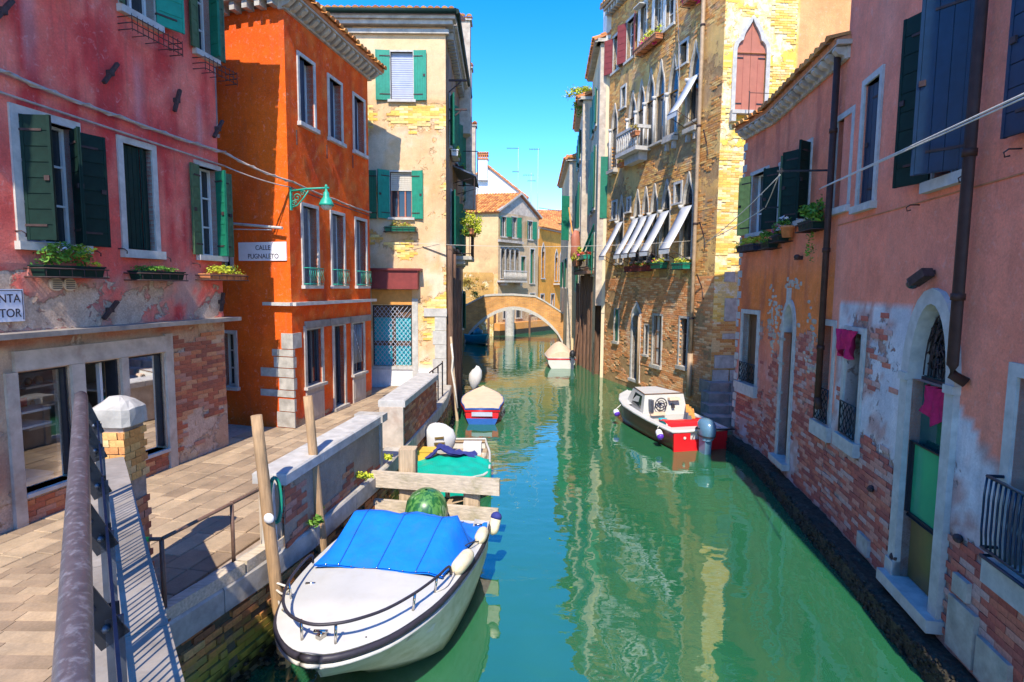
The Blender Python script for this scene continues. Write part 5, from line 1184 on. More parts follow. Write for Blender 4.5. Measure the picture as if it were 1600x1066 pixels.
for u, z in ((2.58, 5.0), (3.62, 5.15), (4.30, 5.25)):
    b = MB(); b.tube([R1.p(u, 0, z), R1.p(u, .10, z), R1.p(u, .14, z - .03), R1.p(u, .13, z - .07), R1.p(u, .09, z - .06)], .008, 5); obj('shutter_hook', b, 'iron', H)
for u, z in ((1.9, 1.32), (3.9, 1.5), (2.66, .72)): b = MB(); b.ell(R1.p(u, .03, z), .05, .05, .05, 8, 5, wob=.4); b.bar(R1.p(u, 0, z), R1.p(u + .08, .06, z), .03, .03); obj('mooring_ring', b, 'iron', H)
sl_ = thing('spotlight', 'dark rusty lantern fixed over the arched water door', 'lamp', tuple(R1.p(3.0, .1, 4.1)))
b = MB(); b.bar(R1.p(3.02, 0, 4.20), R1.p(3.02, .16, 4.16), .05, .05); b.bar(R1.p(3.1, .10, 4.2), R1.p(2.86, .14, 4.08), .12, .10); obj('housing', b, 'iron', sl_); b = MB(); b.ell(R1.p(2.86, .14, 4.07), .07, .07, .06, 8, 6); obj('lens', b, 'glass', sl_)
def cloth(label, G, u0, u1, zt, h, d, seed):
    rows = []; n = 12
    for j in range(7):
        t = j / 6; row = []
        for i in range(n + 1):
            s_ = i / n; ww = 1 - .25 * math.sin(t * 3); c = (u0 + u1) / 2
            row.append(G.p(c + (u0 + (u1 - u0) * s_ - c) * ww, d + .05 * math.sin(s_ * 17 + seed + t * 2) + .03 * noise.noise(Vector((s_ * 5, t * 4, seed))), zt - h * t * (1 + .2 * math.sin(s_ * 9 + seed))))
        rows.append(row)
    mb = MB(); mb.loft(rows, False, True); mb.loft([[p + G.N * .008 for p in r_] for r_ in rows], False, True)
    return obj('curtain_cloth', mb, 'magenta', None, tuple(G.p(u0, 0, zt)), label, 'cloth')
cloth('magenta cloth bunched at the top of the barred window', R1, .62, 1.24, 3.40, .36, .10, 1); cloth('magenta cloth hanging in the arched water door', R1, 2.95, 3.5, 2.93, .38, -.02, 4)
# clothes lines and brackets on the right
for (G, u, z, L, lab) in ((R2, R2.L - .25, 5.95, .9, 'dark iron clothes line arm beside the coral drainpipe'), (R2, 1.35, 5.62, .55, 'dark iron clothes line arm between the coral house shutters')):
    b = MB(); b.bar(G.p(u, 0, z), G.p(u, L, z), .03, .03); b.bar(G.p(u - .0, L - .06, z - .04), G.p(u, L - .06, z + .05), .03, .03); obj('line_arm', b, 'iron_black', None, tuple(G.p(u, 0, z)), lab, 'bracket')
p1 = R2.p(R2.L - .25, .85, 5.95); p2 = R2.p(1.35, .5, 5.62); p3 = R2b.p(.1, .7, 5.25)
cable('upper clothes line from the salmon house down to the iron arm', [(3.9, 4.3, 5.52), R2.p(R2.L + .05, .3, 5.62)], .010, 'rope', .0); cable('second clothes line running close beneath the upper one', [(3.9, 4.28, 5.49), R2.p(R2.L + .05, .33, 5.60)], .008, 'rope', .0)
cable('clothes line between the two iron arms on the coral house', [p1, p2, p3], .009, 'rope', .03); cable('lower clothes line from the iron arm to the coral house corner', [p1 - Vector((0, 0, .06)), R2b.p(.0, .9, 5.1)], .008, 'rope', .06)

# ================================================================ PARAPETS, PILLAR, RAILINGS, PILES
def low_wall(label, a, b, w, z1, brickpart, seed, cap=.13, z0=1.02):
    G = Frame(a, b); t = thing('parapet_wall', label, 'wall', (a[0], a[1], z0), 'low parapet walls along the quay')
    h = []
    def col(u, z): return lerp((.26, .21, .16), (.40, .32, .23), .5 + fbm(u, z, 1.2, seed))
    wall(G, 0, G.L, z0, z1 - cap, t, 'plaster', col, lambda u, z: .5 if brickpart(u, z) else .2, step=.12, name='outer_face')
    bk = MB(); bk.box(G, 0.005, G.L - .005, -w, -.04, z0, z1 - cap - .002); obj('core', bk, 'concrete', t)
    bricks(G, .02, G.L, z0 + .02, z1 - cap - .01, t, 'brick', brickpart, 140, 14)
    u = -.03
    while u < G.L:
        L = min(random.uniform(.75, 1.05), G.L + .03 - u); s = MB(); P = []
        for z, q in ((z1 - cap, 0), (z1 - .02, 0), (z1, .02)): P += [G.p(u + .004 + q * .2, -w - .05 + q, z), G.p(u + L - .004 - q * .2, -w - .05 + q, z), G.p(u + L - .004 - q * .2, .05 - q, z), G.p(u + .004 + q * .2, .05 - q, z)]
        s.add(P, [(k + x, k + (x + 1) % 4, k + 4 + (x + 1) % 4, k + 4 + x) for k in (0, 4) for x in range(4)] + [(8, 9, 10, 11), (3, 2, 1, 0)]); obj('cap_stone', s, 'stone_white', t); u += L
    return t, G
t1, G1 = low_wall('longer parapet wall with pale stone cap and grey rendered side behind the blue-covered boat', (-2.53, 6.22), (-2.14, 9.15), .30, 1.92, lambda u, z: (u < .5 or 1.55 < u < 1.9 or z < 1.2) and fbm(u, z, 2, 101) > -.35, 101)
b = MB(); b.box(G1, G1.L, G1.L + .10, -.34, .02, 1.02, 1.80); b.box(G1, G1.L - .05, G1.L + .18, -.40, .08, 1.80, 1.925); obj('end_stone', b, 'stone', t1)
t2, G2 = low_wall('shorter brick parapet wall with stone cap by the red and blue dinghy', (-1.99, 10.38), (-1.80, 13.62), .40, 1.92, lambda u, z: u > .12, 103)
b = MB(); b.box(G2, -.06, .0, -.42, .02, 1.02, 1.79); obj('end_stone', b, 'concrete', t2)
# round white stone bollard
bo = thing('stone_bollard', 'round white stone bollard holding a green hose at the parapet end', 'bollard', (-2.62, 6.22, 1.05))
b = MB(); b.loft([[Vector((-2.66 + r_ * math.cos(a * math.pi / 8), 6.13 + r_ * math.sin(a * math.pi / 8), z)) for a in range(16)] for r_, z in ((.10, 1.05), (.10, 1.10), (.09, 1.11), (.09, 1.13), (.082, 1.16), (.066, 1.76), (.072, 1.78), (.078, 1.82), (.06, 1.85), (.01, 1.86))], True, True); obj('shaft', b, 'stone_white', bo)
b = MB()
for k in range(3): b.tube([(-2.535 + .06 * math.sin(t * math.pi / 9) + k * .012, 6.0 - k * .012, 1.70 + .25 * math.cos(t * math.pi / 9)) for t in range(19)], .015, 6)
obj('hose', b, 'green_bright', None, (-2.66, 6.07, 1.7), 'coiled green hose hanging at the top of the white bollard', 'hose')
b = MB(); b.tube([(-2.54, 6.0, 1.46), (-2.54, 6.0, 1.30), (-2.53, 6.0, 1.10)], .02, 6); obj('hose_tail', b, 'rope', None, (-2.66, 6.06, 1.46), 'short pale cord hanging down under the green hose', 'cord')
# iron walkway railing with green tape
rl = thing('iron_railing', 'thin brown iron railing with green tape at the quay edge', 'railing', (-3.0, 4.8, 1.06))
b = MB(); b.tube([(-3.42, 4.78, 1.80), (-3.02, 4.80, 1.80)], .018, 8); b.tube([(-3.02, 4.80, 1.80), (-2.85, 5.7, 1.77), (-2.68, 6.16, 1.80)], .018, 8); obj('handrail', b, 'brown_iron', rl)
for x, y in ((-3.02, 4.8), (-2.85, 5.7)): b = MB(); b.tube([(x, y, 1.06), (x, y, 1.79)], .020, 8); b.tube([(x, y, 1.06), (x, y, 1.08)], .045, 8); obj('post', b, 'brown_iron', rl)
b = MB(); b.tube([(-3.32, 4.785, 1.80), (-3.12, 4.795, 1.80)], .0215, 8); obj('tape', b, 'green_tape', rl)
# second railing by the far parapet
rl = thing('iron_railing', 'small rusty iron railing at the far end of the brick parapet', 'railing', (-1.8, 14.0, 1.05))
b = MB(); b.tube([(-1.98, 13.75, 1.92), (-1.86, 15.3, 1.95)], .018, 6); obj('handrail', b, 'iron', rl)
for x, y in ((-1.95, 14.1), (-1.90, 14.7), (-1.86, 15.3)): b = MB(); b.tube([(x, y, 1.05), (x, y, 2.0 if y > 15 else 1.93)], .018, 6); obj('post', b, 'iron', rl)
# black and red box
bx = thing('bait_box', 'small black box with a red label at the foot of the railing post', 'box', (-3.12, 4.74, 1.06))
G = Frame((-3.25, 4.66), (-3.05, 4.72)); b = MB(); b.box(G, 0, .20, -.16, 0, 1.06, 1.17); b.tube([G.p(.1, .0, 1.11), G.p(.1, .008, 1.11)], .03, 10); obj('case', b, 'iron_black', bx); b = MB(); b.box(G, .02, .18, -.14, -.02, 1.17, 1.174); obj('label', b, 'red_paint', bx)
# bridge end: brick parapet with sloping steel railing beside the camera, brick pillar with stone cap
PWf = Frame((-1.15, 1.92), (-3.74, 5.36))     # u runs away from the camera, outer side (right) faces the canal
bd = thing('bridge_parapet', 'near brick bridge parapet with grey coping striped by railing shadows', 'parapet', (-3.0, 4.4, 1.0))
b = MB(); b.box(PWf, 0, PWf.L, -.34, -.03, .6, 2.24); obj('core', b, 'mortar', bd)
bricks(PWf, .0, PWf.L - .02, .8, 2.24, bd, 'brick', lambda u, z: True, 280, 12, d=.0)
u = 0
while u < PWf.L - .01:
    L = min(.9, PWf.L - u); b = MB(); b.box(PWf, u + .003, u + L - .003, -.36, .04, 2.25, 2.35); obj('coping_stone', b, 'stone_grey', bd); u += L
# pillar
pl = thing('brick_pillar', 'square brick pillar with a rounded white stone cap at the railing end', 'pillar', (-3.9, 5.55, 1.0))
Gp = Frame((-4.00, 5.40), (-3.71, 5.40))
b = MB(); b.box(Gp, .02, .27, -.33, -.03, .97, 2.62); obj('core', b, 'mortar', pl)
for G, n in ((Gp, 60), (Frame((-3.71, 5.40), (-3.71, 5.74)), 60)): bricks(G, .0, .29 if G is Gp else .34, 1.0, 2.62, pl, 'brick_orange', lambda u, z: z > 2.1, n, 12, bw=.14, d=.0); bricks(G, .0, .29 if G is Gp else .34, 1.0, 1.92, pl, 'brick', lambda u, z: z <= 2.1, n, 12, bw=.14, d=.0, stuffname='lower_brickwork')
b = MB(); c = Vector((-3.855, 5.57, 0)); rows = []
for z, s_ in ((2.62, .185), (2.63, .195), (2.72, .197), (2.795, .195), (2.805, .185), (2.86, .12), (2.90, .06), (2.908, .01)):
    row = []
    for a in range(20):
        th_ = a * math.pi / 10; k = 1 / max(abs(math.cos(th_)), abs(math.sin(th_))); k = 1 + (k - 1) * .85
        v_ = Vector((math.cos(th_) * s_ * k, math.sin(th_) * s_ * k * .95, z)); nn_ = noise.noise(v_ * 9) * .012 + noise.noise(v_ * 25) * .006
        row.append(c + v_ * 1 + Vector((math.cos(th_) * nn_, math.sin(th_) * nn_, nn_)))
    rows.append(row)
b.loft(rows, True, False, None, True); obj('cap', b, 'stone', pl)
# steel railing (in line above the parapet's inner edge)
HA = Vector((-.72, .86, 3.06)); HB = Vector((-3.20, 4.22, 3.16))
sr = thing('bridge_railing', 'grey steel bridge railing with a thick tube handrail in the left foreground', 'railing', (-3.2, 4.2, 2.3))
b = MB(); b.tube([HA + (HB - HA) * t / 12 for t in range(13)], .042, 14); b.ell(HB, .042, .042, .042, 12, 6); obj('handrail', b, 'rail_paint', sr)
dirn = (HB - HA).normalized(); hd = Vector((dirn.x, dirn.y, 0)).normalized(); rt = Vector((hd.y, -hd.x, 0))   # right of travel
Lh = (HB - HA).length
for k in range(5):
    u = Lh - .04 - k * .78; p = HA + dirn * u; foot = Vector((p.x, p.y, 2.35)) + rt * .09
    post = obj('post', MB().bar(foot, foot + Vector((0, 0, .60)), .05, .012, hd), 'steel_grey', sr)
    obj('post_flange', MB().bar(foot + hd * .10, foot + hd * .10 + Vector((0, 0, .60)), .035, .010, hd), 'iron_black', post)
    a = p + Vector((0, 0, -.03)); e = foot + Vector((0, 0, .52)); br = obj('bracket', MB().bar(a, e, .012, .085), 'iron_black', sr)
    b = MB()
    for f in (.35, .75): q = a.lerp(e, f); b.ell(q - hd * .012 + Vector((0, 0, .006)), .014, .014, .014, 8, 4)
    obj('bolt', b, 'steel_grey', br)
for z, w in ((2.95, .05), (2.72, .02), (2.45, .03)):
    b = MB(); a = HA + rt * .09; e = HB + rt * .09; b.bar((a.x, a.y, z), (e.x, e.y, z), .010, w); obj('rail_bar', b, 'steel_grey', sr)
n = int(Lh / .055)
bm0 = MB(); bm0.box(Frame((0, 0), (1, 0)), -.004, .004, -.004, .004, 0, .50); me = bm0.mesh('baluster'); me.materials.append(MT['steel_grey'])
for i in range(n):
    p = HA + dirn * (i + .5) * .055 + rt * .09
    if i % 14: inst('baluster', me, sr, (p.x, p.y, 2.45), math.atan2(hd.y, hd.x))
# bridge deck steps, left of the railing
dk = thing('bridge_steps', 'low pale sunlit stone steps of the near bridge at lower left', 'steps', (-4, 4, 1))
for i in range(34):
    y1 = 5.75 - i * .20; z = 1.0 + (i + 1) * .040; xr = -3.86 + (5.45 - y1) * .76 if y1 < 5.45 else -3.95
    xr = min(xr, 3.0); b = MB(); x0 = -6.9 if y1 < 5.0 else wall_x(y1) + .10; x0 -= (i % 3) * .17; nn = 9
    for k in range(nn):
        a0 = x0 + (xr - x0) * k / nn; a1 = x0 + (xr - x0) * (k + 1) / nn; b = MB()
        b.hexa([Vector((a0 + .003, y1 - .193, z - .3)), Vector((a1 - .003, y1 - .193, z - .3)), Vector((a1 - .003, y1, z - .3)), Vector((a0 + .003, y1, z - .3)), Vector((a0 + .003, y1 - .193, z)), Vector((a1 - .003, y1 - .193, z)), Vector((a1 - .003, y1, z)), Vector((a0 + .003, y1, z))]); obj('step_slab', b, 'paving', dk)
b = MB(); b.hexa([Vector(p) for p in ((-6.9, -1, .5), (-1.4, -1, .5), (-3.8, 5.7, .5), (-6.9, 5.7, .5), (-6.9, -1, 2.26), (-1.4, -1, 2.26), (-3.8, 5.7, .96), (-6.9, 5.7, .96))]); obj('step_core', b, 'mortar', dk)
b = MB(); b.hexa([Vector(p) for p in ((-1.4, -2.2, 1.7), (7, -2.2, 1.7), (7, .9, 1.7), (-1.4, .9, 1.7), (-1.4, -2.2, 2.35), (7, -2.2, 2.35), (7, .9, 2.35), (-1.4, .9, 2.35))]); obj('bridge_deck', b, 'concrete', dk)

# wooden mooring posts
def post(label, base, top, r0, r1, mat='wood_pale', name='mooring_post', grp='slim wooden mooring posts', zneg=-1.0, cap=None):
    a = Vector(base); c = Vector(top); n = 10; d = (c - a).normalized(); a2 = a + d * ((zneg - a.z) / d.z); mb = MB()
    pts = [a2.lerp(c, i / n) + Vector((noise.noise(Vector((i * .7, a.x, a.y))) * .012, noise.noise(Vector((a.y, i * .7, 3))) * .012, 0)) for i in range(n + 1)]
    mb.tube(pts, [r0 + (r1 - r0) * i / n for i in range(n + 1)], 12)
    return obj(name, mb, mat, None, (a.x, a.y, 0), label, 'post', grp)
p = post('leaning brown mooring post beside the iron railing with the boat ropes tied on', (-2.37, 5.74, 0), (-2.60, 5.78, 2.67), .072, .055, 'wood_post')
post('tall upright mooring post between the blue-covered boat and the parapet end', (-2.31, 6.95, 0), (-2.50, 6.97, 2.64), .068, .054, 'wood_post')
b = MB(); b.ell((-2.47, 5.69, 1.62), .055, .025, .055, 12, 8); obj('reflector', b, 'white_paint', None, (-2.47, 5.69, 1.62), 'round white disc fixed on the near mooring post', 'reflector')
b = MB()
for k in range(26):
    a = k * .9; b.tube([(-2.37 + .09 * math.cos(a + t * .3), 5.74 + .09 * math.sin(a + t * .3), .06 + .09 * math.sin(k * 2.3)) for t in range(3)], .02, 5)
obj('mooring_weed', b, 'weed', None, (-2.5, 6, .05), 'ring of mussels round the near post at the waterline', 'mussels')
# timber mooring frame
def square_pile(label, x, y, w, z1, seed):
    rows = []
    for i in range(9):
        z = -.8 + (z1 + .8) * i / 8; k = 1 + .04 * noise.noise(Vector((i, seed, 0))); rows.append([Vector((x + sx * w * k + .01 * noise.noise(Vector((i, sx, seed))), y + sy * w * k, z)) for sx, sy in ((-1, -.8), (-.8, -1), (.8, -1), (1, -.8), (1, .8), (.8, 1), (-.8, 1), (-1, .8))])
    mb = MB(); mb.loft(rows, True, False, None, True); return obj('timber_pile', mb, 'wood_beam' if False else 'wood_pale', None, (x, y, 0), label, 'pile', 'square piles of the timber mooring frame')
square_pile('taller square wooden pile of the mooring frame by the quay', -1.62, 8.86, .13, 1.46, 1); square_pile('shorter square wooden pile of the mooring frame on the open water', -.60, 8.66, .125, 1.02, 2)
for lab, z, h, a, c, m_ in (('upper grey cross plank of the timber mooring frame', 1.00, .25, (-2.24, 8.80), (-.16, 8.44), 'wood_beam'), ('lower mossy cross plank of the timber mooring frame', .56, .24, (-2.24, 8.78), (-.18, 8.40), 'wood_beam')):
    G = Frame(a, c); mb = MB(); n = 12; rows = [[G.p(G.L * i / n, .0, z - h / 2 + .01 * noise.noise(Vector((i, z, 0)))), G.p(G.L * i / n, .07, z - h / 2), G.p(G.L * i / n, .07, z + h / 2 + .012 * noise.noise(Vector((i, 0, z)))), G.p(G.L * i / n, .0, z + h / 2)] for i in range(n + 1)]
    mb.loft(rows, True, False, None, True); obj('cross_plank', mb, m_, None, (a[0], a[1], z), lab, 'plank')
# tall dark piles beside the cream house and right of the bridge
for i, (x, y, h, r_, lab) in enumerate(((-1.86, 17.35, 5.2, .11, 'tall dark pile against the near corner of the cream house'), (-1.84, 18.3, 5.0, .10, 'second dark pile along the cream house canal wall'), (-1.84, 19.3, 4.6, .12, 'third dark pile along the cream house canal wall'), (-1.88, 20.6, 4.2, .10, 'farthest dark pile along the cream house canal wall'))):
    post(lab, (x, y, 0), (x - .03, y, h), r_, r_ * .85, 'wood_dark', 'wooden_pile', 'dark piles by the cream house')
post('thin pale leaning pole tied with rope beside the dark piles', (-1.62, 16.9, 0), (-1.82, 17.1, 2.5), .05, .035, 'wood_pale', 'mooring_pole', 'slim wooden mooring posts')
b = MB(); b.tube([(-1.80, 16.98, 2.3), (-1.74, 16.9, 1.9), (-1.78, 16.93, 1.5), (-1.68, 16.85, 1.0), (-1.60, 16.8, .4)], .03, 6); obj('rope', b, 'rope', None, (-1.8, 17, 2.3), 'frayed pale rope hanging on the thin leaning pole', 'rope')
PR = [(3.58, 29.4, 4.6, .16), (3.70, 28.6, 5.0, .19), (3.80, 27.9, 4.9, .20), (3.86, 27.2, 4.7, .18), (3.95, 26.5, 4.9, .17), (3.46, 30.3, 4.2, .13)]
PRL = ['leftmost brown pile under the flowered terrace', 'broad reddish pile under the flowered terrace', 'thick dark pile in the middle under the flowered terrace', 'dark grey pile right of the thick one under the terrace', 'pile nearest the brick palace under the terrace', 'slimmer pile closest to the arched bridge']
for (x, y, h, r_), lab in zip(PR, PRL): post(lab, (x, y, 0), (x, y, h), r_, r_ * .9, 'wood_dark', 'wooden_pile', 'dark piles under the flowered terrace')
for (x, y, h, dx) in ((3.15, 29.6, 2.2, .25), (3.3, 29.2, 2.6, .2)): post('thin leaning stick at the foot of the bridge, %s' % ('nearer the arch' if x < 3.2 else 'nearer the piles'), (x, y, 0), (x + dx, y, h), .045, .03, 'wood_dark', 'mooring_pole', 'leaning sticks by the bridge')

# ================================================================ BOATS
def boatframe(origin, axis):
    a = Vector((axis[0], axis[1], 0)).normalized(); r = Vector((a.y, -a.x, 0)); o = Vector((origin[0], origin[1], 0))
    return lambda s, t, z: o + a * s + r * t + Vector((0, 0, z))   # s along, t to the right, z up
def fender(parent_unused, label, a, c, r_, cols=('fender', None), grp='boat fenders'):
    a, c = Vector(a), Vector(c); t = thing('fender', label, 'fender', tuple(a.lerp(c, .5)), grp); mb = MB(); n = 10
    mb.tube([a.lerp(c, i / n) for i in range(n + 1)], [max(.012, r_ * (1 - abs(2 * i / n - 1) ** 4) ** .5) if 0 < i < n else r_ * .2 for i in range(n + 1)], 14); obj('body', mb, cols[0], t)
    if cols[1]: mb = MB(); mb.tube([a.lerp(c, f) for f in (.72, .85, .93, 1.0)], [r_ * 1.02, r_ * .98, r_ * .75, r_ * .25], 14); obj('end_cap', mb, cols[1], t)
    return t
# --- white speedboat with blue cover: s from bow tip (0) toward stern (3.7)
B = boatframe((-1.64, 4.46), (.15, .98))
bt = thing('motorboat', 'white motorboat with bright blue canvas cover moored in the foreground', 'boat', tuple(B(1.8, 0, 0)))
St = [(0.0, .02, .98, .0, .72), (.05, .20, .975, .05, .68), (.18, .40, .97, .12, .60), (.4, .60, .955, .24, .48), (.7, .76, .94, .38, .33), (1.1, .89, .91, .56, .17), (1.6, .97, .88, .76, .05), (2.2, 1.02, .84, .84, .05), (2.8, 1.02, .80, .86, .05), (3.35, .96, .78, .82, .05)]
def keel(s): return .70 - .95 * sst(0, 1.5, s) ** .8 if s < 1.5 else -.25
rows_u = []; rows_l = []; rimL = []; rimR = []
St = [(a, b * .885, c, d * .885, e) for a, b, c, d, e in St]
def cr(P, k):
    out = []
    for i in range(len(P) - 1):
        p0, p1, p2, p3 = P[max(i - 1, 0)], P[i], P[i + 1], P[min(i + 2, len(P) - 1)]
        for j in range(k): t = j / k; out.append(tuple(.5 * (2 * b_ + (c_ - a_) * t + (2 * a_ - 5 * b_ + 4 * c_ - d_) * t * t + (3 * b_ - a_ - 3 * c_ + d_) * t ** 3) for a_, b_, c_, d_ in zip(p0, p1, p2, p3)))
    return out + [tuple(P[-1])]
St = cr(St, 3); St[1:1] = [(.012, .085, .98, .01, .71)]
for s, w, z, cw, cz in St:
    kz = max(-.25, .66 - .91 * min(1, s / 1.35))
    so = s * .0
    pr = [(w, z), (w * .985, z - .10), ((w + cw) / 2 + .05 * min(1, s), (z + cz) / 2), (cw, cz), (cw * .5, (cz + kz) / 2 - .03), (0, kz)]
    sh_ = lambda zz: s + max(0, (.98 - zz)) * .55 * max(0, 1 - s / 1.6)       # raked stem
    full = [B(sh_(zz), t, zz) for t, zz in pr] + [B(sh_(zz), -t, zz) for t, zz in pr[-2::-1]]
    rows_u.append(full); rimR.append(B(s, w, z)); rimL.append(B(s, -w, z))
mb = MB(); mb.loft(rows_u, False, True); k = len(mb.v) - 11; mb.f.append(tuple(k + j for j in range(11))); mb.r.append(.5); mb.sm.append(False); hull = obj('hull', mb, 'hull_stain_reflect', bt)
rim = rimL[::-1] + rimR[1:]
mb = MB(); mb.tube([p + Vector((0, 0, -.035)) for p in rim], .032, 8); obj('rub_rail', mb, 'rubber', bt)
mb = MB(); mb.tube([p + Vector((0, 0, -.10)) for p in rim], .022, 6); obj('white_band', mb, 'gel', bt)
# deck: foredeck cambered, side decks, coaming
mb = MB(); rows = []
for (s, w, z, _, _) in St[:20]:
    rows.append([B(s, w * f, z + .005 + .09 * (1 - f * f) * min(1, s / .7)) for f in (-1, -.96, -.8, -.5, -.2, 0, .2, .5, .8, .96, 1)])
mb.loft(rows, False, True)
for sg in (-1, 1):
    mb.loft([[B(s, sg * w, z + .005), B(s, sg * (w - .20), z + .03), B(s, sg * (w - .21), z - .2)] for (s, w, z, _, _) in St[19:]], False, True)
obj('deck', mb, 'gel', bt)
mb = MB(); mb.loft([[B(1.6, -.75, .7), B(1.6, .75, .7)], [B(3.3, -.7, .6), B(3.3, .7, .6)]]); mb.loft([[B(3.34, -.83, .5), B(3.34, .83, .5)], [B(3.34, -.83, .78), B(3.34, .83, .78)]]); obj('cockpit_floor', mb, 'gel', bt)
# canvas cover
CV = []
def cvrow(s, w, ze, zt, fl):   # section: edge -> shoulder -> top -> shoulder -> edge
    L = [(-w, ze), (-w * .93, ze + (zt - ze) * .5), (-w * .86, zt - .04), (-w * .5, zt), (0, zt + .01), (w * .5, zt), (w * .86, zt - .04), (w * .93, ze + (zt - ze) * .5), (w, ze)]
    return [B(s + fl * ((zt_ - ze) if zt > ze else 0), t, zt_ + .012 * noise.noise(Vector((s * 2.5, t * 3, 5)))) for t, zt_ in L]
CVs = [(1.44, .80, .98, .995), (1.50, .80, .975, 1.03), (1.75, .83, .95, 1.15), (2.05, .86, .93, 1.31), (2.30, .88, .91, 1.42), (2.42, .89, .90, 1.43), (2.6, .91, .885, 1.36), (2.85, .94, .86, 1.22), (3.1, .96, .84, 1.08), (3.4, .96, .82, .98), (3.62, .93, .80, .90), (3.70, .90, .74, .82)]
rows = []
for i, (s, w, ze, zt) in enumerate(CVs):
    w *= .90; zt = ze + (zt - ze) * .64 if zt > ze + .02 else zt; s = s if s < 2.4 else 2.4 + (s - 2.4) * .73
    tops = []
    n = 21
    for j in range(n):
        f = -1 + 2 * j / (n - 1); a = abs(f)
        # flat front panel, flatter top, drooping sides
        prof = 1 - sst(.80, 1.0, a) if s < 2.45 else (1 - sst(.35, 1.0, a)) * .9 + .1 * (1 - a)
        z = ze + (zt - ze) * prof
        if s > 2.4:
            z += .035 * noise.noise(Vector((s * 3.2, f * 3.0 + s * 1.5, 2))) * (1 - a ** 6) - .10 * max(0, math.sin((f - .1) * 3.1)) * sst(2.5, 2.9, s) * (1 - a) - .025 * abs(math.sin((f * 2.2 + s * 1.6) * 2.2)) * (1 - a ** 4)
        else: z += .008 * noise.noise(Vector((s * 3, f * 3, 2)))
        tops.append(B(s, w * f, z + (.007 * math.sin(f * 9 + s * 5) + .006 * noise.noise(Vector((s * 6, f * 9, 1)))) * (1 - a ** 8)))
    rows.append(tops)
fine = []
for a, c in zip(rows, rows[1:]):
    for k in range(3): fine.append([p.lerp(q, k / 3) for p, q in zip(a, c)])
fine.append(rows[-1]); mb = MB(); mb.loft(fine, False, True); mb.loft([[p - Vector((0, 0, .02)) for p in r_] for r_ in fine], False, True); obj('cover', mb, 'blue_canvas', bt)
for j in (4, 10, 16):
    mb = MB(); mb.tube([r_[j] + Vector((0, 0, .004)) for r_ in fine], .006, 5); obj('cover_seam', mb, 'blue_paint', bt)
mb = MB(); mb.tube([p + Vector((0, 0, .004)) for p in fine[14]], .006, 5); obj('cover_seam', mb, 'blue_paint', bt)
for j in range(0, 21, 2):
    mb = MB(); c = fine[0][j] + Vector((0, 0, .006)); mb.ell(c, .010, .010, .006, 8, 3); obj('press_stud', mb, 'chrome', bt)
# bow rail
def rp(s, f, z): 
    for (a, c) in zip(St, St[1:]):
        if a[0] <= s <= c[0]: k = (s - a[0]) / (c[0] - a[0]); return B(s, f * ((a[1] + (c[1] - a[1]) * k) - .07), (a[2] + (c[2] - a[2]) * k) + z)
tr = [rp(1.55, 1, .06), rp(1.50, 1, .17), rp(1.2, 1, .19), rp(.8, 1, .20), rp(.45, 1, .21), rp(.22, .98, .22), rp(.12, .75, .22), rp(.08, 0, .22), rp(.12, -.75, .22), rp(.22, -.98, .22), rp(.45, -1, .21), rp(.8, -1, .20), rp(1.2, -1, .19), rp(1.5, -1, .17), rp(1.55, -1, .06)]
def smoothp(P, k=4):
    out = []
    for i in range(len(P) - 1):
        p0, p1, p2, p3 = P[max(i - 1, 0)], P[i], P[i + 1], P[min(i + 2, len(P) - 1)]
        for j in range(k): t = j / k; out.append(.5 * ((2 * p1) + (p2 - p0) * t + (2 * p0 - 5 * p1 + 4 * p2 - p3) * t * t + (3 * p1 - p0 - 3 * p2 + p3) * t ** 3))
    return out + [P[-1]]
mb = MB(); mb.tube(smoothp(tr), .014, 8); br = obj('bow_rail', mb, 'rubber', bt)
for s, f in ((.16, .6), (.16, -.6), (.8, 1), (.8, -1), (1.2, 1)):
    mb = MB(); q = rp(s, f * .96, .0); mb.tube([rp(s, f, .20), q], .013, 8); mb.tube([q, q + Vector((0, 0, .012))], .028, 10); obj('stanchion', mb, 'chrome', br)
mb = MB(); c = B(.20, .0, 1.0); mb.tube([c, c + Vector((0, 0, .06))], .02, 8); mb.tube([c + Vector((-.06, 0, .06)), c + Vector((.06, 0, .06))], .014, 6); mb.bar(c + Vector((-.02, -.03, .02)), c + Vector((.03, .05, .02)), .05, .03); obj('cleat', mb, 'chrome', bt)
for s, f in ((1.1, -.8), (1.9, .90), (3.1, .93)):
    mb = MB(); c = rp(s, f, .03); mb.tube([c - Vector((.05, .0, -.02)), c + Vector((.05, 0, .02))], .012, 6); mb.tube([c, c - Vector((0, 0, .04))], .012, 6); obj('cleat', mb, 'chrome', bt)
mb = MB()
for s in (.3, .5, .7, .9, 1.1, 1.3, 1.5, 1.7):
    c = rp(s, .93, .02); mb.ell(c, .010, .010, .006, 6, 3)
obj('deck_fittings', mb, 'rubber', bt)
mb = MB(); mb.loft([[rows_u[i][2] + (rows_u[i][2] - B(St[i][0], 0, St[i][2])).normalized() * .006, rows_u[i][1] * .35 + rows_u[i][2] * .65 + (rows_u[i][2] - B(St[i][0], 0, St[i][2])).normalized() * .010] for i in (13, 16)], False, False); obj('number_plate', mb, 'gel', bt)
fender(None, 'big stained cream fender lying on the near side deck of the motorboat', rp(1.62, 1.02, .06), rp(2.08, 1.06, .10), .085)
fender(None, 'smaller stained cream fender near the stern of the motorboat', rp(2.55, 1.04, .05), rp(2.90, 1.06, .07), .075)
fender(None, 'dark blue-topped fender hanging at the motorboat stern corner', B(3.30, .90, .62), B(3.38, .96, .92), .075, ('fender', 'navy'))
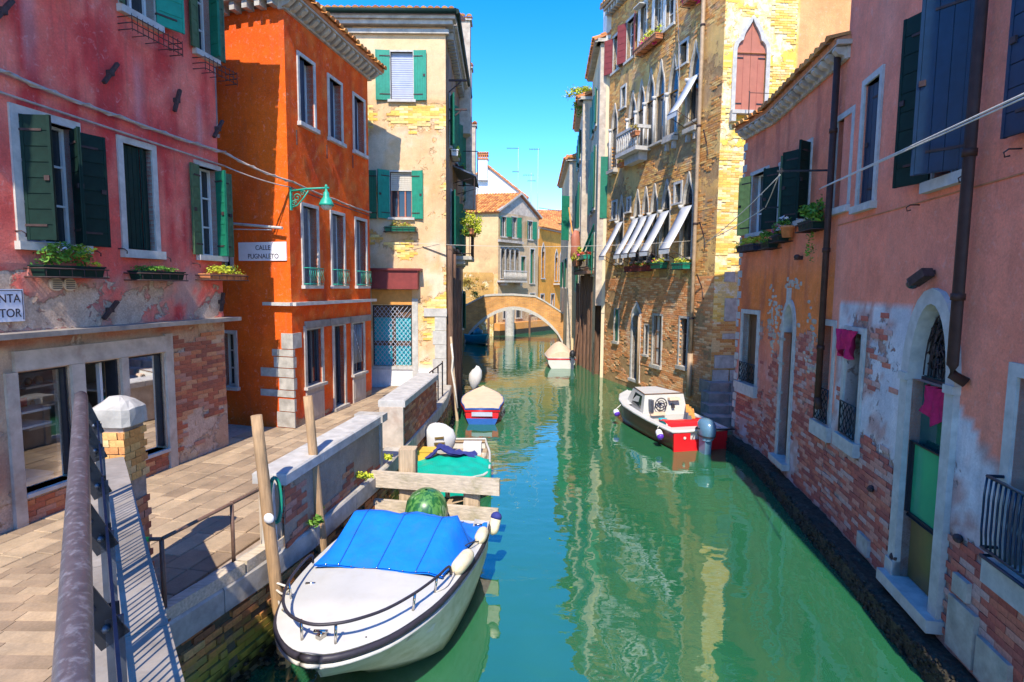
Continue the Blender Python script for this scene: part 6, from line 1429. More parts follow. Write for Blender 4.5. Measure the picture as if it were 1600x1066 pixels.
mb = MB(); mb.tube(smoothp([rp(1.2, .98, .03), rp(1.35, 1.05, .03), rp(1.62, 1.02, .06)]), .007, 5); obj('rope', mb, 'rope', None, tuple(rp(1.2, 1, .03)), 'short cord holding the big stained fender', 'rope')
mb = MB(); mb.tube(smoothp([rp(2.2, .85, .06), rp(2.3, .98, .12), rp(2.55, 1.04, .05)]), .007, 5); obj('rope', mb, 'rubber', None, tuple(rp(2.2, 1, .03)), 'dark cord looped beside the smaller fender', 'rope')
for k, (a, e) in enumerate(((rp(.35, -.98, .18), Vector((-2.41, 5.72, .72))), (rp(.8, -.98, .12), Vector((-2.43, 5.72, .84))), (rp(1.1, -.8, .05), Vector((-2.44, 5.72, .92))))):
    mb = MB(); mb.tube(smoothp([a, a.lerp(e, .5) - Vector((0, 0, .05)), e]), .012, 6); obj('mooring_rope', mb, 'rope', None, tuple(a), ('lowest white rope from the boat bow rail to the post', 'middle white rope from bow rail to the post', 'upper white rope from the deck cleat to the post')[k], 'rope')
# its outboard under a striped green hood
ob = thing('outboard_motor', 'rounded outboard motor under a glossy green striped hood behind the blue cover', 'outboard', tuple(B(3.85, 0, .3)))
mb = MB(); c = B(3.60, -.12, .68); rows = []
for z, r_ in ((-.10, .26), (.0, .30), (.12, .305), (.24, .28), (.33, .22), (.39, .13), (.41, .02)): rows.append([c + Vector((math.cos(t * math.pi / 9) * r_ * (1 + .025 * math.cos(t * 3)), math.sin(t * math.pi / 9) * r_ * 1.15, z)) for t in range(18)])
mb.loft(rows, True, True); obj('hood', mb, 'melon', ob); mb = MB(); mb.bar(B(3.6, -.1, -.5), B(3.6, -.1, .72), .16, .22); mb.bar(B(3.35, -.1, .6), B(3.6, -.1, .6), .2, .1); obj('leg', mb, 'iron_black', ob)

# generic small boat
def smallboat(label, o, axis, L, w, zg, hullmat, bandmat, zr=.06, sheer=.12, name='rowing_boat', transom=.8, bowfrac=.45, floor=True, rimmat='gel', grp=None, kz=-.15):
    Bf = boatframe(o, axis); t = thing(name, label, 'boat', tuple(Bf(L / 2, 0, 0)), grp); rows = []; rm = []; n = 12
    for i in range(n + 1):
        f = i / n; s = L * f; k = min(1, f / bowfrac); ww = w * (1 - (1 - k) ** 2.2) * (1 - (1 - transom) * sst(.6, 1, f)) + .012; z = zg + sheer * (1 - k) ** 2
        kk = kz + (zg * .55) * (1 - k) ** 2
        rk = .35 * (1 - k)
        pr = [(ww, z, 0), (ww * .96, z * .6 + kk * .4, rk * .4), (ww * .72, kk + .10, rk * .8), (0, kk, rk)]
        rows.append([Bf(s + d_, q, zz) for q, zz, d_ in pr] + [Bf(s + d_, -q, zz) for q, zz, d_ in pr[-2::-1]]); rm.append((s, ww, z))
    mb = MB(); mb.loft(rows, False, True); k = len(mb.v) - 7; mb.f.append(tuple(k + j for j in range(7))); mb.r.append(.5); mb.sm.append(False); obj('hull', mb, hullmat, t)
    P = [Bf(s, -q, z) for s, q, z in rm[::-1]] + [Bf(s, q, z) for s, q, z in rm]; P.append(P[0])
    mb = MB(); mb.tube(P, .028, 6); obj('gunwale', mb, rimmat, t)
    if bandmat:
        mb = MB(); mb.tube([p - Vector((0, 0, zr)) for p in P], .03, 6); obj('band', mb, bandmat, t)
    if floor: mb = MB(); mb.loft([[Bf(s, -q * .9, .12), Bf(s, q * .9, .12)] for s, q, z in rm]); obj('floor', mb, 'wood', t)
    return t, Bf, rm
def cloth_cover(t, Bf, rm, crown, mat, name='cover', f0=0., f1=1., drape=.12, wr=.02, out=.03):
    rows = []; L = rm[-1][0]; n = 21
    for i in range(25):
        f = f0 + (f1 - f0) * i / 24; s = L * f; k = min(int(f * 12), 11); u = f * 12 - k; q = rm[k][1] * (1 - u) + rm[k + 1][1] * u + out; z = rm[k][2] * (1 - u) + rm[k + 1][2] * u
        row = [Bf(s, -q * 1.01, z - drape * (1 + .5 * noise.noise(Vector((s * 3, 1, 0)))))]
        for j in range(n):
            g = -1 + 2 * j / (n - 1); row.append(Bf(s, q * g, z + .03 + crown * (1 - abs(g) ** 1.6) * math.sin(math.pi * min(1, max(0, .12 + f * .8))) + wr * noise.noise(Vector((s * 4, g * 4, 7))) - wr * abs(math.sin(g * 5 + s * 6)) * .6))
        row.append(Bf(s, q * 1.01, z - drape * (1 + .5 * noise.noise(Vector((s * 3, 4, 0)))))); rows.append(row)
    mb = MB(); mb.loft(rows, False, True); mb.loft([rows[0], [p - Vector((0, 0, .12)) for p in rows[0]]], False, True); return obj(name, mb, mat, t)
# --- boat with green tarpaulin
t, Bf, rm = smallboat('small boat with a green tarpaulin over its bow beside the mooring frame', (-1.12, 9.92), (-.03, 1), 3.2, .72, .46, 'gel', 'wood', transom=.85, bowfrac=.30)
cloth_cover(t, Bf, rm, .14, 'teal_tarp', 'tarpaulin', .0, .48, .30, .035)
mb = MB()
for s, q in ((1.6, 0), (2.4, 0)): mb.bar(Bf(s, -.66, .42), Bf(s, .66, .42), .22, .03)
obj('thwart', mb, 'wood_pale', t)
mo = thing('outboard_motor', 'outboard motor wrapped in white cloth on the green-tarpaulin boat', 'outboard', tuple(Bf(2.2, -.35, .3)))
mb = MB(); c = Bf(2.3, -.38, .44); rows = []
for z, r_ in ((0, .24), (.15, .27), (.32, .29), (.48, .26), (.58, .16), (.62, .02)): rows.append([c + Vector((math.cos(a * math.pi / 9) * r_ * 1.15 + .05 * math.sin(z * 6) + .015 * math.sin(a * 5), math.sin(a * math.pi / 9) * r_ * .8, z + .01 * math.sin(a * 3))) for a in range(18)])
mb.loft(rows, True, True); obj('wrapping', mb, 'white_cloth', mo); mb = MB(); mb.bar(c + Vector((-.06, -.24, .22)), c + Vector((.16, -.26, .24)), .06, .05); mb.bar(c + Vector((-.05, -.22, .34)), c + Vector((.14, -.24, .36)), .05, .04); obj('tiller', mb, 'brass', mo)
mb = MB(); G = Frame((Bf(1.45, -.72, 0).x, Bf(1.45, -.72, 0).y), (Bf(1.45, -.3, 0).x, Bf(1.45, -.3, 0).y)); mb.box(G, 0, .36, -.3, 0, .44, .66); mb.box(G, -.01, .37, -.31, .01, .66, .69); obj('plastic_box', mb, 'yellow_box', None, tuple(G.p(.2, 0, .44)), 'yellow plastic box beside the wrapped outboard', 'box')
mb = MB(); rows = []
for i in range(13):
    f = i / 12; x = -1.72 + f * 1.02; row = []
    for j in range(9):
        g = j / 8; row.append(Vector((x + .03 * math.sin(j * 2 + i), 11.2 + g * .42 + .06 * math.sin(f * 9), .56 + .12 * math.sin(f * math.pi) * (1 - g * .4) + .07 * noise.noise(Vector((f * 7, g * 5, 1))) + (.14 * math.exp(-((f - .3) / .15) ** 2)))))
    rows.append(row)
mb.loft(rows, False, True); mb.loft([[p - Vector((0, 0, .03)) for p in r_] for r_ in rows], False, True); obj('jacket', mb, 'navy', None, (-1.3, 11.3, .5), 'crumpled navy cloth thrown over the green-tarpaulin boat', 'cloth')
mb = MB(); G = Frame((-1.02, 12.0), (-.62, 12.0)); mb.box(G, 0, .38, -.25, 0, .42, .66); obj('cool_box', mb, 'white_paint', None, (-.8, 12, .42), 'white box in the stern behind the navy cloth', 'box')
# --- red and blue small boat with beige cover
t, Bf, rm = smallboat('small red and blue boat with a beige cover and tipped white outboard', (-.98, 19.6), (.04, -1), 3.1, .64, .44, 'red_paint', 'red_paint', transom=.75, bowfrac=.5, rimmat='blue_paint', floor=False)
cloth_cover(t, Bf, rm, .05, 'beige', 'cover', .0, 1., .03, .01, .0)
mb = MB(); G = Frame((Bf(3.1, -.5, 0).x - .0, Bf(3.1, .5, 0).y), (Bf(3.1, -.5, 0).x + 1, Bf(3.1, .5, 0).y)); c = Bf(3.12, 0, 0); GG = Frame((c.x, c.y - .03), (c.x + 1, c.y - .03)); mb.box(GG, -.30, .30, -.02, .0, .24, .36); obj('name_board', mb, 'tarp_grey', t)
mb = MB(); mb.loft([[Bf(s, -q * .9, .14), Bf(s, -q * .93, -.02)] for s, q, z in rm[3:]] if False else [[GG.p(-.46, .004, .18), GG.p(.46, .004, .18)], [GG.p(-.36, .004, -.05), GG.p(.36, .004, -.05)]], False, False); obj('lower_hull', mb, 'blue_paint', t)
mo = thing('outboard_motor', 'white hooded outboard motor tilted up behind the beige-covered red boat', 'outboard', (-1.2, 19.9, .5))
mb = MB(); c = Vector((-1.15, 19.75, .50)); rows = []
for f, w, h in ((0, .10, .08), (.15, .17, .14), (.45, .24, .20), (.75, .22, .20), (.95, .12, .14), (1.0, .02, .02)): q = c + Vector((-.12 + f * .02, 0, .0 + f * .72)); rows.append([q + Vector((w * math.cos(a * math.pi / 6), h * math.sin(a * math.pi / 6), .06 * math.cos(a * math.pi / 6))) for a in range(12)])
mb.loft(rows, True, True); obj('hood', mb, 'white_cloth', mo); mb = MB(); mb.bar(c + Vector((-.1, 0, -.6)), c + Vector((-.05, 0, .05)), .12, .14); obj('leg', mb, 'iron_black', mo)
# --- cabin boat
Bf = boatframe((4.68, 13.98), (-.24, .97)); bt = thing('cabin_boat', 'brown and red cabin boat with white wheelhouse moored by the stone steps', 'boat', tuple(Bf(2, 0, 0)))
rows = []; rm = []
for s, w, z in ((0, .76, .50), (.6, .78, .50), (1.2, .80, .51), (2.0, .80, .54), (2.8, .76, .58), (3.4, .62, .63), (3.9, .38, .68), (4.2, .06, .72)):
    rk = -.25 * sst(2.5, 4.2, s); rows.append([Bf(s, w, z), Bf(s + rk * .3, w * .97, .22), Bf(s + rk * .7, w * .86, .02), Bf(s + rk, w * .4, -.2), Bf(s + rk, 0, -.25), Bf(s + rk, -w * .4, -.2), Bf(s + rk * .7, -w * .86, .02), Bf(s + rk * .3, -w * .97, .22), Bf(s, -w, z)]); rm.append((s, w, z))
mb = MB(); mb.loft(rows, False, True); obj('hull', mb, 'brown_paint', bt)
mb = MB(); T = lambda a, c, z0, z1, d_=0.: mb.hexa([Bf(-.03 - d_, a, z0), Bf(-.03 - d_, c, z0), Bf(.02, c, z0), Bf(.02, a, z0), Bf(-.03 - d_, a * 1.03, z1), Bf(-.03 - d_, c * 1.03, z1), Bf(.02, c * 1.03, z1), Bf(.02, a * 1.03, z1)])
T(-.72, -.28, -.1, .45); T(.22, .72, -.1, .45); T(-.28, .22, -.1, .28); obj('transom', mb, 'red_paint', bt)
mb = MB(); P = [Bf(s, -q, z) for s, q, z in rm[::-1]] + [Bf(s, q, z) for s, q, z in rm]; mb.tube(P, .035, 6); mb.tube([Bf(0, -.76, .5), Bf(0, -.2, .48)], .035, 6); mb.tube([Bf(0, .2, .48), Bf(0, .76, .5)], .035, 6)
mb.loft([[Bf(s, -q, z + .02), Bf(s, -q + .15, z + .03), Bf(s, -q + .16, z - .25)] for s, q, z in rm[:6]], False, False); mb.loft([[Bf(s, q, z + .02), Bf(s, q - .15, z + .03), Bf(s, q - .16, z - .25)] for s, q, z in rm[:6]], False, False)
mb.loft([[Bf(s, -q, z + .02), Bf(s, 0, z + .06), Bf(s, q, z + .02)] for s, q, z in rm[4:]], False, False); obj('gunwale', mb, 'gel', bt)
mb = MB(); mb.loft([[Bf(s, -q * .8, .18), Bf(s, q * .8, .18)] for s, q, z in rm]); mb.loft([[Bf(.05, -.6, .18), Bf(.05, .6, .18)], [Bf(.05, -.6, .5), Bf(.05, .6, .5)]]); mb.loft([[Bf(.02, -.7, .50), Bf(.02, .7, .50)], [Bf(.42, -.7, .50), Bf(.42, .7, .50)]]); obj('cockpit', mb, 'gel', bt)
mb = MB(); c0 = [(1.72, .60), (2.95, .48)]
def cab(s0, s1, w0, w1, z0, z1, tp=.86): return [Bf(s0, -w0, z0), Bf(s0, w0, z0), Bf(s1, w1, z0), Bf(s1, -w1, z0), Bf(s0 + .10, -w0 * tp, z1), Bf(s0 + .10, w0 * tp, z1), Bf(s1 - .45, w1 * tp, z1), Bf(s1 - .45, -w1 * tp, z1)]
mb.hexa(cab(1.75, 3.45, .68, .42, .5, 1.08)); mb.hexa([Bf(1.72, -.66, .2), Bf(1.72, .66, .2), Bf(1.80, .66, .2), Bf(1.80, -.66, .2), Bf(1.72, -.66, .52), Bf(1.72, .66, .52), Bf(1.80, .66, .52), Bf(1.80, -.66, .52)])
wh = obj('wheelhouse', mb, 'gel', bt)
mb = MB(); Q = cab(1.75, 3.45, .68, .42, .5, 1.08); 
def face(i, j, k_, l, a0, a1, b0, b1, off):
    A_, B_, C_, D_ = Q[i], Q[j], Q[k_], Q[l]; n_ = (B_ - A_).cross(D_ - A_).normalized() * off
    f = lambda x, y: (A_.lerp(B_, x)).lerp(D_.lerp(C_, x), y) + n_
    return [f(a0, b0), f(a1, b0), f(a1, b1), f(a0, b1)]
mb.add(face(0, 3, 7, 4, .15, .70, .25, .85, -.012), [(0, 1, 2, 3)]); mb.add(face(1, 2, 6, 5, .15, .70, .25, .85, .012), [(0, 1, 2, 3)]); mb.add(face(2, 3, 7, 6, .12, .88, .2, .85, .012), [(0, 1, 2, 3)]); obj('window', mb, 'glass', wh)
mb = MB(); mb.tube([Q[4], Q[5]], .018, 6); mb.tube([Q[4], Q[7]], .014, 6); mb.tube([Q[5], Q[6]], .014, 6); obj('roof_edge', mb, 'wood_door', wh)
mb = MB(); c = Bf(1.68, -.18, .82); a_ = (Bf(1, 0, 0) - Bf(0, 0, 0)); r_ = (Bf(0, 1, 0) - Bf(0, 0, 0))
for rr, th in ((.17, .016), (.10, .012)): mb.tube([c + r_ * rr * math.cos(k * math.pi / 10) + Vector((0, 0, rr * math.sin(k * math.pi / 10))) for k in range(21)], th, 6)
for k in range(3): an = k * 2.1 + .3; mb.tube([c, c + r_ * .17 * math.cos(an) + Vector((0, 0, .17 * math.sin(an)))], .012, 5)
mb.tube([c, c + a_ * .1], .02, 6); obj('steering_wheel', mb, 'rubber', bt)
mb = MB(); W = lambda t0, t1, z0, z1, e=.02: mb.hexa([Bf(1.72 - e, t0, z0), Bf(1.72 - e, t1, z0), Bf(1.74 + .06, t1, z0), Bf(1.8, t0, z0), Bf(1.72 - e + .02, t0, z1), Bf(1.72 - e + .02, t1, z1), Bf(1.8, t1, z1), Bf(1.8, t0, z1)])
W(.08, .40, .92, .98, .06); obj('grab_shelf', mb, 'beige', bt); mb = MB(); W(.18, .26, .70, .80); obj('gauge', mb, 'rubber', bt); mb = MB(); W(-.48, -.06, .52, .60, .08); obj('console_shelf', mb, 'beige', bt); mb = MB(); W(-.50, -.42, .62, .95, .10); obj('throttle', mb, 'steel_grey', bt)
mb = MB(); rows = []
for i in range(9): rows.append([Bf(.95 + .08 * math.sin(i), -.62 + 1.24 * i / 8, .56 + .02 * math.sin(i * 2)), Bf(.70, -.62 + 1.24 * i / 8, .60), Bf(.50, -.62 + 1.24 * i / 8, .56), Bf(.48, -.62 + 1.24 * i / 8, .40)])
mb.loft(rows, False, True); obj('seat', mb, 'red_paint', bt)
mb = MB()
for k in range(3): mb.bar(Bf(.9 + k * .15, .35, .58 + k * .05), Bf(1.5 + k * .12, .66, .70 + k * .03), .09, .02)
obj('wooden_crate', mb, 'orange_wood', None, tuple(Bf(1.2, .5, .6)), 'orange wooden boards stacked in the cabin boat cockpit', 'boards')
mb = MB(); c = Bf(-.02, -.45, .34); mb.tube([c - a_ * .02, c - a_ * .03], .035, 12); obj('badge', mb, 'gel', bt)
fender(None, 'white fender with purple end hanging at the cabin boat stern quarter', Bf(.55, -.86, .42), Bf(.30, -.90, .26), .085, ('white_paint', 'purple')); fender(None, 'white fender with purple end hanging at the cabin boat bow', Bf(2.9, -.98, .44), Bf(2.72, -.98, .32), .085, ('white_paint', 'purple'))
mb = MB(); mb.tube([Bf(.62, -.78, .52), Bf(.58, -.86, .45)], .012, 5); mb.tube([Bf(2.95, -.78, .58), Bf(2.9, -.96, .46)], .012, 5); obj('fender_rope', mb, 'rope', bt)
ob = thing('outboard_motor', 'blue-grey outboard motor on the stern of the cabin boat', 'outboard', tuple(Bf(-.3, 0, .3)))
mb = MB(); rows = []
for z, sx, sy, ds in ((.34, .13, .17, 0), (.44, .18, .25, 0), (.62, .20, .28, 0), (.74, .19, .26, .02), (.82, .15, .20, .03), (.86, .05, .08, .04)): rows.append([Bf(-.30 + ds + sy * math.sin(a * math.pi / 8), sx * math.cos(a * math.pi / 8) - .02, z) for a in range(16)])
mb.loft(rows, True, True, None, True); obj('cowl', mb, 'engine', ob); mb = MB(); mb.loft([[Bf(-.30 + sy * math.sin(a * math.pi / 8), sx * math.cos(a * math.pi / 8) - .02, z) for a in range(16)] for z, sx, sy in ((.43, .186, .256), (.47, .192, .264))], True, True); obj('cowl_band', mb, 'rubber', ob); mb = MB(); mb.hexa([Bf(-.36, -.10, -.4), Bf(-.36, .06, -.4), Bf(-.14, .06, -.4), Bf(-.14, -.10, -.4), Bf(-.40, -.11, .36), Bf(-.40, .07, .36), Bf(-.12, .07, .36), Bf(-.12, -.11, .36)]); obj('leg', mb, 'engine', ob)
mb = MB(); mb.tube([Bf(-.05, -.14, .60), Bf(-.25, -.30, .62), Bf(-.5, .1, .64)], .02, 6); mb.tube([Bf(-.45, -.16, .64), Bf(-.5, .6, .62)], .018, 6); obj('tiller', mb, 'iron_black', ob)
Bf_c = Bf
# --- covered boat right of the bridge
t, Bf, rm = smallboat('white boat with a domed beige cover and red stripe near the bridge', (2.45, 31.3), (0, -1), 3.2, .72, .52, 'gel', 'red_paint', transom=.92, bowfrac=.5, floor=False)
cloth_cover(t, Bf, rm, .62, 'beige', 'cover', .0, 1., .02, .02, .0)
rows = [[Bf(3.2, q, .55), Bf(3.2, q, .55 + .60 * (1 - abs(q / .68) ** 1.6) * .5)] for q in [-.66 + .11 * i for i in range(13)]]; mb = MB(); mb.loft(rows, False, True); obj('cover_end', mb, 'beige', t)
mo = thing('outboard_motor', 'dark outboard motor at the stern of the domed-cover boat', 'outboard', (2.95, 27.9, .5)); mb = MB(); mb.ell((2.95, 27.92, .75), .16, .22, .20, 10, 6, wob=.2); obj('cowl', mb, 'iron_black', mo); mb = MB(); mb.bar((2.95, 27.9, -.3), (2.95, 27.9, .65), .12, .14); obj('leg', mb, 'steel_grey', mo)
# --- teal boat under the bridge
t, Bf, rm = smallboat('dark teal boat lying under the left side of the arched bridge', (-1.7, 39.0), (-.55, 1), 3.6, .7, .62, 'teal_boat', None, transom=.9, rimmat='teal_flat')
mb = MB(); mb.ell(Bf(1.4, 0, .75), .35, .35, .35, 10, 6, wob=.3, z0=-.5); obj('covered_engine', mb, 'teal_boat', t)

fl = MB()
for i in range(34):
    x = random.gauss(.55, .5); y = random.gauss(11.2, 1.3); a = random.random() * 6; w = random.uniform(.012, .04); v1 = Vector((math.cos(a), math.sin(a), 0)) * w; v2 = Vector((-math.sin(a), math.cos(a), 0)) * w * .5; c = Vector((x, y, .004)); fl.add([c - v1, c + v2, c + v1, c - v2], [(0, 1, 2, 3)])
obj('floating_leaves', fl, 'leaf', kind='stuff')
for k, (s_, q_, m_, lab) in enumerate(((1.25, -.35, 'teal_flat', 'small turquoise bucket in the cabin boat cockpit'),)):
    mb = MB(); c = Bf_c(s_, q_, .30); mb.loft([[c + Vector((r_ * math.cos(a * math.pi / 7), r_ * math.sin(a * math.pi / 7), z)) for a in range(14)] for z, r_ in ((0, .08), (.22, .11), (.225, .12), (.20, .10))], True, True); obj('bucket', mb, m_, None, tuple(c), lab, 'bucket')

# ================================================================ FAR BRIDGE AND HOUSES
bg_ = thing('arched_bridge', 'small arched brick bridge with white stone edging across the canal', 'bridge', (0, 41, 0))
BF = Frame((-3.9, 40.6), (4.1, 40.6))     # u = x + 3.9
def ux(x): return x + 3.9
top = [(-3.9, 2.65), (-3.3, 2.72), (-2.0, 3.40), (-1.2, 3.47), (0, 3.5), (1.6, 3.40), (2.2, 3.1), (3.0, 2.6), (3.7, 2.15), (4.1, 2.1)]
arc = [(-3.35 + 6.95 * i / 20, -.05 + 2.42 * math.sin(math.pi * (i / 20)) ** .72) for i in range(21)]
def tz(x):
    for a, b in zip(top, top[1:]):
        if a[0] <= x <= b[0]: return a[1] + (b[1] - a[1]) * (x - a[0]) / (b[0] - a[0])
    return 2.1
mb = MB(); n = 40
for face_y in (0, -2.3):
    rows = []
    for i in range(n + 1):
        x = -3.9 + 8.0 * i / n; zb = -.3
        for a, b in zip(arc, arc[1:]):
            if a[0] <= x <= b[0]: zb = a[1] + (b[1] - a[1]) * (x - a[0]) / (b[0] - a[0])
        rows.append([BF.p(ux(x), face_y, zb), BF.p(ux(x), face_y, (zb + tz(x)) / 2), BF.p(ux(x), face_y, tz(x) - .1)])
    mb.loft(rows, False, False)
mb.loft([[BF.p(ux(x), 0, z), BF.p(ux(x), -2.3, z)] for x, z in arc], False, True)
mb.loft([[BF.p(ux(x), 0, z - .9), BF.p(ux(x), -2.3, z - .9)] for x, z in top], False, False)
q = NT('bridge_brick'); bt_ = q.n('ShaderNodeTexBrick'); sx = q.n('ShaderNodeMapping'); sx.inputs['Rotation'].default_value = (R(90), 0, 0); q.l(q.co, sx.inputs[0]); q.l(sx.outputs[0], bt_.inputs[0])
bt_.inputs['Color1'].default_value = (.60, .28, .07, 1); bt_.inputs['Color2'].default_value = (.46, .20, .06, 1); bt_.inputs['Mortar'].default_value = (.44, .32, .18, 1); bt_.inputs['Scale'].default_value = 1; bt_.inputs['Brick Width'].default_value = .27; bt_.inputs['Row Height'].default_value = .085; bt_.inputs['Mortar Size'].default_value = .010
q.col(q.mix(1., bt_.outputs[0], q.mix(q.ramp(q.noise(1.6, 7, .65), .3, .7), (.75,) * 3, (1.25,) * 3), 'MULTIPLY')); q.rough(.9, .2); q.bump(bt_.outputs[1], -.5, .02); MT['bridge_brick'] = q.m
obj('brickwork', mb, 'bridge_brick', bg_)
mb = MB(); mb.loft([[BF.p(ux(x), .04, z + .0), BF.p(ux(x), .04, z + .24), BF.p(ux(x), -.02, z + .24), BF.p(ux(x), -.02, z)] for x, z in arc], True, False); obj('arch_ring', mb, 'stone_white', bg_)
mb = MB(); mb.loft([[BF.p(ux(x), .05, z - .12), BF.p(ux(x), .05, z), BF.p(ux(x), -.28, z), BF.p(ux(x), -.28, z - .12)] for x, z in top], True, False); mb.loft([[BF.p(ux(x), -2.02, z - .12), BF.p(ux(x), -2.02, z), BF.p(ux(x), -2.35, z), BF.p(ux(x), -2.35, z - .12)] for x, z in top], True, False); obj('coping', mb, 'stone_white', bg_)

def house(name, label, F, z0, z1, col, mat='plaster', wins=(), depth=6, shut=None, peel=None, seed=1, roofm=None, eave=.3, ridge=1.2, extra=None, cornice='stone', step=.35, cat='house', ncol=None):
    H = thing(name, label, cat, tuple(F.p(0, 0, 0))); hs = []; ar = []
    for w in wins:
        u0, u1, a, b = w[:4]; k = w[4] if len(w) > 4 else ''; s_ = w[5] if len(w) > 5 else shut
        if 'a' in k: window(H, F, u0, u1, a, b, hs, arch='ogee' if 'o' in k else 'round', tip=b + (u1 - u0) * (1.3 if 'o' in k else .5), arches=ar, fw=.10, sill=.1, sash=None, depth=.2)
        else: window(H, F, u0, u1, a, b, hs, fw=.10, sill=.1, sash='white_paint', trans=1)
        if s_ and 'n' not in k:
            shutter(H, F, u0 - .02, a, b, (u1 - u0) * .55, 14 if 'f' not in k else 4, -1, s_, 4); shutter(H, F, u1 + .02, a, b, (u1 - u0) * .55, 14, 1, s_, 4)
    wall(F, 0, F.L, z0, z1, H, mat, lambda u, z: lerp(sc(col, .86), sc(col, 1.1), .5 + fbm(u, z, .5, seed)), peel or (lambda u, z: .12 + .35 * fbm(u, z, .7, seed + 1) + .3 * sst(3, 1, z)), hs, ar, step=step)
    mb = MB(); mb.box(F, 0, .06, -depth, -.27, z0, z1 - .01); mb.box(F, F.L - .06, F.L, -depth, -.27, z0, z1 - .01); mb.box(F, 0, F.L, -depth - .05, -depth, z0, z1 - .01); sd = NT(label[:20]); sd.col(tuple(col)); sd.rough(.85, .2); MT[label] = sd.m; obj('side_wall', mb, label, H)
    if cornice: mb = MB(); mb.box(F, -.1, F.L + .1, -.1, eave - .05, z1, z1 + .12); obj('cornice', mb, cornice, H)
    if roofm: tiles(H, F.p(-.15, eave, z1 + .14), F.p(F.L + .15, eave, z1 + .14), -F.N * (depth / 2 + eave) + Vector((0, 0, ridge)), ncol or int(F.L / .24), 9)
    return H
# brownish house beyond the cream one, left bank
FL = Frame((-2.1, 24.05), (-3.3, 38.5))
house('brown_house', 'narrow brown fronted house on the left bank behind the cream house', FL, -.3, 10.6, (.34, .22, .15), 'plaster_brown', [(1 + i * 2.2, 1.8 + i * 2.2, z, z + 1.5) for i in range(6) for z in (2.2, 5.2, 8.2)], shut='green', roofm=1, seed=201)
for k, (y, x, z0, z1, s_) in enumerate(((22.6, -2.15, 11.3, 13.9, .30), (26.5, -2.35, 10.2, 13.6, .28), (30.5, -2.45, 9.5, 12.2, .30))):
    c = thing('chimney', ('tallest pale chimney just behind the cream house gutter', 'second pale chimney with tile cap behind the cream house', 'lowest pale chimney of the left row behind the cream house')[k], 'chimney', (x, y, z0), 'chimneys behind the cream house')
    G = Frame((x - s_, y), (x + s_ * 1.6, y)); mb = MB(); mb.box(G, 0, G.L, -.5, 0, z0 - 1.5, z1); obj('stack', mb, 'concrete', c); mb = MB(); mb.box(G, -.06, G.L + .06, -.56, .06, z1, z1 + .10); obj('cap', mb, 'stone', c); tiles(c, G.p(-.08, .08, z1 + .11), G.p(G.L + .08, .08, z1 + .11), (0, .34, .14), 4, 2)
# houses right of the canal between palace and bridge
HP3 = Frame((3.93, 30.0), (3.66, 25.45)); HP3f = Frame((3.66, 25.45), (4.5, 25.45))
h = house('cream_canal_house', 'tall pale cream house with long green shutters adjoining the brick palace', HP3, -.2, 14.3, (.66, .52, .33), 'plaster', [(.9, 1.6, 7.6, 10.3, ''), (2.6, 3.3, 7.6, 10.3, ''), (.9, 1.6, 4.6, 6.4, ''), (2.6, 3.3, 4.6, 6.4, ''), (1.0, 1.6, 11.3, 12.8), (2.7, 3.3, 11.3, 12.8)], shut='green', seed=211, roofm=1)
mb = MB(); mb.box(HP3f, 0.0, .8, -.30, .0, 3.2, 14.3); obj('front_wall', mb, 'concrete', h); mb = MB(); mb.box(HP3f, -.15, .7, -.4, .15, 14.3, 14.44); obj('front_cornice', mb, 'stone', h)
mb = MB(); mb.box(HP3f, .1, .5, .02, .05, 7.0, 9.6); obj('green_shutter', mb, 'green', h)
HP2 = Frame((3.95, 36.0), (3.50, 30.1)); HP2f = Frame((3.50, 30.1), (4.4, 30.1))
h = house('grey_canal_house', 'grey canal house with a row of arched windows and green shutters', HP2, -.2, 13.4, (.52, .43, .32), 'plaster', [(1.0 + i * .95, 1.5 + i * .95, 7.2, 9.6, 'a') for i in range(4)] + [(1.0, 1.7, 10.9, 12.4, ''), (3.4, 4.1, 10.9, 12.4, '')] + [(1.2, 1.9, 3.8, 5.6, ''), (3.4, 4.1, 3.8, 5.6, '')], shut='green', seed=221, roofm=1)
mb = MB(); mb.box(HP2f, 0, .9, -.3, 0, 0, 13.4); obj('front_wall', mb, 'concrete', h)
mb = MB(); mb.box(HP2, .8, 4.9, 0, .3, 6.95, 7.1); obj('sill_ledge', mb, 'stone', h); mb = MB(); mb.box(HP2f, -.15, .6, -.3, .15, 13.4, 13.55); obj('front_cornice', mb, 'stone', h)
HP1 = Frame((3.8, 46.0), (3.45, 36.3)); HP1f = Frame((3.45, 36.3), (4.3, 36.3))
h = house('narrow_cream_house', 'narrow cream house with tiled roof edge right of the bridge', HP1, -.2, 11.7, (.70, .50, .28), 'plaster', [(7.6, 8.3, 7.6, 9.6, ''), (5.0, 5.7, 7.6, 9.6, ''), (7.6, 8.3, 4.0, 5.8, ''), (3, 3.7, 4, 5.8, '')], shut='green', seed=231, roofm=1)
mb = MB(); mb.box(HP1f, 0, .85, -.3, 0, 0, 11.7); obj('front_wall', mb, 'concrete', h); mb = MB(); mb.box(HP1f, -.12, .8, -.3, .16, 11.7, 11.84); obj('front_cornice', mb, 'stone', h)
tiles(h, HP1f.p(-.15, .2, 11.86), HP1f.p(.8, .2, 11.86), (0, 1.2, .42), 5, 4)
shutter(h, HP1f, .02, 6.9, 9.6, .50, 20, -1, 'green', 4); shutter(h, HP1f, .38, 6.9, 9.6, .42, 6, 1, 'green', 4)
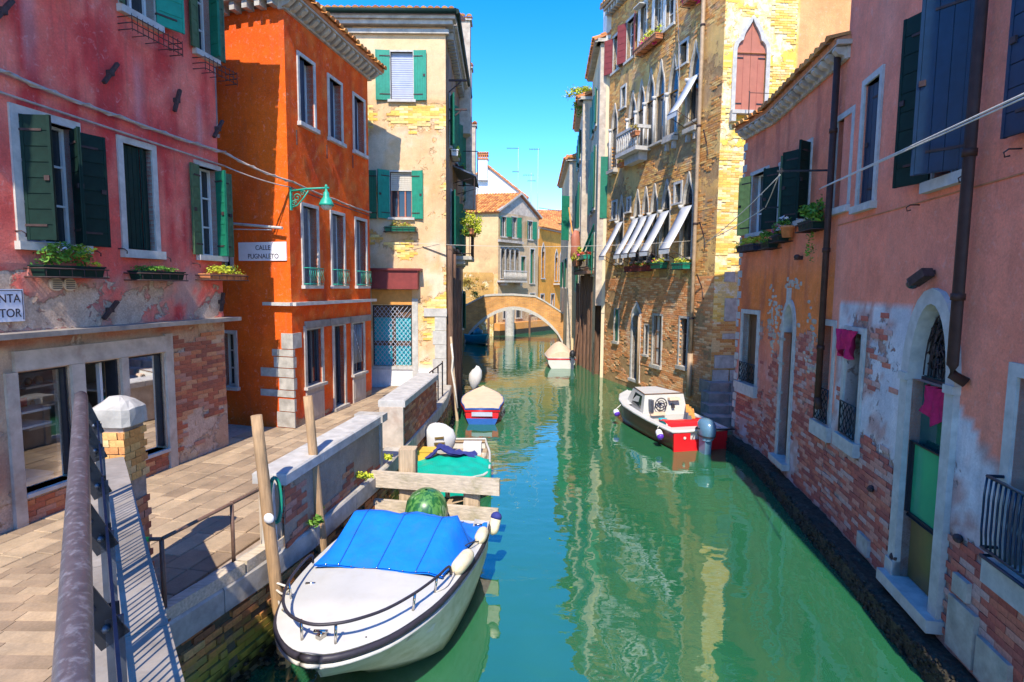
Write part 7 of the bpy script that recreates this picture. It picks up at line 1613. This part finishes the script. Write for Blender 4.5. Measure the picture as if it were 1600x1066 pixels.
# terrace with flowers over the dark piles
tr_ = thing('terrace', 'small wooden terrace with railing above the dark piles', 'terrace', (3.7, 28, 4.7))
TF = Frame((3.35, 29.6), (3.62, 26.4)); mb = MB(); mb.box(TF, 0, TF.L, -.5, .25, 4.62, 4.76); obj('deck', mb, 'wood_dark', tr_)
mb = MB()
for z in (4.85, 5.6): mb.tube([TF.p(0, -.4, z), TF.p(0, .22, z), TF.p(TF.L, .22, z), TF.p(TF.L, -.4, z)], .022, 5)
for i in range(20): mb.tube([TF.p(i * TF.L / 19, .22, 4.76), TF.p(i * TF.L / 19, .22, 5.6)], .012, 4)
obj('railing', mb, 'iron', tr_)
mb = MB(); mb.bar(TF.p(1.2, .1, 5.5), TF.p(2.6, -.2, 6.9), .10, .05); mb.bar(TF.p(1.9, .1, 5.4), TF.p(3.1, -.2, 6.7), .10, .05); obj('folded_awning', mb, 'green_bright', tr_)
mb = MB(); mb.ell(TF.p(.2, .2, 6.0), .28, .25, .9, 8, 6, wob=.4); obj('laundry', mb, 'red_shutter', None, tuple(TF.p(.2, .2, 5.5)), 'reddish folded cloth hanging left of the flowered terrace', 'cloth')
planter('yellow flowering bush at the left end of the terrace', TF, .1, 1.2, 5.05, .25, 'terracotta', [('leaf_yellow', 380, .08, .6, .3, .5, .3, 'foliage'), ('leaf_dry', 120, .08, .5, .3, .4, .3, 'dry_leaves')], proj=.3); planter('orange and purple flowers along the middle of the terrace rail', TF, 1.3, 2.9, 5.3, .2, 'green_bright', [('petal_red', 260, .06, .9, .25, .2, .1, 'blossoms'), ('leaf_dry', 220, .06, .9, .25, .2, .0, 'foliage'), ('petal', 60, .05, .8, .25, .2, 0, 'purple_blossoms')], proj=.3)
post('pale pole leaning from the terrace over the narrow cream house', TF.p(.2, .1, 5.0), TF.p(-3.0, .0, 8.4), .05, .03, 'orange_wood', 'leaning_pole', None, 5.0)

# far house A with gabled tiled roof
FA = Frame((-4.6, 48.7), (-1.2, 48.0)); FB = Frame((-1.2, 48.0), (2.3, 52.2))
h = thing('grey_gabled_house', 'grey gabled house with orange tiled roof, green shutters and arcaded balcony', 'house', (-1.2, 48, 0))
wall(FA, 0, FA.L, 0, 10.1, h, 'plaster_cream', lambda u, z: lerp((.72, .52, .26), (.62, .40, .20), .5 + fbm(u, z, .5, 301)), lambda u, z: .1 + .6 * sst(5.4, 4.9, z), (), step=.3, name='front_wall')
bh_ = []; ba = []
for u0, a, b_, s_ in ((.35, 8.15, 9.75, 1), (1.75, 8.15, 9.85, 1), (3.9, 8.15, 9.7, 1)):
    window(h, FB, u0, u0 + .62, a, b_, bh_, fw=.08, sill=.1, trans=0); shutter(h, FB, u0, a, b_, .42, 30, -1, 'green', 4); shutter(h, FB, u0 + .62, a, b_, .42, 30, 1, 'green', 4)
for i in range(4): window(h, FB, .35 + i * .62, .83 + i * .62, 4.7, 6.9, bh_, arch='round', tip=7.2, arches=ba, fw=.08, sill=.08, sash=None, depth=.5, mat='stone_white')
window(h, FB, 3.0, 3.6, 4.7, 6.6, bh_, fw=.08, pane='green', sash=None); window(h, FB, 4.3, 4.85, 4.3, 7.3, bh_, fw=.10, pane='green', sash=None)
window(h, FB, .7, 1.5, 1.3, 3.2, bh_, fw=.08, sash=None); window(h, FB, 2.4, 3.1, 1.3, 3.2, bh_, fw=.08, sash=None); window(h, FB, 4.3, 5.0, 1.6, 3.4, bh_, fw=.08, pane='green', sash=None)
wall(FB, 0, FB.L, 0, 10.1, h, 'plaster', lambda u, z: lerp((.56, .42, .26), (.46, .34, .20), .5 + fbm(u, z, .6, 303)), lambda u, z: .2 + .4 * fbm(u, z, .5, 304) + .2 * sst(3, 1, z), bh_, ba, step=.25)
mb = MB(); mb.prism(FB, [(0, 10.1), (FB.L, 10.1), (FB.L * .5, 11.75)], -.05, .0); obj('gable', mb, 'concrete', h)
mb = MB(); mb.bar(FB.p(-.2, .1, 10.12), FB.p(FB.L / 2, .1, 11.9), .35, .14); mb.bar(FB.p(FB.L / 2, .1, 11.9), FB.p(FB.L + .2, .1, 10.12), .35, .14); mb.box(FB, -.05, 3.0, 0, .30, 7.65, 7.85); obj('verge', mb, 'stone', h)
mb = MB(); mb.box(FB, -.1, 2.9, 0, .8, 4.35, 4.5); mb.box(FB, .2, .5, 0, .6, 4.1, 4.35); mb.box(FB, 2.2, 2.5, 0, .6, 4.1, 4.35); bl = obj('balcony', mb, 'stone_white', h); mb = MB(); mb.box(FB, -.1, 2.9, .7, .8, 5.25, 5.35)
for i in range(19): mb.tube([FB.p(-.05 + i * .16, .75, 4.5), FB.p(-.05 + i * .16, .75, 4.85), FB.p(-.05 + i * .16, .75, 5.25)], [.03, .055, .03], 5)
obj('balustrade', mb, 'stone_white', bl)
bk = -FB.N * 6.0
tiles(h, FA.p(-.2, .25, 10.05), FA.p(FA.L + .15, .25, 10.05), Vector((FB.U.x * FB.L / 2, FB.U.y * FB.L / 2, 1.85)) if False else Vector((FB.p(FB.L / 2, 0, 0) - FA.p(FA.L, 0, 0)).to_tuple()[:2] + (1.85,)), 15, 12)
tiles(h, FB.p(FB.L + .2, .2, 10.05), FB.p(FB.L + .2, -3.5, 10.05), -(Vector((FB.U.x, FB.U.y, 0)) * (FB.L / 2 + .2)) + Vector((0, 0, 1.85)), 14, 10)
mb = MB(); mb.box(FB, 0, FB.L, -4.2, -4.1, 0, 10.0); mb.box(FB, FB.L - .05, FB.L, -4.1, -.6, 0, 10.0); mb.box(FA, 0, .05, -4, -.3, 0, 10.0); obj('rear_wall', mb, 'concrete', h)
for u in (-2.4, -1.2): pass
gc = thing('garden_wall', 'ochre garden wall with ivy left of the gabled house balcony', 'wall', (-3, 46, 0)); GWF = Frame((-4.8, 46.2), (-1.5, 46.2))
wall(GWF, 0, GWF.L, 0, 5.1, gc, 'plaster_yellow', lambda u, z: lerp((.62, .38, .12), (.52, .30, .10), .5 + fbm(u, z, 1, 311)), lambda u, z: .4 + .4 * fbm(u, z, 1.2, 312), (), step=.2, name='face'); leaves((-3.2, 46.1, 4.2), 1.2, .12, .7, 500, .07, gc, 'leaf_dry', 'ivy')
sb = thing('shrub', 'green shrub between the bridge and the garden wall', 'shrub', (-2.5, 44, 2.6)); leaves((-2.6, 44, 3.2), .55, .4, .6, 420, .08, sb, 'leaf', 'foliage'); mb = MB(); mb.tube([(-2.6, 44, .9), (-2.6, 44, 3)], .05, 6); obj('stem', mb, 'wood_dark', sb)
# white house behind with chimney
h = thing('white_gabled_house', 'white gabled house behind the tiled roof with a broad chimney', 'house', (-2.4, 56, 0))
W1 = Frame((-6.0, 56), (1.2, 56)); mb = MB(); mb.prism(W1, [(0, 0), (7.2, 0), (7.2, 12.6), (3.6, 15.3), (0, 12.9)], -6, 0); obj('gable_wall', mb, 'white_paint', h)
tiles(h, (1.4, 55.8, 12.45), (1.4, 61, 12.45), (-3.85, 0, 2.95), 18, 14); tiles(h, (-6.2, 55.8, 12.7), (-6.2, 61, 12.7), (3.8, 0, 2.7), 18, 10)
c = thing('chimney', 'broad white chimney with brick topped cap on the white gabled house', 'chimney', (-3.0, 55.7, 14)); G = Frame((-3.35, 55.6), (-2.45, 55.6)); mb = MB(); mb.box(G, 0, .9, -.8, 0, 14, 16.0); obj('stack', mb, 'white_paint', c); mb = MB(); mb.box(G, -.08, .98, -.88, .08, 15.9, 16.02); mb.box(G, -.08, .98, -.88, .08, 16.3, 16.42); obj('cap', mb, 'terracotta', c)
mb = MB(); [mb.box(G, -.05 + i * .2, .07 + i * .2, -.05, .05, 16.02, 16.3) for i in range(5)]; obj('cap_brick', mb, 'terracotta', c); tiles(c, G.p(-.1, .1, 16.44), G.p(1.0, .1, 16.44), (0, .5, .2), 5, 2)
# orange house continuing to the right
FO = Frame((2.35, 52.3), (7.0, 61.0))
house('ochre_house', 'ochre orange house with white windows and a tiled roof beyond the bridge', FO, 0, 9.2, (.78, .34, .05), 'plaster', [(.6, 1.2, 4.8, 7.2, 'ao'), (3.6, 4.2, 4.6, 6.8, 'ao'), (4.8, 5.3, 4.6, 6.9, 'ao'), (5.5, 6.0, 4.6, 6.9, 'ao'), (6.2, 6.7, 4.6, 6.9, 'ao'), (2.8, 3.5, 1.3, 3.3, ''), (.5, 1.2, 1.3, 3.3, ''), (6, 6.7, 1.3, 3.3, ''), (8, 8.6, 4.6, 6.9, 'ao')], shut=None, seed=321, roofm=1, depth=7, ridge=1.7)
mb = MB(); mb.box(FO, 3.3, 7.0, 0, .8, 4.2, 4.35); bb = obj('balcony', mb, 'stone_white', bpy.data.objects['ochre_house']); mb = MB(); mb.box(FO, 3.3, 7.0, .7, .8, 5.1, 5.2)
for i in range(20): mb.tube([FO.p(3.35 + i * .19, .75, 4.35), FO.p(3.35 + i * .19, .75, 5.1)], .04, 4)
obj('balustrade', mb, 'stone_white', bb)
FC = Frame((2.2, 66), (12, 66)); house('pale_roof_house', 'white house with low tiled roof seen above the ochre house', FC, 0, 11.0, (.75, .72, .66), 'plaster', [(3, 3.8, 8, 9.6)], shut=None, seed=331, roofm=1, depth=8, ridge=2.0)
# far quay beyond the bridge
mb = MB(); mb.hexa([Vector(p) for p in ((-5, 47.2, -.3), (-1.0, 46.6, -.3), (-1.0, 60, -.3), (-5, 60, -.3), (-5, 47.2, 1.0), (-1.0, 46.6, 1.0), (-1.0, 60, 1.0), (-5, 60, 1.0))]); mb.hexa([Vector(p) for p in ((-1.0, 46.6, -.3), (8.0, 60.0, -.3), (4, 66, -.3), (-1.0, 60, -.3), (-1.0, 46.6, .97), (8, 60, .97), (4, 66, .97), (-1, 60, .97))]); obj('far_quay', mb, 'brick_orange', kind='structure')
mb = MB(); mb.loft([[Vector((x, y - .06, z)) for z in (.0, .35, .42)] for x, y in ((-5, 47.2), (-1, 46.6), (8, 60))], False, False); obj('algae_band', mb, 'weed', kind='structure')
for k, (x, y) in enumerate(((-.2, 46.9), (-1.9, 46.2), (1.5, 49.4))): post('pale stone edged pier seen under the arch, %s' % ('the broad one in the middle', 'at left', 'at right')[k], (x, y, 0), (x, y, 2.6 if k == 0 else 1.6), .38 if k == 0 else .10, .38 if k == 0 else .09, 'stone_white' if k == 0 else 'wood_dark', 'quay_pier' if k == 0 else 'mooring_post', None)
# aerials
def aerial(label, x, y, z0, z1, arms):
    t = thing('aerial', label, 'aerial', (x, y, z0), 'television aerials over the roofs'); mb = MB(); mb.tube([(x, y, z0), (x, y, z1)], .020, 5); obj('mast', mb, 'tarp_grey', t)
    mb = MB()
    for z, l0, l1 in arms:
        mb.tube([(x + l0, y, z), (x + l1, y, z)], .016, 4)
        for i in range(7): q = l0 + (l1 - l0) * i / 6; mb.tube([(x + q, y - .25, z), (x + q, y + .25, z)], .012, 4); mb.tube([(x + q, y, z - .1), (x + q, y, z + .1)], .012, 4)
    obj('boom', mb, 'steel_grey', t)
aerial('tall aerial with two left-pointing booms over the grey gabled house', .42, 52, 11.5, 16.2, ((16.1, -1.0, .05), (14.1, -.5, .05))); aerial('tallest slim aerial right of the gabled roof ridge', 2.25, 54, 10.5, 16.6, ((16.5, -.8, .1),)); aerial('short aerial with a cluster of rods between the tall ones', 1.6, 53, 11, 14.2, ((14.0, -.7, .2), (13.5, -.3, .4)))
mb = MB(); mb.tube([(2.3, 52.2, 11.0), (4.9, 52.5, 10.7), (4.9, 52.5, 8.9)], .03, 5); obj('roof_cable_frame', mb, 'steel_grey', None, (2.3, 52.2, 11), 'thin metal frame above the ochre house roof', 'frame')
# wires across the canal
def wire(label, a, b, sag, r=.010, mat='rope'): return cable(label, [a, b], r, mat, sag, 24)
wire('long white string of bunting spanning the canal from cream house to palace', CF.p(1.4, .2, 5.25) , BR.p(6.9, .2, 5.5), .15, .006)
wire('dark cable falling down the upper palace wall', BR.p(5.2, .1, 15), BR.p(5.8, .12, 10.8), -.25, .012, 'cable')
for k, (u, z, L) in enumerate(((7.35, 4.0, .7), (7.3, 8.4, .45), (7.35, 5.6, .6))):
    mb = MB(); p = BR.p(u, .0, z); mb.bar(p, p + BR.N * L * .3 + Vector((0, 0, .45)), .03, .03); mb.bar(p, p + Vector((.0, -.15, -.35)), .02, .02); obj('iron_stay', mb, 'iron', None, tuple(p), ('bent iron stay low on the palace corner', 'bent iron stay high on the palace corner', 'bent iron stay in the middle of the palace corner')[k], 'bracket')
# weeds growing from the quay joints
for k, (x, y, z, s_, m_) in enumerate(((-2.16, 8.25, 1.10, .16, 'leaf_yellow'), (-2.02, 9.3, 1.1, .14, 'leaf_yellow'), (-2.36, 7.1, 1.1, .10, 'leaf_yellow'), (-2.34, 6.75, 1.1, .10, 'leaf'), (-2.72, 6.4, 1.06, .08, 'leaf_yellow'))):
    t = thing('weed_tuft', ('yellow-green weed tuft at the foot of the rendered parapet', 'weed tuft at the far corner of the longer parapet', 'small weed tuft behind the second mooring post', 'dark green weed tuft near the white bollard', 'small yellow weed at the foot of the bollard')[k], 'weed', (x, y, z), 'weeds on the quay kerb'); leaves((x, y, z + s_ * .5), s_, s_ * .8, s_ * .7, 170, .035, t, m_, 'foliage')

t = thing('roof_plant', 'green creeper spilling over the grey canal house roof edge', 'plant', tuple(HP2.p(3.4, .3, 13.5))); leaves(HP2.p(5.0, .15, 14.0), .8, .35, .5, 700, .075, t, 'leaf_yellow', 'foliage'); leaves(HP2.p(5.0, .35, 13.4), .5, .2, .7, 320, .075, t, 'leaf', 'trailing_stems')
